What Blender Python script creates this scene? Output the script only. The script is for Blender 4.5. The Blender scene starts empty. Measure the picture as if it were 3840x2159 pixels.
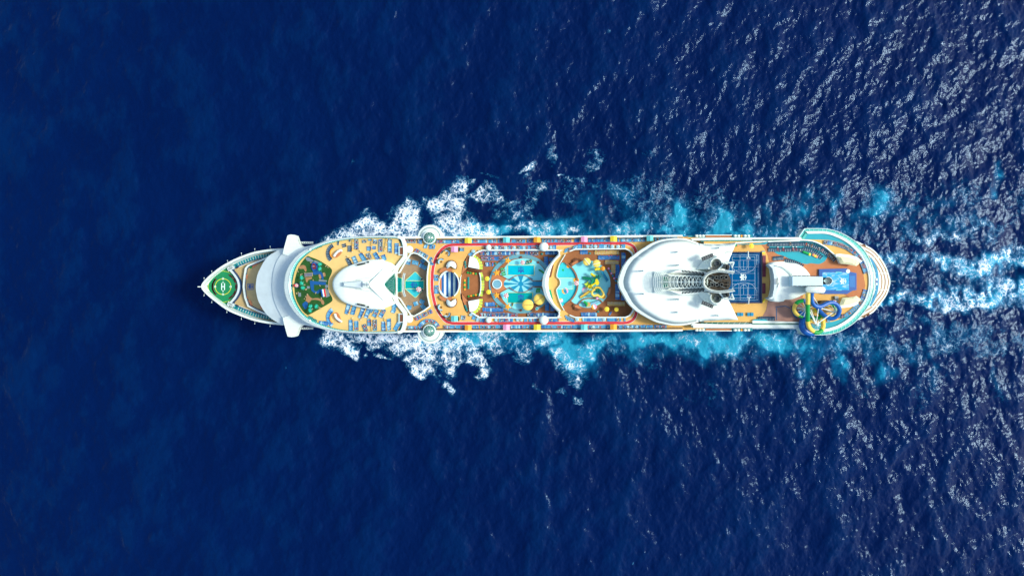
import bpy, bmesh, math, random
import numpy as np
from mathutils import Vector, Matrix
from mathutils.geometry import tessellate_polygon
random.seed(7); rng = np.random.default_rng(11)
R = math.radians
SC = bpy.context.scene
COL = SC.collection

# ------------------------------------------------------------------ camera
CAM_H, REF, K = 347.0, 307.0, 0.12          # camera 347 m above the sea, 0.12 m per photo pixel at z = 40
cd = bpy.data.cameras.new('camera'); cam = bpy.data.objects.new('camera', cd); COL.objects.link(cam)
cam.location = (0, 0, CAM_H); cam.rotation_euler = (0, 0, 0)
cd.sensor_fit = 'HORIZONTAL'; cd.sensor_width = 36; cd.lens = 36 * REF / (3840 * K)
cd.clip_start = 1; cd.clip_end = 20000
SC.camera = cam
# ------------------------------------------------------------------ light
SUN_EL, SUN_AZ = 45, 3                        # sun over the stern side (+x)
w = bpy.data.worlds.new('World'); SC.world = w; w.use_nodes = True
nt = w.node_tree; bg = nt.nodes['Background']
sky = nt.nodes.new('ShaderNodeTexSky'); sky.sky_type = 'NISHITA'; sky.sun_disc = False
sky.sun_elevation = R(SUN_EL); sky.sun_rotation = R(90 - SUN_AZ); sky.air_density = 1.0; sky.dust_density = 2.0; sky.ozone_density = 1.0
nt.links.new(sky.outputs[0], bg.inputs[0]); bg.inputs[1].default_value = 0.15
sl = bpy.data.lights.new('sun', 'SUN'); sl.energy = 2.0; sl.angle = R(11); sl.color = (1.0, 0.965, 0.86)
so = bpy.data.objects.new('sun', sl); COL.objects.link(so)
sd = Vector((math.cos(R(SUN_EL)) * math.cos(R(SUN_AZ)), math.cos(R(SUN_EL)) * math.sin(R(SUN_AZ)), math.sin(R(SUN_EL))))
so.rotation_euler = (-sd).to_track_quat('-Z', 'Y').to_euler(); so.location = sd * 300
SC.view_settings.view_transform = 'Standard'; SC.view_settings.look = 'None'
SC.view_settings.exposure = 0.75; SC.view_settings.gamma = 1
SC.cycles.max_bounces = 5; SC.cycles.diffuse_bounces = 2; SC.cycles.glossy_bounces = 2; SC.cycles.transmission_bounces = 4
SC.cycles.use_denoising = True

# ------------------------------------------------------------------ helpers
def sc(z): return K * (CAM_H - z) / REF
def W(px, py, z):
    s = sc(z); return ((px - 1920) * s, -(py - 1079.5) * s)
def WP(pts, z): return [W(p[0], p[1], z) for p in pts]
def W3(px, py, z): a = W(px, py, z); return Vector((a[0], a[1], z))
def lin(v): v /= 255; return v / 12.92 if v <= .04045 else ((v + .055) / 1.055) ** 2.4
GAIN = 0.92
def rgb(r, g, b, k=1.0): return tuple(min(.9, lin(x) * GAIN * k * q) for x, q in ((r, .98), (g, 1.06), (b, .93))) + (1,)
MATS = {}
def mat(name, c=None, rough=.6, var=.10, scale=.6, metal=0, plank=0, pdir='x', spec=.3, trans=0, dirt=0, k=1.0, seams=0):
    if name in MATS: return MATS[name]
    m = bpy.data.materials.new(name); m.use_nodes = True; MATS[name] = m
    n = m.node_tree; b = n.nodes['Principled BSDF']
    b.inputs['Roughness'].default_value = rough; b.inputs['Metallic'].default_value = metal
    b.inputs['Specular IOR Level'].default_value = spec
    if trans: b.inputs['Transmission Weight'].default_value = trans
    col = rgb(*c, k=k)
    tc = n.nodes.new('ShaderNodeTexCoord')
    nz = n.nodes.new('ShaderNodeTexNoise'); nz.inputs['Scale'].default_value = scale; nz.inputs['Detail'].default_value = 6
    n.links.new(tc.outputs['Object'], nz.inputs['Vector'])
    mr = n.nodes.new('ShaderNodeMapRange'); mr.inputs[1].default_value = .3; mr.inputs[2].default_value = .7
    mr.inputs[3].default_value = 1 - var; mr.inputs[4].default_value = 1 + var * .6
    n.links.new(nz.outputs['Fac'], mr.inputs[0])
    mx = n.nodes.new('ShaderNodeVectorMath'); mx.operation = 'SCALE'; mx.inputs[0].default_value = col[:3]
    n.links.new(mr.outputs[0], mx.inputs['Scale'])
    out = mx.outputs[0]
    if dirt:
        n2 = n.nodes.new('ShaderNodeTexNoise'); n2.inputs['Scale'].default_value = .09; n2.inputs['Detail'].default_value = 9
        mp = n.nodes.new('ShaderNodeMapping'); mp.inputs['Scale'].default_value = (1, 2.2, 1)
        n.links.new(tc.outputs['Object'], mp.inputs[0]); n.links.new(mp.outputs[0], n2.inputs['Vector'])
        r2 = n.nodes.new('ShaderNodeMapRange'); r2.inputs[1].default_value = .52; r2.inputs[2].default_value = .75
        r2.inputs[3].default_value = 1; r2.inputs[4].default_value = 1 - dirt
        n.links.new(n2.outputs['Fac'], r2.inputs[0])
        m2 = n.nodes.new('ShaderNodeVectorMath'); m2.operation = 'SCALE'
        n.links.new(out, m2.inputs[0]); n.links.new(r2.outputs[0], m2.inputs['Scale']); out = m2.outputs[0]
    if seams:
        bk = n.nodes.new('ShaderNodeTexBrick'); bk.inputs['Scale'].default_value = .16; bk.inputs['Mortar Size'].default_value = .022; bk.inputs['Mortar Smooth'].default_value = .3
        bk.inputs['Color1'].default_value = (1,1,1,1); bk.inputs['Color2'].default_value = (.975,.975,.975,1); bk.inputs['Mortar'].default_value = (1-seams,)*3+(1,)
        n.links.new(tc.outputs['Object'], bk.inputs['Vector']); m4 = n.nodes.new('ShaderNodeVectorMath'); m4.operation = 'MULTIPLY'
        n.links.new(out, m4.inputs[0]); n.links.new(bk.outputs['Color'], m4.inputs[1]); out = m4.outputs[0]
    if plank:
        wv = n.nodes.new('ShaderNodeTexWave'); wv.wave_type = 'BANDS'; wv.bands_direction = pdir.upper(); wv.inputs['Scale'].default_value = plank
        wv.inputs['Distortion'].default_value = .0; n.links.new(tc.outputs['Object'], wv.inputs['Vector'])
        r3 = n.nodes.new('ShaderNodeMapRange'); r3.inputs[1].default_value = 0; r3.inputs[2].default_value = .25
        r3.inputs[3].default_value = .8; r3.inputs[4].default_value = 1; n.links.new(wv.outputs['Fac'], r3.inputs[0])
        m3 = n.nodes.new('ShaderNodeVectorMath'); m3.operation = 'SCALE'
        n.links.new(out, m3.inputs[0]); n.links.new(r3.outputs[0], m3.inputs['Scale']); out = m3.outputs[0]
    n.links.new(out, b.inputs['Base Color'])
    return m

class MB:
    """collects shapes, builds ONE mesh object"""
    def __init__(s): s.v = []; s.f = []; s.m = []; s.mats = []; s.sm = []
    def mi(s, m):
        if m not in s.mats: s.mats.append(m)
        return s.mats.index(m)
    def add(s, vs, fs, m, smooth=False):
        o = len(s.v); s.v += [tuple(v) for v in vs]; i = s.mi(m)
        for f in fs: s.f.append(tuple(o + k for k in f)); s.m.append(i); s.sm.append(smooth)
    def prism(s, xy, z1, z0, m, ms=None, holes=(), top=True, bottom=False):
        """polygon (world xy) from z0 up to z1, holes allowed; ms = material of the sides"""
        cs = [list(xy)] + [list(h) for h in holes]
        if top or bottom:
            flat = [p for c in cs for p in c]
            tris = tessellate_polygon([[Vector((p[0], p[1], 0)) for p in c] for c in cs])
            for on, z, flip in ((top, z1, False), (bottom, z0, True)):
                if not on: continue
                fs = []
                for t in tris:
                    a, b, c = [flat[i] for i in t]
                    cr = (b[0]-a[0])*(c[1]-a[1]) - (b[1]-a[1])*(c[0]-a[0])
                    t = tuple(t) if cr > 0 else tuple(reversed(t))
                    fs.append(tuple(reversed(t)) if flip else t)
                s.add([(p[0], p[1], z) for p in flat], fs, m)
        for ci, c in enumerate(cs):
            ar = sum(c[i][0]*c[(i+1) % len(c)][1] - c[(i+1) % len(c)][0]*c[i][1] for i in range(len(c)))
            cc = c if (ar > 0) == (ci == 0) else c[::-1]
            n = len(cc)
            s.add([(p[0], p[1], z0) for p in cc] + [(p[0], p[1], z1) for p in cc],
                  [(i, (i+1) % n, n+(i+1) % n, n+i) for i in range(n)], ms or m)
        return s
    def box(s, cx, cy, z0, z1, lx, ly, m, a=0):
        c, d = math.cos(a), math.sin(a)
        return s.prism([(cx+x*c-y*d, cy+x*d+y*c) for x, y in ((-lx/2,-ly/2),(lx/2,-ly/2),(lx/2,ly/2),(-lx/2,ly/2))], z1, z0, m, bottom=True)
    def wall(s, path, th, z1, z0, m, closed=False, mtop=None):
        """a wall of thickness th along a path (world xy)"""
        a = offset(path, th/2, closed); b = offset(path, -th/2, closed); n = len(path)
        vs = []
        for p, q in zip(a, b): vs += [(p[0],p[1],z0),(p[0],p[1],z1),(q[0],q[1],z1),(q[0],q[1],z0)]
        f1 = []; f2 = []
        rngk = range(n if closed else n-1)
        for i in rngk:
            j = (i+1) % n; A, B = 4*i, 4*j
            f2 += [(A,B,B+1,A+1),(A+2,B+2,B+3,A+3)]; f1.append((A+1,B+1,B+2,A+2))
        if not closed: f2 += [(0,1,2,3), (4*n-1,4*n-2,4*n-3,4*n-4)]
        o = len(s.v); s.add(vs, f2, m); i = s.mi(mtop or m)
        for f in f1: s.f.append(tuple(o+k for k in f)); s.m.append(i); s.sm.append(False)
        return s
    def loft(s, rings, m, closed=True, smooth=True, cap=False):
        """rings: lists of 3-D points of one length"""
        n = len(rings[0]); vs = [p for r in rings for p in r]; fs = []
        for k in range(len(rings)-1):
            for i in range(n if closed else n-1):
                j = (i+1) % n; fs.append((k*n+i, k*n+j, (k+1)*n+j, (k+1)*n+i))
        if cap: fs.append(tuple(range((len(rings)-1)*n, len(rings)*n))); fs.append(tuple(range(n))[::-1])
        s.add(vs, fs, m, smooth); return s
    def tube(s, path, r, m, n=8, closed=False, mats=None, cap=True):
        path = [Vector(p) for p in path]; N = len(path); rings = []
        for i, p in enumerate(path):
            a = path[(i-1) % N] if (closed or i) else p; b = path[(i+1) % N] if (closed or i < N-1) else p
            t = (b-a).normalized(); u = t.cross(Vector((0,0,1)))
            if u.length < 1e-3: u = Vector((1,0,0))
            u.normalize(); v = u.cross(t)
            rr = r[i] if isinstance(r, (list, tuple)) else r
            rings.append([p + (u*math.cos(2*math.pi*k/n) + v*math.sin(2*math.pi*k/n))*rr for k in range(n)])
        if mats:
            for i in range(N if closed else N-1): s.loft([rings[i], rings[(i+1) % N]], mats[i % len(mats)])
        else:
            if closed: rings.append(rings[0])
            s.loft(rings, m)
        if cap and not closed: s.add(rings[0], [tuple(range(n))], mats[0] if mats else m); s.add(rings[-1], [tuple(range(n))[::-1]], mats[-1] if mats else m)
        return s
    def lathe(s, cx, cy, prof, m, n=32, a0=0, a1=2*math.pi, smooth=True, mats=None):
        full = abs(a1-a0-2*math.pi) < 1e-6; k = n if full else n+1
        rings = [[(cx+r*math.cos(a0+(a1-a0)*i/n), cy+r*math.sin(a0+(a1-a0)*i/n), z) for i in range(k)] for r, z in prof]
        if mats:
            for i in range(len(rings)-1): s.loft(rings[i:i+2], mats[i], closed=full, smooth=smooth)
        else: s.loft(rings, m, closed=full, smooth=smooth)
        return s
    def mesh(s, name):
        me = bpy.data.meshes.new(name); me.from_pydata(s.v, [], s.f)
        for m in s.mats: me.materials.append(m)
        me.polygons.foreach_set('material_index', s.m); me.polygons.foreach_set('use_smooth', s.sm); me.update()
        return me
    def build(s, name, parent=None, label=None):
        o = bpy.data.objects.new(name, s.mesh(name)); COL.objects.link(o)
        if parent: o.parent = parent
        if label: o['label'] = label
        return o
def offset(path, d, closed=False):
    n = len(path); out = []
    for i in range(n):
        p = path[i]; a = path[(i-1) % n] if (closed or i) else None; b = path[(i+1) % n] if (closed or i < n-1) else None
        ns = []
        for q, r in ((a, p), (p, b)):
            if q is None or r is None: continue
            dx, dy = r[0]-q[0], r[1]-q[1]; L = math.hypot(dx, dy)
            if L > 1e-6: ns.append((-dy/L, dx/L))
        if not ns: out.append((p[0], p[1])); continue
        nx = sum(q[0] for q in ns); ny = sum(q[1] for q in ns); L = math.hypot(nx, ny) or 1
        nx /= L; ny /= L; c = max(.5, nx*ns[0][0]+ny*ns[0][1])
        out.append((p[0]+nx*d/c, p[1]+ny*d/c))
    return out
def smooth(pts, n=6, closed=False):
    """Catmull-Rom"""
    N = len(pts); out = []
    for i in range(N if closed else N-1):
        g = lambda k: np.array(pts[k % N] if closed else pts[min(max(k, 0), N-1)], float)
        p0, p1, p2, p3 = g(i-1), g(i), g(i+1), g(i+2)
        for j in range(n):
            t = j/n; q = .5*((2*p1)+(-p0+p2)*t+(2*p0-5*p1+4*p2-p3)*t*t+(-p0+3*p1-3*p2+p3)*t**3); out.append(tuple(q))
    if not closed: out.append(tuple(pts[-1]))
    return out
def resample(pts, n, closed=False):
    p = np.array(pts + ([pts[0]] if closed else []), float); d = np.r_[0, np.cumsum(np.hypot(*np.diff(p[:, :2], axis=0).T))]
    t = np.linspace(0, d[-1], n + (1 if closed else 0))[:n]
    return [tuple(np.interp(x, d, p[:, k]) for k in range(p.shape[1])) for x in t]
def circ(cx, cy, rx, ry=None, n=48, a0=0, a1=360):
    ry = rx if ry is None else ry; full = abs(a1-a0) >= 360; k = n if full else n+1
    return [(cx+rx*math.cos(R(a0+(a1-a0)*i/n)), cy+ry*math.sin(R(a0+(a1-a0)*i/n))) for i in range(k)]
def thing(name, label, cat, loc=(0,0,0), rz=0, group=None):
    o = bpy.data.objects.new(name, None); COL.objects.link(o); o.location = loc; o.rotation_euler = (0, 0, rz)
    return tag(o, label, cat, group)
def tag(o, label=None, cat=None, group=None, kind=None):
    if label: o['label'] = label
    if cat: o['category'] = cat
    if group: o['group'] = group
    if kind: o['kind'] = kind
    return o
def dup(o, loc=None, rz=None, label=None, group=None, parent=None):
    c = o.copy(); COL.objects.link(c)
    if parent: c.parent = parent
    if loc is not None: c.location = loc
    if rz is not None: c.rotation_euler = (0, 0, rz)
    if label: c['label'] = label
    if group: c['group'] = group
    for ch in o.children: dup(ch, parent=c)
    return c
ORD = ['first','second','third','fourth','fifth','sixth','seventh','eighth','ninth','tenth','eleventh','twelfth']
def ordinal(i):
    if i < 12: return ORD[i]
    n = i+1; return f"{n}{'th' if 10 < n % 100 < 20 else {1:'st',2:'nd',3:'rd'}.get(n % 10, 'th')}"
# sheets: thin ship layers
def sheet(name, px, z, m, parent, t=.06, smooth_n=0, closed=True, holes=(), label=None, ms=None):
    if smooth_n: px = smooth(px, smooth_n, True)
    return MB().prism(WP(px, z), z, z-t, m, ms=ms, holes=[WP(h, z) for h in holes]).build(name, parent, label)

# ------------------------------------------------------------------ materials
WHITE = mat('white_paint', (226,232,234), .5, .04, .3, dirt=.08, seams=.07)
WHITE2 = mat('white_paint_clean', (237,242,242), .5, .02, .4, dirt=.06, seams=.06)
GREYW = mat('grey_white_paint', (205,214,224), .5, .05, .4, dirt=.08)
GREY = mat('grey_paint', (150,155,160), .5, .1)
DGREY = mat('dark_grey', (52,58,66), .5, .15)
BLACK = mat('black_paint', (14,17,20), .5, .2)
TAN = mat('tan_deck', (196,166,122), .7, .07, .5, plank=3.0, pdir='y', dirt=.08)
TAN2 = mat('tan_deck_crew', (204,174,128), .7, .08, .5, dirt=.12)
SAND = mat('sand_deck', (226,172,98), .7, .07, .35, dirt=.1)
SAND2 = mat('sand_deck_front', (228,188,122), .7, .06, .35, dirt=.08)
TERRA = mat('terracotta_deck', (192,118,76), .7, .08, .35, dirt=.12)
MAUVE = mat('faded_terracotta_deck', (172,126,116), .7, .08, .35, dirt=.1)
BROWN = mat('teak_deck', (160,98,58), .65, .10, .5, plank=2.6, pdir='y', dirt=.12)
BROWN2 = mat('old_teak_deck', (160,130,105), .65, .12, .5, plank=2.6, pdir='x', dirt=.15)
DBROWN = mat('dark_wood', (112,66,42), .6, .12, .8)
CURB = mat('brown_pool_edge', (150,98,70), .6, .12, .8)
TEAL = mat('teal_glass_paint', (20,140,140), .25, .12, .5)
TEAL2 = mat('teal_dark_glass', (12,108,96), .15, .2, .6, spec=.6)
RAILG = mat('railing_glass', (70,185,180), .2, .12, .7, spec=.6)
TURQ = mat('turquoise_floor', (20,180,205), .6, .06, .4, dirt=.06, k=.72)
TURQD = mat('turquoise_deck_strip', (30,150,170), .6, .12, .5, k=.72)
NAVYL = mat('navy_edge', (30,62,110), .5, .1)
HELI = mat('helipad_green', (22,130,84), .8, .10, .25, dirt=.15)
LIMEY = mat('yellow_line', (215,210,50), .6, .05)
MARK = mat('white_line', (225,240,245), .6, .04)
MARKB = mat('emblem_blue', (20,90,170), .6, .05)
REDT = mat('red_track', (208,56,64), .7, .08, .3, dirt=.08)
LBLUE = mat('splash_floor', (135,222,238), .4, .05, .4, k=.95)
RIVER = mat('river_ring_blue', (120,185,208), .4, .10, .6, k=.72)
CYANW = mat('pool_water_cyan', (0,205,238), .08, .05, .5, spec=.15, k=.72)
TEALW = mat('pool_water_teal', (0,186,192), .08, .07, .5, spec=.15, k=.72)
AQUAW = mat('pool_water_aqua', (70,215,238), .08, .06, .5, spec=.15, k=.72)
PBLUE = mat('pool_blue', (20,160,212), .3, .06, k=.72)
PBLUE2 = mat('pool_pale_blue', (150,218,236), .3, .06, k=.95)
CREAM = mat('pool_coping', (205,215,150), .6, .08)
COURT = mat('court_blue', (0,94,160), .9, .08, .2, dirt=.12, spec=.05, k=.72)
COURTD = mat('court_dark_blue', (8,62,120), .5, .12, .2, k=.72)
GRASS = mat('putting_turf', (38,84,34), .9, .25, 1.2, dirt=.25)
CLOTHB = mat('blue_lounger_fabric', (72,152,204), .8, .12, 1)
CLOTHD = mat('royal_blue_lounger_fabric', (36,112,186), .8, .15, 1)
CLOTHN = mat('navy_lounger_fabric', (42,72,100), .8, .12, 1)
WOODL = mat('tan_lounger_slats', (205,165,100), .7, .12, 1)
TOWEL = mat('pale_blue_towel', (165,205,232), .9, .06)
PINKT = mat('pink_towel', (238,88,140), .9, .06)
ORANGE = mat('orange_fabric', (250,164,48), .6, .06)
YELLOW = mat('yellow_fabric', (250,215,60), .6, .05)
PINK = mat('pink_fabric', (250,158,202), .6, .05)
AQUA = mat('aqua_fabric', (120,228,238), .6, .05, k=.72)
LEMON = mat('pale_yellow_canopy', (248,208,100), .6, .05)
LIME = mat('lime_fabric', (196,222,70), .7, .07)
GREEN = mat('green_fabric', (20,160,75), .7, .08)
RED = mat('red_paint', (220,40,60), .6, .06)
CORAL = mat('coral_mat', (240,150,112), .8, .06)
CANV = mat('cream_canvas', (240,228,188), .7, .06, .8)
STONE = mat('tan_stone', (170,150,120), .8, .2, 2)
CLAY = mat('clay_path', (165,120,85), .8, .12, 1)
SLATE = mat('grey_slate', (120,130,142), .8, .1, 1)
MINIB = mat('mini_golf_blue', (30,100,175), .4, .12, 1, k=.72)
MAROON = mat('maroon_paint', (112,38,58), .5, .1)
PALMT = mat('teal_palm_leaf', (30,190,165), .6, .15, 1)
SLIDEY = mat('yellow_slide', (246,205,90), .3, .06, .8)
SLIDEG = mat('green_slide', (20,150,70), .3, .08, .8)
SLIDEB = mat('blue_slide', (18,92,178), .3, .1, .8)
PLAYY = mat('play_yellow', (235,208,30), .4, .1, 1)
PLAYG = mat('play_green', (20,150,110), .4, .1, 1)
SOOT = mat('sooty_brown', (62,54,46), .7, .3, .5)
STEEL = mat('grey_steel', (112,116,120), .4, .15, .6, metal=.3)
FLOWB = mat('surf_pool_blue', (20,130,215), .2, .08, .5, spec=.5, k=.72)
FLOWD = mat('surf_pool_edge_blue', (10,98,190), .3, .08, k=.72)
# side wall of the superstructure: white with rows of dark balcony openings
def win_mat():
    m = mat('balcony_wall', (228,233,238), .45, .04, .4); n = m.node_tree; b = n.nodes['Principled BSDF']
    src = b.inputs['Base Color'].links[0].from_socket
    tc = n.nodes.new('ShaderNodeTexCoord'); sp = n.nodes.new('ShaderNodeSeparateXYZ'); n.links.new(tc.outputs['Object'], sp.inputs[0])
    def band(sock, per, duty):
        a = n.nodes.new('ShaderNodeMath'); a.operation = 'MULTIPLY'; a.inputs[1].default_value = 1/per; n.links.new(sock, a.inputs[0])
        f = n.nodes.new('ShaderNodeMath'); f.operation = 'FRACT'; n.links.new(a.outputs[0], f.inputs[0])
        g = n.nodes.new('ShaderNodeMath'); g.operation = 'LESS_THAN'; g.inputs[1].default_value = duty; n.links.new(f.outputs[0], g.inputs[0]); return g.outputs[0]
    p = n.nodes.new('ShaderNodeMath'); p.operation = 'MULTIPLY'
    n.links.new(band(sp.outputs['Z'], 2.8, .5), p.inputs[0]); n.links.new(band(sp.outputs['X'], 2.6, .82), p.inputs[1])
    mx = n.nodes.new('ShaderNodeMix'); mx.data_type = 'RGBA'; mx.inputs[7].default_value = (.03,.05,.07,1)
    n.links.new(p.outputs[0], mx.inputs[0]); n.links.new(src, mx.inputs[6]); n.links.new(mx.outputs[2], b.inputs['Base Color'])
    return m
BALC = win_mat()
# ------------------------------------------------------------------ the sea
def build_sea():
    step = .5; X, Y = 610., 350.; nx, ny = int(X/step), int(Y/step)
    kx = np.fft.fftfreq(nx, step)*2*np.pi; ky = np.fft.fftfreq(ny, step)*2*np.pi
    KX, KY = np.meshgrid(kx, ky); kk = np.hypot(KX, KY)+1e-9
    th = R(-16); c = (KX*math.cos(th)+KY*math.sin(th))/kk
    def spec(L, p, spread, lo):
        k0 = 2*np.pi/L; return np.exp(-1/(kk*L/ (2*np.pi))**2*1.2)/kk**p*(np.abs(c)**spread*.93+.07)*np.exp(-(kk*lo)**2)
    h = np.zeros((ny, nx))
    for L, p, sp, lo, rms in ((44, 4.2, 2.0, .6, .32), (18, 4.0, 1.6, .5, .17), (7, 3.2, .8, .35, .055), (2.6, 2.6, .7, .20, .040)):
        S = spec(L, p, sp, lo); S[0, 0] = 0
        a = (rng.normal(size=S.shape)+1j*rng.normal(size=S.shape))*np.sqrt(S)
        q = np.real(np.fft.ifft2(a)); h += q/q.std()*rms
    def field(L, aniso=1., seed=0, ang=0.):
        g = np.random.default_rng(seed); u = KX*math.cos(ang)+KY*math.sin(ang); v = -KX*math.sin(ang)+KY*math.cos(ang)
        S = np.exp(-(u*L)**2/8-(v*L*aniso)**2/8); q = np.real(np.fft.ifft2(np.fft.fft2(g.normal(size=(ny, nx)))*S)); return q/q.std()
    xs = (np.arange(nx)-nx/2)*step; ys = (np.arange(ny)-ny/2)*step; GX, GY = np.meshgrid(xs, ys)
    s0 = sc(0); PX = GX/s0+1920; PY = 1079.5-GY/s0      # photo pixels that fall on each sea point, used as a map of the wake
    # domain warp so that blobs get ragged billowing outlines
    wx = field(9, 1, 1)*13+field(4, 1, 2)*6; wy = field(9, 1, 3)*13+field(4, 1, 4)*6
    QX = PX+wx; QY = PY+wy
    def blobs(lst, p=2.0):
        out = np.zeros_like(PX)
        for (x, y, rx, ry, s, *a) in lst:
            t = R(a[0]) if a else 0; u = (QX-x)*math.cos(t)+(QY-y)*math.sin(t); v = -(QX-x)*math.sin(t)+(QY-y)*math.cos(t)
            d = (u/rx)**2+(v/ry)**2; out = np.maximum(out, s*np.exp(-d**p*.7))
        return out
    foam = blobs([(1235,900,60,30,1.),(1345,862,88,48,1.),(1300,890,90,40,.95),(1415,890,50,40,.85),(1530,830,52,65,1.),(1480,870,60,50,.95),(1460,800,14,40,.5,25),(1740,690,40,30,.7),(1600,880,200,30,.9),(1330,915,160,26,1.),(1560,870,70,50,.9),
        (1640,752,62,38,.92),(1700,745,50,50,.85),(1700,820,62,52,.8),(1640,870,60,40,.75),(1795,738,52,24,.7),(1748,850,60,50,.8),(1850,722,32,42,.52),(1800,880,60,34,.88),(1880,800,40,40,.42),
        (1915,800,75,55,.42),(1980,868,60,34,.66),(2035,700,60,34,.5,-25),(1985,735,60,24,.42,-30),(1978,632,20,12,.8,-25),(1990,660,10,18,.55,25),(2134,656,17,8,.75,15),(1723,683,14,4,.95),
        (1840,652,34,8,.45,10),(1440,790,26,6,.4,-25),(1320,635,10,22,.25,30),(2025,870,50,34,.72),(1870,880,60,20,.6),(1900,760,26,50,.42),
        (2230,640,30,16,.4),(2260,600,30,40,.34),(2420,590,26,26,.34),(2065,590,18,30,.4,20),(2170,700,26,44,.34),
        (1245,1275,46,36,1.),(1305,1312,42,26,.95),(1350,1262,90,26,.95),(1450,1262,90,30,.92),(1420,1298,40,14,.7),(1560,1290,80,44,.95),(1600,1340,46,52,.92),(1588,1410,34,26,1.),(1470,1335,40,9,.8,20),(1500,1262,200,24,.95),(1630,1380,30,44,.85),(1700,1380,60,22,.6),
        (1385,1332,22,7,.7,-25),(1690,1300,66,44,.85),(1680,1345,50,26,.75),(1650,1270,60,50,.8),(1790,1362,46,34,.88),(1800,1395,26,20,.85,20),(1765,1330,40,30,.75),(1683,1462,24,26,.88,30),(1690,1412,24,16,.62),(1650,1420,10,24,.5,-35),
        (1800,1275,90,40,.8),(1860,1330,36,18,.55),(1840,1280,60,40,.6),(1960,1310,60,44,.5),(2060,1262,60,34,.6),(2120,1340,64,30,.72,35),(2130,1390,60,28,.5,25),(1960,1360,60,20,.42),(2000,1442,10,12,.6,-35),(2120,1464,22,12,.6,-25),(2172,1480,18,30,.42),(2020,1455,16,5,.7,20)])
    turq = blobs(p=1.1, lst=[(2270,850,60,70,.55,15),(2210,870,60,40,.5),(2130,880,50,40,.5),(2480,850,44,30,.75),(2560,820,34,60,.95,10),(2590,865,40,30,.8),(2700,830,40,50,.95),(2745,850,40,30,.6),(2390,860,30,36,.45),(2440,820,24,40,.55),
        (2790,790,30,36,.5),(2900,790,40,50,.4),(3030,770,40,38,.6,-30),(3000,800,40,40,.55),(3140,760,20,50,.7,10),(3310,770,34,60,.66,10),(3290,800,60,30,.6),(3400,790,60,40,.4),(3560,760,60,60,.3),(3745,650,14,50,.6,8),(3730,700,16,36,.7),(3000,860,60,20,.5),(3500,850,200,40,.35),
        (2200,790,40,40,.4),(2330,780,40,60,.4),(1990,862,60,40,.8),(1880,880,80,40,.65),(1780,880,80,40,.5),(1700,860,80,40,.3),(2060,870,40,40,.6),
        (2180,1330,80,55,.85,25),(2100,1290,90,44,.75),(2050,1260,90,40,.7),(2230,1290,80,60,.55),(1900,1270,90,40,.7),(1780,1280,90,40,.6),(1680,1270,80,40,.35),(2340,1300,40,40,.5),(2480,1260,40,30,.5),(2560,1280,40,44,.8),(2640,1310,50,40,.8,25),(2700,1270,80,34,.45),(2760,1330,40,30,.35),
        (3030,1370,40,44,.6,25),(2990,1320,40,40,.5),(3140,1370,20,50,.7,-10),(3310,1390,34,46,.66),(3270,1340,60,40,.5),(3400,1330,80,40,.4),(3745,1460,16,40,.55,-12),(3730,1410,16,40,.6),(3500,1250,200,50,.3),(3480,1390,40,50,.35),
        (3500,990,160,30,.5,5),(3700,1010,160,40,.4),(3500,1120,160,34,.4),(3700,1150,160,40,.35)])
    turq = np.maximum(turq, (.68-.24*np.clip((PX-2800)/300,0,1))*np.exp(-((PX-2620)/740)**6-((QY-858)/58)**2)); turq = np.maximum(turq, (.70-.26*np.clip((PX-2800)/300,0,1))*np.exp(-((PX-2620)/740)**6-((QY-1288)/64)**2))
    turq = np.maximum(turq, .26*np.clip((PX-3200)/150,0,1)*np.exp(-((QY-1060)/(150+(PX-3300)*.12))**2))
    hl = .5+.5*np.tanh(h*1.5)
    # stringy foam of the wake behind the stern and the side wash
    st = 1-np.abs(field(2.2, 2.0, 21, R(12))); st2 = field(4.5, 2.5, 22, R(90))
    D = np.clip((PX-3230)/70, 0, 1)
    b1 = np.exp(-((QY-(990-(PX-3340)*.02))/(24+.06*np.clip(PX-3340,0,600)))**4); b2 = np.exp(-((QY-(1124-(PX-3340)*.05))/(24+.075*np.clip(PX-3340,0,600)))**4)
    b3 = np.exp(-((QY-(915-(PX-3300)*.13))/18)**2); b4 = np.exp(-((QY-(1200+(PX-3300)*.16))/34)**2)
    wake = D*(.70*np.maximum(b1,b2)+.42*b3+.30*b4+.10*np.exp(-((QY-1060)/160)**2))*(.72+.5*st+.22*st2)
    foam = np.maximum(foam, np.clip(wake, 0, .70)); turq = np.maximum(turq, .42*D*np.maximum(b1, b2))
    side = np.exp(-((QY-868)/60)**2)*np.clip((PX-1950)/100, 0, 1)*(.30-.1*np.clip((PX-2800)/200,0,1))+np.exp(-((QY-1290)/60)**2)*np.clip((PX-1950)/100, 0, 1)*.26
    foam = np.maximum(foam, np.clip(side+field(7, 1, 31)*.13, 0, .6)*np.clip(side*5, 0, 1)*.9)
    rough_ = np.exp(-((QY-760)/110)**2)*np.clip((PX-1950)/250, 0, 1)*.22+np.exp(-((QY-1440)/160)**2)*np.clip((PX-2100)/250, 0, 1)*.12
    foam = np.maximum(foam, np.clip(rough_+field(8, 1.5, 33)*.10, 0, .34)*np.clip(rough_*5, 0, 1))
    foam = np.maximum(foam, np.clip((field(1.8, 1.6, 41)-3.5)*.7, 0, .36))        # scattered small whitecaps
    foam *= np.clip(1.1+.12*field(3, 1, 51), 0, 1.6)
    turq = np.clip(turq*(1+.20*field(6, 1, 61)+.12*field(3, 1, 62)), 0, 1)
    amp = .7+.5*np.clip((PX-600)/2600, 0, 1)
    z = h*amp+foam*.15
    z *= 1-.0
    co = np.empty((ny*nx, 3), 'f4'); co[:, 0] = GX.ravel(); co[:, 1] = GY.ravel(); co[:, 2] = z.ravel()-.2
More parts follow.
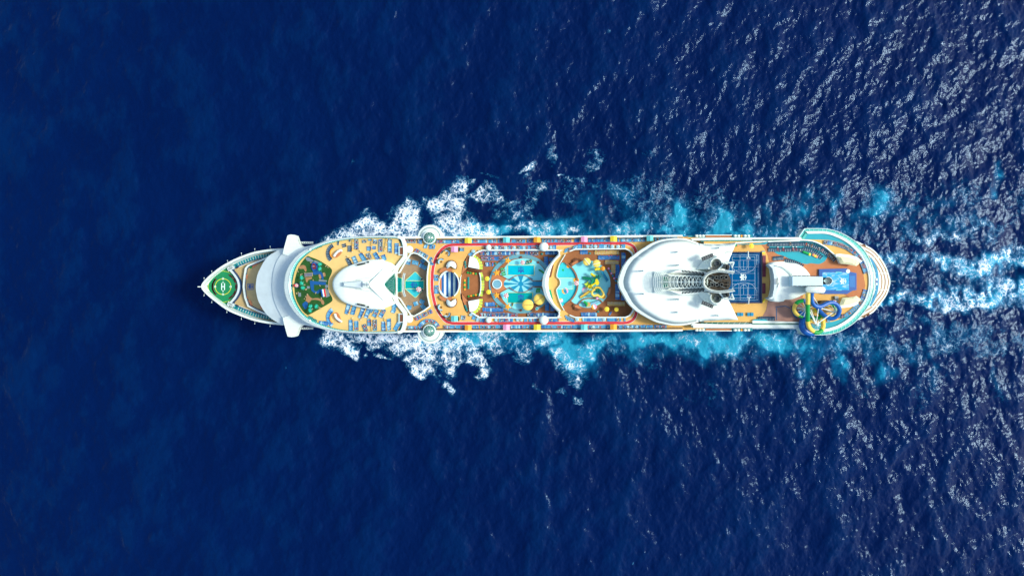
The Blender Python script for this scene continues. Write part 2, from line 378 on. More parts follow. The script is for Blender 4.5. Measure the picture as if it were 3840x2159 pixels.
    idx = np.arange(nx*ny).reshape(ny, nx); q = np.stack([idx[:-1,:-1], idx[:-1,1:], idx[1:,1:], idx[1:,:-1]], -1).reshape(-1, 4)
    me = bpy.data.meshes.new('sea'); me.vertices.add(len(co)); me.vertices.foreach_set('co', co.ravel())
    me.loops.add(q.size); me.loops.foreach_set('vertex_index', q.ravel().astype('i4'))
    me.polygons.add(len(q)); me.polygons.foreach_set('loop_start', np.arange(0, q.size, 4, dtype='i4')); me.polygons.foreach_set('loop_total', np.full(len(q), 4, 'i4'))
    me.update(); me.polygons.foreach_set('use_smooth', np.ones(len(q), bool))
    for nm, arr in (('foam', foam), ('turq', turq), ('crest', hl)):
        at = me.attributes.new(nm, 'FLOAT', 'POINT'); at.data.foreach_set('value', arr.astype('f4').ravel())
    o = bpy.data.objects.new('sea', me); COL.objects.link(o); tag(o, kind='structure')
    m = bpy.data.materials.new('sea_water'); m.use_nodes = True; me.materials.append(m)
    n = m.node_tree; b = n.nodes['Principled BSDF']; L = n.links.new
    def N(t, **k):
        x = n.nodes.new(t)
        for a, v in k.items(): setattr(x, a, v)
        return x
    def mth(op, a, bb=None, clamp=False):
        x = N('ShaderNodeMath', operation=op, use_clamp=clamp)
        for i, v in enumerate((a, bb)):
            if v is None: continue
            if isinstance(v, (int, float)): x.inputs[i].default_value = v
            else: L(v, x.inputs[i])
        return x.outputs[0]
    def rmap(v, a, c, d=0, e=1, sm=True):
        x = N('ShaderNodeMapRange', interpolation_type='SMOOTHSTEP' if sm else 'LINEAR'); L(v, x.inputs[0])
        for i, q_ in enumerate((a, c, d, e)): x.inputs[i+1].default_value = q_
        return x.outputs[0]
    tc = N('ShaderNodeTexCoord').outputs['Object']
    def noise(scale, detail=4, rough=.55, vec=tc, st=(1,1,1), rot=0, dist=0):
        mp = N('ShaderNodeMapping'); mp.inputs['Scale'].default_value = st; mp.inputs['Rotation'].default_value = (0,0,rot); L(vec, mp.inputs[0])
        x = N('ShaderNodeTexNoise'); x.inputs['Scale'].default_value = scale; x.inputs['Detail'].default_value = detail; x.inputs['Roughness'].default_value = rough
        x.inputs['Distortion'].default_value = dist; L(mp.outputs[0], x.inputs['Vector']); return x
    A = lambda s_: N('ShaderNodeAttribute', attribute_name=s_).outputs['Fac']
    fo, tu, cr = A('foam'), A('turq'), A('crest')
    # lacy network
    nd = noise(.35, 5).outputs['Color']; ad = N('ShaderNodeVectorMath', operation='SUBTRACT'); L(nd, ad.inputs[0]); ad.inputs[1].default_value = (.5,.5,.5)
    sm_ = N('ShaderNodeVectorMath', operation='SCALE'); L(ad.outputs[0], sm_.inputs[0]); sm_.inputs['Scale'].default_value = 7
    ps = N('ShaderNodeVectorMath', operation='ADD'); L(tc, ps.inputs[0]); L(sm_.outputs[0], ps.inputs[1])
    def lace(scale, wdt):
        v = N('ShaderNodeTexVoronoi', feature='DISTANCE_TO_EDGE'); v.inputs['Scale'].default_value = scale; L(ps.outputs[0], v.inputs['Vector'])
        return rmap(v.outputs['Distance'], 0, wdt, 1, 0)
    l1, l2 = lace(.22, .16), lace(.55, .25)
    fine = noise(1.1, 6, .7).outputs['Fac']; mid = noise(.22, 5, .6, dist=.6).outputs['Fac']
    lc = mth('MAXIMUM', l1, mth('MULTIPLY', l2, .8))
    # density: foam mask pushes a threshold through noise + lace
    v = mth('ADD', mth('MULTIPLY', fo, .70), mth('MULTIPLY', mth('SUBTRACT', mid, .5), 1.3))
    v = mth('ADD', v, mth('MULTIPLY', mth('SUBTRACT', fine, .5), .75))
    v = mth('ADD', v, mth('MULTIPLY', mth('SUBTRACT', lc, .4), .62))
    cov = mth('MULTIPLY', rmap(v, .34, 1.18), rmap(fo, .06, .3), True)
    # light aerated water around the foam
    t2 = mth('ADD', mth('MULTIPLY', tu, .95), mth('MULTIPLY', mth('SUBTRACT', mid, .5), .9)); t2 = mth('ADD', t2, mth('MULTIPLY', fo, .62))
    t2 = rmap(t2, .14, 1.10)
    t2 = mth('MULTIPLY', t2, rmap(mth('ADD', tu, fo), .03, .25), True)
    def mix(f, a, c_):
        x = N('ShaderNodeMix', data_type='RGBA'); 
        L(f, x.inputs[0])
        for i, q_ in ((6, a), (7, c_)):
            if isinstance(q_, tuple): x.inputs[i].default_value = q_
            else: L(q_, x.inputs[i])
        return x.outputs[2]
    deep = mix(rmap(noise(.02, 3).outputs['Fac'], .35, .7), (.00002,.0064,.049,1), (.00003,.0076,.055,1))
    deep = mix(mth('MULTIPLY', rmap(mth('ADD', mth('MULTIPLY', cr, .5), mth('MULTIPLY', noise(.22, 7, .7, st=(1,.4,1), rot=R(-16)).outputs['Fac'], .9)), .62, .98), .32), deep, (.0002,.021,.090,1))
    c1 = mix(t2, deep, (.001,.11,.24,1))
    c2 = mix(rmap(mth('MULTIPLY', t2, t2), .3, 1), c1, (.02,.30,.45,1))
    frag = mix(rmap(mth('ADD', mth('MULTIPLY', fine, .5), mth('MULTIPLY', lc, .45)), .28, .68), (.14,.42,.62,1), (.84,.90,.93,1))
    frag = mix(rmap(cov, .15, .85), (.015,.26,.46,1), frag)
    c3 = mix(cov, c2, frag)
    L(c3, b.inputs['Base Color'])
    b.inputs['IOR'].default_value = 1.33; b.inputs['Specular Tint'].default_value = (.42,.70,1,1)
    L(rmap(cov, 0, .5, .07, .8, False), b.inputs['Roughness']); b.inputs['Specular IOR Level'].default_value = .24
    # ripples
    r1 = noise(1.0, 4, .6, st=(1,.5,1), rot=R(-18)).outputs['Fac']; r2 = noise(1.6, 4, .6, st=(1,.5,1), rot=R(-30)).outputs['Fac']
    hh = mth('ADD', mth('MULTIPLY', r1, .40), mth('MULTIPLY', r2, .12)); hh = mth('ADD', hh, mth('MULTIPLY', cov, .2))
    bp = N('ShaderNodeBump'); bp.inputs['Strength'].default_value = .40; bp.inputs['Distance'].default_value = 1.0; L(hh, bp.inputs['Height'])
    L(bp.outputs[0], b.inputs['Normal'])
    # open sea out to the horizon: a frame of water round the detailed sheet
    z = -.2; far = 9000; X2, Y2 = X/2-.4, Y/2-.4
    f = MB(); f.prism([(-far,-far),(far,-far),(far,far),(-far,far)], z, z-.5, m, holes=[[(-X2,-Y2),(X2,-Y2),(X2,Y2),(-X2,Y2)]])
    tag(f.build('open_sea'), kind='structure')
build_sea()
# ------------------------------------------------------------------ the ship
ship = thing('cruise_ship', 'long white cruise ship with orange decks and pools under way on the dark blue sea', 'cruise ship')
CY = 1067.0                                   # photo row of the ship's centre line amidships
def mirror(pts, cy=1074.6, rev=True):
    q = [(x, 2*cy-y) for x, y in pts]; return q[::-1] if rev else q
def at_z(pts, z): return [(p[0], p[1], z) for p in WP(pts, z)]

# hull: a loft from the keel line up to the bow rail
bow_top = [(756,1073),(773.5,1045.6),(817,1008.5),(857.6,983),(904,961.5),(956,944),(1014,934.5),(1066,931),(1150,929)]
bow_bot = [(756,1074),(771,1099),(817,1137),(857.6,1165),(904,1185),(956,1203),(1014,1214),(1066,1219.5),(1150,1221)]
def half(x):                                   # half-breadth at deck and at the waterline, world metres from the bow tip
    return 0
top = WP(smooth(bow_top, 6), 25); bot = WP(smooth(bow_bot, 6), 25)
tipx = top[0][0]
aft_top = [(x, 20.0) for x in np.linspace(-80, 140, 14)]+[(150, 18.2), (160, 14), (165, 7), (167, 1)]
prof_t = [p for p in top]+aft_top; prof_b = [p for p in bot]+[(x, max(-18.2, 1.8-y)) for x, y in aft_top]
def wl(p, f, z):                               # pull the bow lines in towards the waterline
    x, y = p
    if x < -60: t = (x-tipx)/(-60-tipx); return (tipx+9*f+(x-tipx)*(1-9*f/(-60-tipx)), y*(1-.38*f*(1-t)), z)
    return (x if x < 140 else 140+(x-140)*(1-.3*f), y*(1-.04*f), z)
rings = []
for z, f in ((25, 0), (21, .22), (15, .6), (8, .9), (0, 1), (-4, 1)):
    rings.append([wl(p, f, z) for p in prof_t]+[wl(p, f, z) for p in prof_b[::-1]])
hb = MB(); hb.loft(rings[::-1], WHITE, closed=True, smooth=True); hb.build('hull', ship)
# bow bulwark, decks
bowline = bow_top[::-1][1:]+bow_bot[1:-1]
bl = smooth(bowline, 6); blw = WP(bl, 25)
MB().wall(offset(blw, .5), .95, 25.5, 20, WHITE).build('bow_bulwark', ship)
bowdeck = MB(); inner = offset(blw, .9); bowdeck.prism(inner, 21.2, 20.5, TAN); bowdeck.build('bow_deck', ship)
wt = MB(); wt.wall([p for p in offset(blw, 2.6) if p[0] > -134][:30], 2.0, 21.5, 21.2, WHITE); wt.wall([p for p in offset(blw, 2.6) if p[0] > -134][-30:], 2.0, 21.5, 21.2, WHITE)
wt.build('deck_margin', ship)
# turquoise floor panels between white frames along both sides of the bow
for side in (bow_top, bow_bot):
    p = resample(offset(WP(smooth(side[3:8], 8), 21.6), -2.75 if side is bow_top else 2.75), 22)
    m = MB()
    for i in range(21):
        (x0, y0), (x1, y1) = p[i], p[i+1]; a = math.atan2(y1-y0, x1-x0)
        m.box((x0+x1)/2, (y0+y1)/2, 21.5, 21.58, math.hypot(x1-x0, y1-y0)*.78, 1.75, TURQD, a)
    m.build('side_panel_row', ship)
    q = offset(WP(smooth(side[3:8], 8), 21.6), -3.85 if side is bow_top else 3.85); MB().wall(q, .28, 22.2, 21.2, NAVYL).build('deck_edge_rail', ship)
# helipad
hz = 22.2
hel = [(768,1073),(778,1056),(815,1020),(843,1000),(852,1003),(862,1016),(876,1032),(886,1052),(889.5,1074),(886,1096),(876,1116),(862,1132),(854,1146),(845,1151),(815,1130),(776,1094)]
heli = MB().prism(WP(hel, hz), hz, 20.8, HELI, ms=WHITE).build('helipad', ship)
hcx, hcy = 836.5, 1074.6
def ring_line(name, cx, cy, r0, r1, z, m, parent, a0=0, a1=360, n=64):
    a = WP(circ(cx, cy, r0, None, n, a0, a1), z); b = WP(circ(cx, cy, r1, None, n, a0, a1), z)
    mb = MB(); v = [(p[0], p[1], z) for p in a+b]; k = len(a); full = a1-a0 >= 360
    mb.add(v, [(i, (i+1) % k, k+(i+1) % k, k+i) for i in range(k if full else k-1)], m); o = mb.build(name, parent); return o
ring_line('yellow_circle', hcx, hcy, 28.4, 30.6, hz+.03, LIMEY, heli)
def line_px(mb, pts, wpx, z, m, closed=False):
    p = WP(pts, z); mb.wall(p, wpx*sc(z), z+.03, z-.1, m, closed)
lm = MB(); line_px(lm, [(807,1019.5),(820,1017.5),(837,1016.5),(852,1018.5),(866,1024)], 1.4, hz+.03, LIMEY); lm.build('touchdown_line', heli); lm = MB(); line_px(lm, [(807,1129.5),(820,1131.7),(837,1132.7),(852,1130.5),(866,1125)], 1.4, hz+.03, LIMEY)
lm.build('touchdown_line', heli); lm = MB(); line_px(lm, [(784,1055),(781,1066),(780.5,1075),(781,1083),(784,1094)], 1.2, hz+.03, LIMEY)
lm.build('touchdown_line', heli)
hm = MB()
for x0, x1, y0, y1 in ((829.5,832.8,1061.5,1087.5),(840.2,843.5,1061.5,1087.5),(832.8,840.2,1072.8,1076)):
    hm.prism(WP([(x0,y0),(x1,y0),(x1,y1),(x0,y1)], hz+.04), hz+.04, hz-.1, MARK)
hm.build('letter_h', heli)
for x, y in ((836.5,1044.8),(836.5,1102.8),(806.8,1074.6),(865,1074.6)): MB().lathe(*W(x,y,hz), [(.30,hz+.05),(.52,hz+.05)], MARK, 12, smooth=False).build('helipad_numeral', heli)
for x, y in ((836.5,1058.5),(836.5,1091.5)): MB().box(*W(x,y,hz), hz, hz+.05, .5, .5, MARK).build('wind_mark', heli)
# curved benches around the helipad
for c0, c1, r in ((135,225,38.5),):
    m = MB()
    for i in range(18):
        a = R(c0+(c1-c0)*i/17); m.box(*W(hcx+r*math.cos(a), hcy-r*math.sin(a), hz), hz, hz+.45, .5, .95, MAROON, a)
    m.build('bench_row', heli)
for c in (-52,-28,0,28,52):
    m = MB()
    for i in range(4):
        a = R(c-7+i*4.6); m.box(*W(hcx+50*math.cos(a), hcy-50*math.sin(a), hz), hz, hz+.45, .5, .85, MAROON, a)
    m.build('bench_row', heli)
# screen walls aft of the helipad
sw = smooth([(853,1003),(866,1016),(880,1033),(891,1052),(895,1074),(891,1096),(880,1116),(866,1132),(853,1146)], 5)
MB().wall(WP(sw, 23.5), .9, 23.4, 21, GREYW).build('breakwater', ship)
MB().wall(offset(WP(sw, 23.5), .7), .3, 23.0, 21, NAVYL).build('breakwater_edge', ship)
for y in (1006.5, 1140.5):
    m = MB(); x_, y_ = W(866, y, 23); m.box(x_, y_, 21, 23.6, 2.9, 1.6, GREYW, R(25 if y < 1074 else -25)); m.box(x_, y_, 23.6, 23.66, 2.2, .9, GREY, R(25 if y < 1074 else -25)); m.build('bow_stair_house', ship)
# flag staff, mooring gear, side lamps on the bow
m = MB(); m.tube([W3(741,1075,27), W3(778,1074.6,25)], .22, WHITE); m.box(*W(762,1074.6,25), 24, 25.6, 3.4, .35, WHITE); m.box(*W(764,1074.6,25), 24, 25.4, .3, 3.2, WHITE); m.build('bow_staff', ship)
m = MB(); m.box(*W(773,1074,22), 21, 22.6, 1.6, 2.0, PLAYG); m.build('windlass', ship)
for (x, y) in ((766,1050),(795,1024),(854,985),(906,957),(956,941),(1013.5,932),(766,1100.5),(795,1126),(851.5,1163),(906,1188.5),(956,1205.5),(1013.5,1215)):
    s_ = -1 if y < 1074 else 1; d = -s_
    m = MB(); a = W3(x, y, 25); b = a+Vector((0, -s_*1.4 if False else (1.0 if y < 1074 else -1.0), .3)); m.tube([a, b], .06, WHITE, 6); m.lathe(b.x, b.y, [(.0,b.z-.2),(.22,b.z-.1),(.22,b.z+.1),(0,b.z+.2)], GREYW, 8); m.build('bow_lamp', ship)
# crew sun deck in front of the bridge
cw = [(1012,962),(930,996),(921,1006),(915.6,1040),(912.7,1074.6),(915,1092),(918.5,1115),(930,1147),(965,1165),(1015,1185)]
crew = MB().prism(WP(cw, 21.9), 21.9, 21.3, TAN2).build('crew_deck', ship)
MB().wall(WP(cw, 23.2), .75, 23.2, 21, WHITE).build('crew_deck_wall', ship)
MB().wall(offset(WP(cw, 22.6), .65), .3, 22.4, 21, NAVYL).build('crew_deck_wall_edge', ship)

def emblem(name, px, py, wpx, z, m, parent, rot=0):
    """crown over anchor emblem, width wpx photo pixels, rot in degrees"""
    s = wpx*sc(z); cx, cy = W(px, py, z); mb = MB(); c, d = math.cos(R(rot)), math.sin(R(rot))
    def poly(pts): mb.prism([(cx+(x*c-y*d)*s, cy+(x*d+y*c)*s) for x, y in pts], z+.04, z-.02, m)
    poly([(-.42,.06),(.42,.06),(.50,.42),(.36,.34),(.24,.22),(.14,.34),(.16,.40),(0,.52),(-.16,.40),(-.14,.34),(-.24,.22),(-.36,.34),(-.50,.42)])
    poly([(-.44,-.16),(-.44,.0),(.44,.0),(.44,-.16),(.24,-.16),(.24,-.08),(.09,-.08),(.09,-.34),(-.09,-.34),(-.09,-.08),(-.24,-.08),(-.24,-.16)])
    for q in (1, -1):
        P_ = [(0,-.54),(.16*q,-.44),(.36*q,-.40),(.46*q,-.24),(.30*q,-.28),(.28*q,-.34),(.12*q,-.36),(0,-.38)]
        poly(P_ if q > 0 else P_[::-1])
    return mb.build(name, parent)
m = MB(); q = WP([(928.5,1064),(949.5,1064),(949.5,1085.5),(928.5,1085.5)], 21.93); m.wall(q, .22, 21.96, 21.8, MARKB, True); m.build('emblem_frame', crew)
emblem('emblem', 939, 1074.6, 17, 21.93, MARKB, crew, rot=90)

# bridge block: stepped sloping roofs
def arcsym(pts, cy=1074.6): return pts
c1 = smooth([(1062,931),(1040,940),(1020,951),(1002.7,964),(987,985),(976.6,1005),(967,1025),(962,1045.6),(959,1074.6),(962,1102),(969,1128),(982,1153),(993,1170),(1005.6,1184),(1020,1196),(1040,1208),(1062,1219)], 4)
c2 = smooth([(1068,944),(1058,952),(1049,961.5),(1039,978),(1031.6,996),(1026,1015),(1023,1034),(1021,1055),(1020.5,1074.6),(1021.5,1092),(1024,1109.5),(1029,1128),(1035,1145),(1042,1160),(1050,1175),(1058,1189),(1068,1203)], 4)
ring_out = smooth([(1190,914),(1151.5,933),(1126,947),(1108,962),(1092,981),(1079,1001),(1070,1022),(1065,1045.6),(1063,1074.6),(1066,1100.7),(1073,1121),(1082,1140),(1094,1159),(1108,1177),(1128,1196),(1151.5,1211),(1195,1229)], 4)
N = 65
A1 = resample(c1, N); A2 = resample(c2, N); A3 = resample(ring_out, N)
m = MB(); m.loft([at_z(A1, 22), at_z(A1, 31.2), at_z(A2, 33.0)], GREYW, closed=False, smooth=False)
m.loft([at_z(A2, 33.0), at_z(A2, 33.6), at_z(A3, 36.0)], GREYW, closed=False, smooth=False)
m.build('bridge_roof', ship)
for top_ in (1, 0):
    p = [(1078,883),(1083,880.5),(1094,879.5),(1104,880.5),(1109,883),(1120,914),(1140,931),(1100,965),(1060,952),(1064.5,931)]
    if not top_: p = mirror(p, 1071.5)
    z1, z0 = 34.6, 30.4
    MB().prism(WP(p, z1), z1, z0, WHITE, bottom=True).build('bridge_wing', ship)
    m = MB(); a, b = (1112,886), (1123,915)
    if not top_: a, b = (a[0], 2143-a[1]), (b[0], 2143-b[1])
    m.tube([W3(*a, 33), W3(*b, 33)], .2, DGREY, 6); m.build('wing_rail', ship)
    m = MB(); yy = 909.5 if top_ else 1230
    m.tube([W3(1121,yy-2,30), W3(1175,yy-2,30)], .14, WHITE, 6); m.tube([W3(1121,yy+3,30), W3(1175,yy+3,30)], .14, WHITE, 6)
    for x in range(1121, 1176, 7): m.tube([W3(x,yy-2,30), W3(x,yy+3,30)], .12, WHITE, 6)
    m.build('side_rail', ship)
for (x, y) in ((1029,1069),(1040,1072),(1046,1070),(1049,1074)): 
    pass
m = MB(); m.tube([W3(1030,1070,34), W3(1052,1071,34)], .25, WHITE, 6); m.box(*W(1040,1068,33), 33, 34.2, 1.1, .8, WHITE); m.box(*W(1049,1071,33), 33, 34, .8, 1.1, GREY); m.build('roof_antenna', ship)

# forward superstructure + observation deck
ring_full = smooth([(1511,888),(1485,884.6),(1420,884),(1340,886.5),(1253,896),(1195,912.5),(1151.5,933),(1126,947),(1108,962),(1092,981),(1079,1001),(1070,1022),(1065,1045.6),(1063,1074.6),(1066,1100.7),(1073,1121),(1082,1140),(1094,1159),(1108,1177),(1128,1196),(1151.5,1211),(1195,1229),(1253,1242.5),(1340,1250),(1420,1251),(1485,1250),(1511,1245)], 4)
aft_edge = [(1519,1225),(1522,1195),(1521,1168),(1490,1140),(1482,1120),(1482,1020),(1490,997),(1521,964),(1522,940),(1519,905)]
deckline = smooth([(1491,894),(1420,892.5),(1354.5,893.5),(1300,899),(1253,908.5),(1189,930),(1146,959),(1117,991),(1102,1030),(1096.5,1069),(1102,1109),(1122.5,1155),(1151.5,1187),(1195,1210.5),(1253,1230),(1300,1238),(1354.5,1241.5),(1420,1242.5),(1491,1241)], 5)
M_ = 81
Ro = resample(ring_full, M_); Di = resample(deckline, M_)
def lerp2(a, b, t): return [(p[0]*(1-t)+q[0]*t, p[1]*(1-t)+q[1]*t) for p, q in zip(a, b)]
m = MB(); Rw = WP(Ro, 40.7)
m.loft([[(x, y, 20) for x, y in Rw], [(x, y, 40.7) for x, y in Rw]], BALC, closed=False, smooth=False)
m.loft([at_z(Ro, 40.7), at_z(lerp2(Ro, Di, .10), 41.5), at_z(lerp2(Ro, Di, .55), 42.3), at_z(lerp2(Ro, Di, .60), 42.4)], WHITE, closed=False, smooth=False)
m.build('forward_rim', ship)
m = MB(); m.loft([at_z(lerp2(Ro, Di, .60), 42.4), at_z(lerp2(Ro, Di, .86), 41.9)], RAILG, closed=False, smooth=False)
m.loft([at_z(lerp2(Ro, Di, .86), 42.1), at_z(lerp2(Ro, Di, .97), 42.1), at_z(lerp2(Ro, Di, .975), 40.9)], TEAL, closed=False, smooth=False)
g = m.build('windscreen_ring', ship)
m = MB(); a, b = at_z(lerp2(Ro, Di, .58), 42.46), at_z(lerp2(Ro, Di, .88), 42.0)
aa, bb = resample(a, 150), resample(b, 150)
for p, q in zip(aa, bb): m.tube([p, q], .07, MARK, 4, cap=False)
m.tube(a, .12, MARK, 5); m.build('windscreen_frame', g)
obs_out = deckline+[(1511,1210),(1511,1168),(1480,1139),(1478,1075),(1480,997),(1511,962),(1511,925)]
MB().prism(WP(obs_out, 41), 41, 31, SAND2, ms=WHITE).build('observation_deck', ship)
band = smooth([(1491,889),(1505,892),(1514,912),(1517.5,940),(1516.5,963)], 4)+[(1495,990)]+smooth([(1485,1003),(1482,1012),(1474,1024),(1440,1058)],3)
for bp_ in (band, mirror(band, 1067.3)):
    MB().wall(WP(bp_, 42.3), 1.35, 42.3, 37.5, WHITE).build('screen_wall', ship)
    q = [(x-8 if y < 1003 or y > 1131 else x, y) for x, y in bp_[2:15]] if bp_ is band else [(x-8, y) for x, y in bp_[-15:-2]]
    MB().wall(WP(q, 41.5), .25, 41.8, 40.9, TEAL).build('screen_wall_glass', ship)
for y in (941, 1192):
    m = MB(); x_, y_ = W(1504.5, y, 41.5); m.box(x_, y_, 41, 42.0, 2.5, 4.0, GREYW); m.box(x_+.2, y_, 42.0, 42.05, 1.4, 3.2, DBROWN); m.box(x_-.9, y_, 42, 42.1, .15, 3.6, TEAL); m.build('stair_hatch', ship)
# sculptures in sand circles
for q, yy in ((1, 951), (-1, 1190.6)):
    sx, sy = W(1266.5, yy, 41.1); m = MB(); e = R(42*q if q > 0 else -68)
    m.prism([(sx+1.1*q*0+2.6*math.cos(t)*math.cos(e)-1.15*math.sin(t)*math.sin(e), sy+2.6*math.cos(t)*math.sin(e)+1.15*math.sin(t)*math.cos(e)) for t in np.linspace(0, 2*math.pi, 28)[:-1]], 41.06, 40.9, TERRA)
    oo = m.build('sculpture_base', ship)
    pth = [(1252,961),(1258,952),(1266,944),(1274,939.5),(1279,938.5),(1279,943)] if q > 0 else [(1256,1176),(1258,1185),(1264,1194),(1272,1200),(1279,1204),(1281,1202)]
    MB().tube([W3(x, y, 42.4) for x, y in smooth(pth, 4)], .55, WHITE, 8).build('sculpture', ship)
    MB().wall(WP(circ(1260, yy+(-2 if q > 0 else 2), 22, None, 14, 130, 250) if True else 0, 41.6), .22, 41.9, 41, ORANGE).build('curved_rail', ship)
for x, y in ((1162.5,936),(1161.7,1201.6)):
    m = MB(); m.lathe(*W(x,y,42), [(.5,41),(.5,41.6),(.62,41.8),(.55,42.3),(.3,42.65),(0,42.75)], WHITE, 16); m.build('small_dome', ship)

# mast house: white oval roof with fin and teal glass cone aft
mh = smooth([(1436,973),(1398,973),(1369,977),(1340,985),(1310,996),(1282,1011),(1262,1030),(1250,1048),(1247,1064),(1250,1084),(1262,1106),(1282,1128),(1310,1141),(1340,1150),(1369,1156),(1398,1159.5),(1437,1160.5)], 3)+[(1440,1155),(1462,1147),(1479,1139),(1440,1072),(1440,1058),(1481,997),(1462,984),(1440,978)]
def domeroof(name, pts, zb, zt, spine, m_, parent, power=1.0, zw=None, mw=None, n=9, inset=0):
    """roof over an outline: edge at zb, rising to zt over a spine segment"""
    (sx0, sy), (sx1, sy1) = spine; rings = []
    if zw is not None: rings.append([(p[0], p[1], zw) for p in WP(pts, zb)])
    for k in range(n+1):
        t = k/n; z = zb+(zt-zb)*math.sin(t*math.pi/2)**power; rr = []
        for x, y in pts:
            tx = min(max(x, sx0), sx1); rr.append((x*(1-t)+tx*t, y*(1-t)+sy*t))
        rings.append(at_z(rr, z))
    mb = MB(); mb.loft(rings, m_, smooth=True); return mb.build(name, parent)
mast = domeroof('mast_house_roof', mh, 43.6, 45.6, ((1300,1067),(1400,1067)), WHITE2, ship, zw=41, power=.8)
for i in range(6):
    for yb, s_ in ((993,-1),(1140,1)): MB().box(*W(1341+i*5.2, yb+s_*i*1.15, 45), 44.2, 45.25, .46, .7, DGREY, R(12*-s_)).build('roof_vent', mast)
for yb in (982.5,1151): MB().box(*W(1379, yb, 45), 43.6, 44.75, .85, .7, DGREY).build('roof_vent', mast)
m = MB(); m.loft([at_z([(1283,1058),(1360,1050),(1380,1066),(1360,1084),(1283,1074)], 46.4), at_z([(1290,1061),(1350,1057),(1366,1066),(1350,1077),(1290,1071)], 47.6)], GREYW, smooth=False, cap=True)
m.box(*W(1385,1066,48), 46.5, 50, 3.2, .8, WHITE); m.box(*W(1372,1066,48), 46.5, 48.6, 2.5, 2.5, WHITE); m.tube([W3(1365,1066,49.5), W3(1438,1066.5,46)], .28, WHITE, 6)
for s_ in (-1, 1):
    m.tube([W3(1337,1066+s_*17,46), W3(1395,1066+s_*27,45.6)], .18, WHITE, 6); m.tube([W3(1385,1067+s_*3,47), W3(1440,1067+s_*60,44.6)], .35, WHITE, 8)
m.tube([W3(1385,1056,50), W3(1385,1076,50)], .12, GREY, 6); m.tube([W3(1372,1060,50), W3(1376,1073,50)], .12, GREY, 6)
m.tube([W3(1385,1066,49), W3(1385,1066,54)], .3, WHITE, 8); m.build('radar_mast', mast)
glass = MB(); gp = [(1440,1060),(1479,1022),(1482,1045),(1482,1090),(1479,1111),(1440,1073)]
glass.loft([at_z(gp, 38), at_z(gp, 42.2), at_z([(1443,1063),(1476,1035),(1478,1050),(1478,1084),(1476,1098),(1443,1070)], 43.0)], TEAL2, smooth=False, cap=True)
gl = glass.build('glass_cone', ship); m = MB()
for i in range(11): y = 1026+i*8.2; m.tube([W3(1440,1061+i*1.1,42.9), W3(1478, y, 42.95 if 1 < i < 9 else 42.4)], .09, MARK, 4)
m.build('glazing_bar', gl)

# ---------------------------------------------------------------- midship
Z11, Z12 = 34.0, 37.5
main = MB()
body = [(-62,22),(133,22),(146,19.8),(154,15.4),(160,7.5),(160,-4.5),(154,-12.6),(146,-16.8),(133,-19),(-62,-19)]
main.prism([(x, y) for x, y in body[::-1]], 30.6, 18, BALC)
main.build('superstructure', ship)
main = MB(); b2 = [(-62,22.2),(84,22.2),(84,-19),(-62,-19)]; main.prism(b2[::-1], 33.6, 30.6, BALC); main.build('deck_house', ship)
solar = [(1538,953),(1550.5,948),(1566,952),(1588,966),(1609,984),(1604,1012),(1602,1035),(1601.5,1068),(1602.6,1107),(1611.6,1148),(1590,1164),(1552,1185.5),(1540,1181),(1518,1148),(1498.5,1118),(1487,1113),(1486,1023),(1497,1022),(1518,985)]
arch_in = [(2093,954),(2073.5,974),(2050.7,1004),(2037,1034.8),(2033,1072.8),(2035.6,1083),(2043,1110),(2058,1133),(2081,1159),(2096,1173)]
well1 = [(1730,1030),(1727,1038),(1725,1076),(1727,1118),(1733,1130),(1741,1158),(1752,1174),(1768,1171),(1780,1179),(1793,1186),(1820,1190.5),(2085,1190.5),(2095,1185),(2097,1177)]+arch_in[::-1]+[(2097,950),(2095,943),(2086,938),(1820,938.5),(1803,941),(1785,949),(1771,960),(1752,958),(1741,976),(1733,1005)]
bridge_r = smooth([(2120,954),(2110,971),(2101,986),(2095,1001),(2090,1022),(2088.8,1037),(2098,1046),(2102,1060.6),(2098,1072),(2088,1085),(2089.5,1100),(2092,1108),(2098,1127),(2106,1146),(2116,1163)], 3)
well2 = [(2136,1181),(2157,1189.6),(2345.6,1189.6),(2362,1182.8),(2373,1169),(2378,1155),(2330,1062),(2376,962),(2371,949),(2360,938.5),(2345.6,932.5),(2157,934.4),(2136,942)]
w2 = bridge_r+well2
loungec = circ(1683,1066,38,49,40)
d12 = [(1472,893.8),(2300,890),(2560,888),(2640,893),(2640,1233),(2560,1237),(2300,1238.5),(1472,1239.5)]
dk = MB(); dk.prism(WP(d12, Z12), Z12, 33.7, SAND, ms=WHITE, holes=[WP(solar, Z12), WP(well1, Z12), WP(w2, Z12), WP(loungec, Z12)])
deck12 = dk.build('sports_deck', ship)
for nm, px, m_ in (('solarium_deck', [(1478,940),(1618,940),(1618,1192),(1478,1192)], BROWN2), ('pool_deck', [(1637,930),(2105,930),(2105,1196),(1637,1196)], BROWN), ('splash_deck', [(2080,926),(2395,926),(2395,1194),(2080,1194)], BROWN)):
    MB().prism(WP(px, Z11), Z11, 33.62, m_).build(nm, ship)
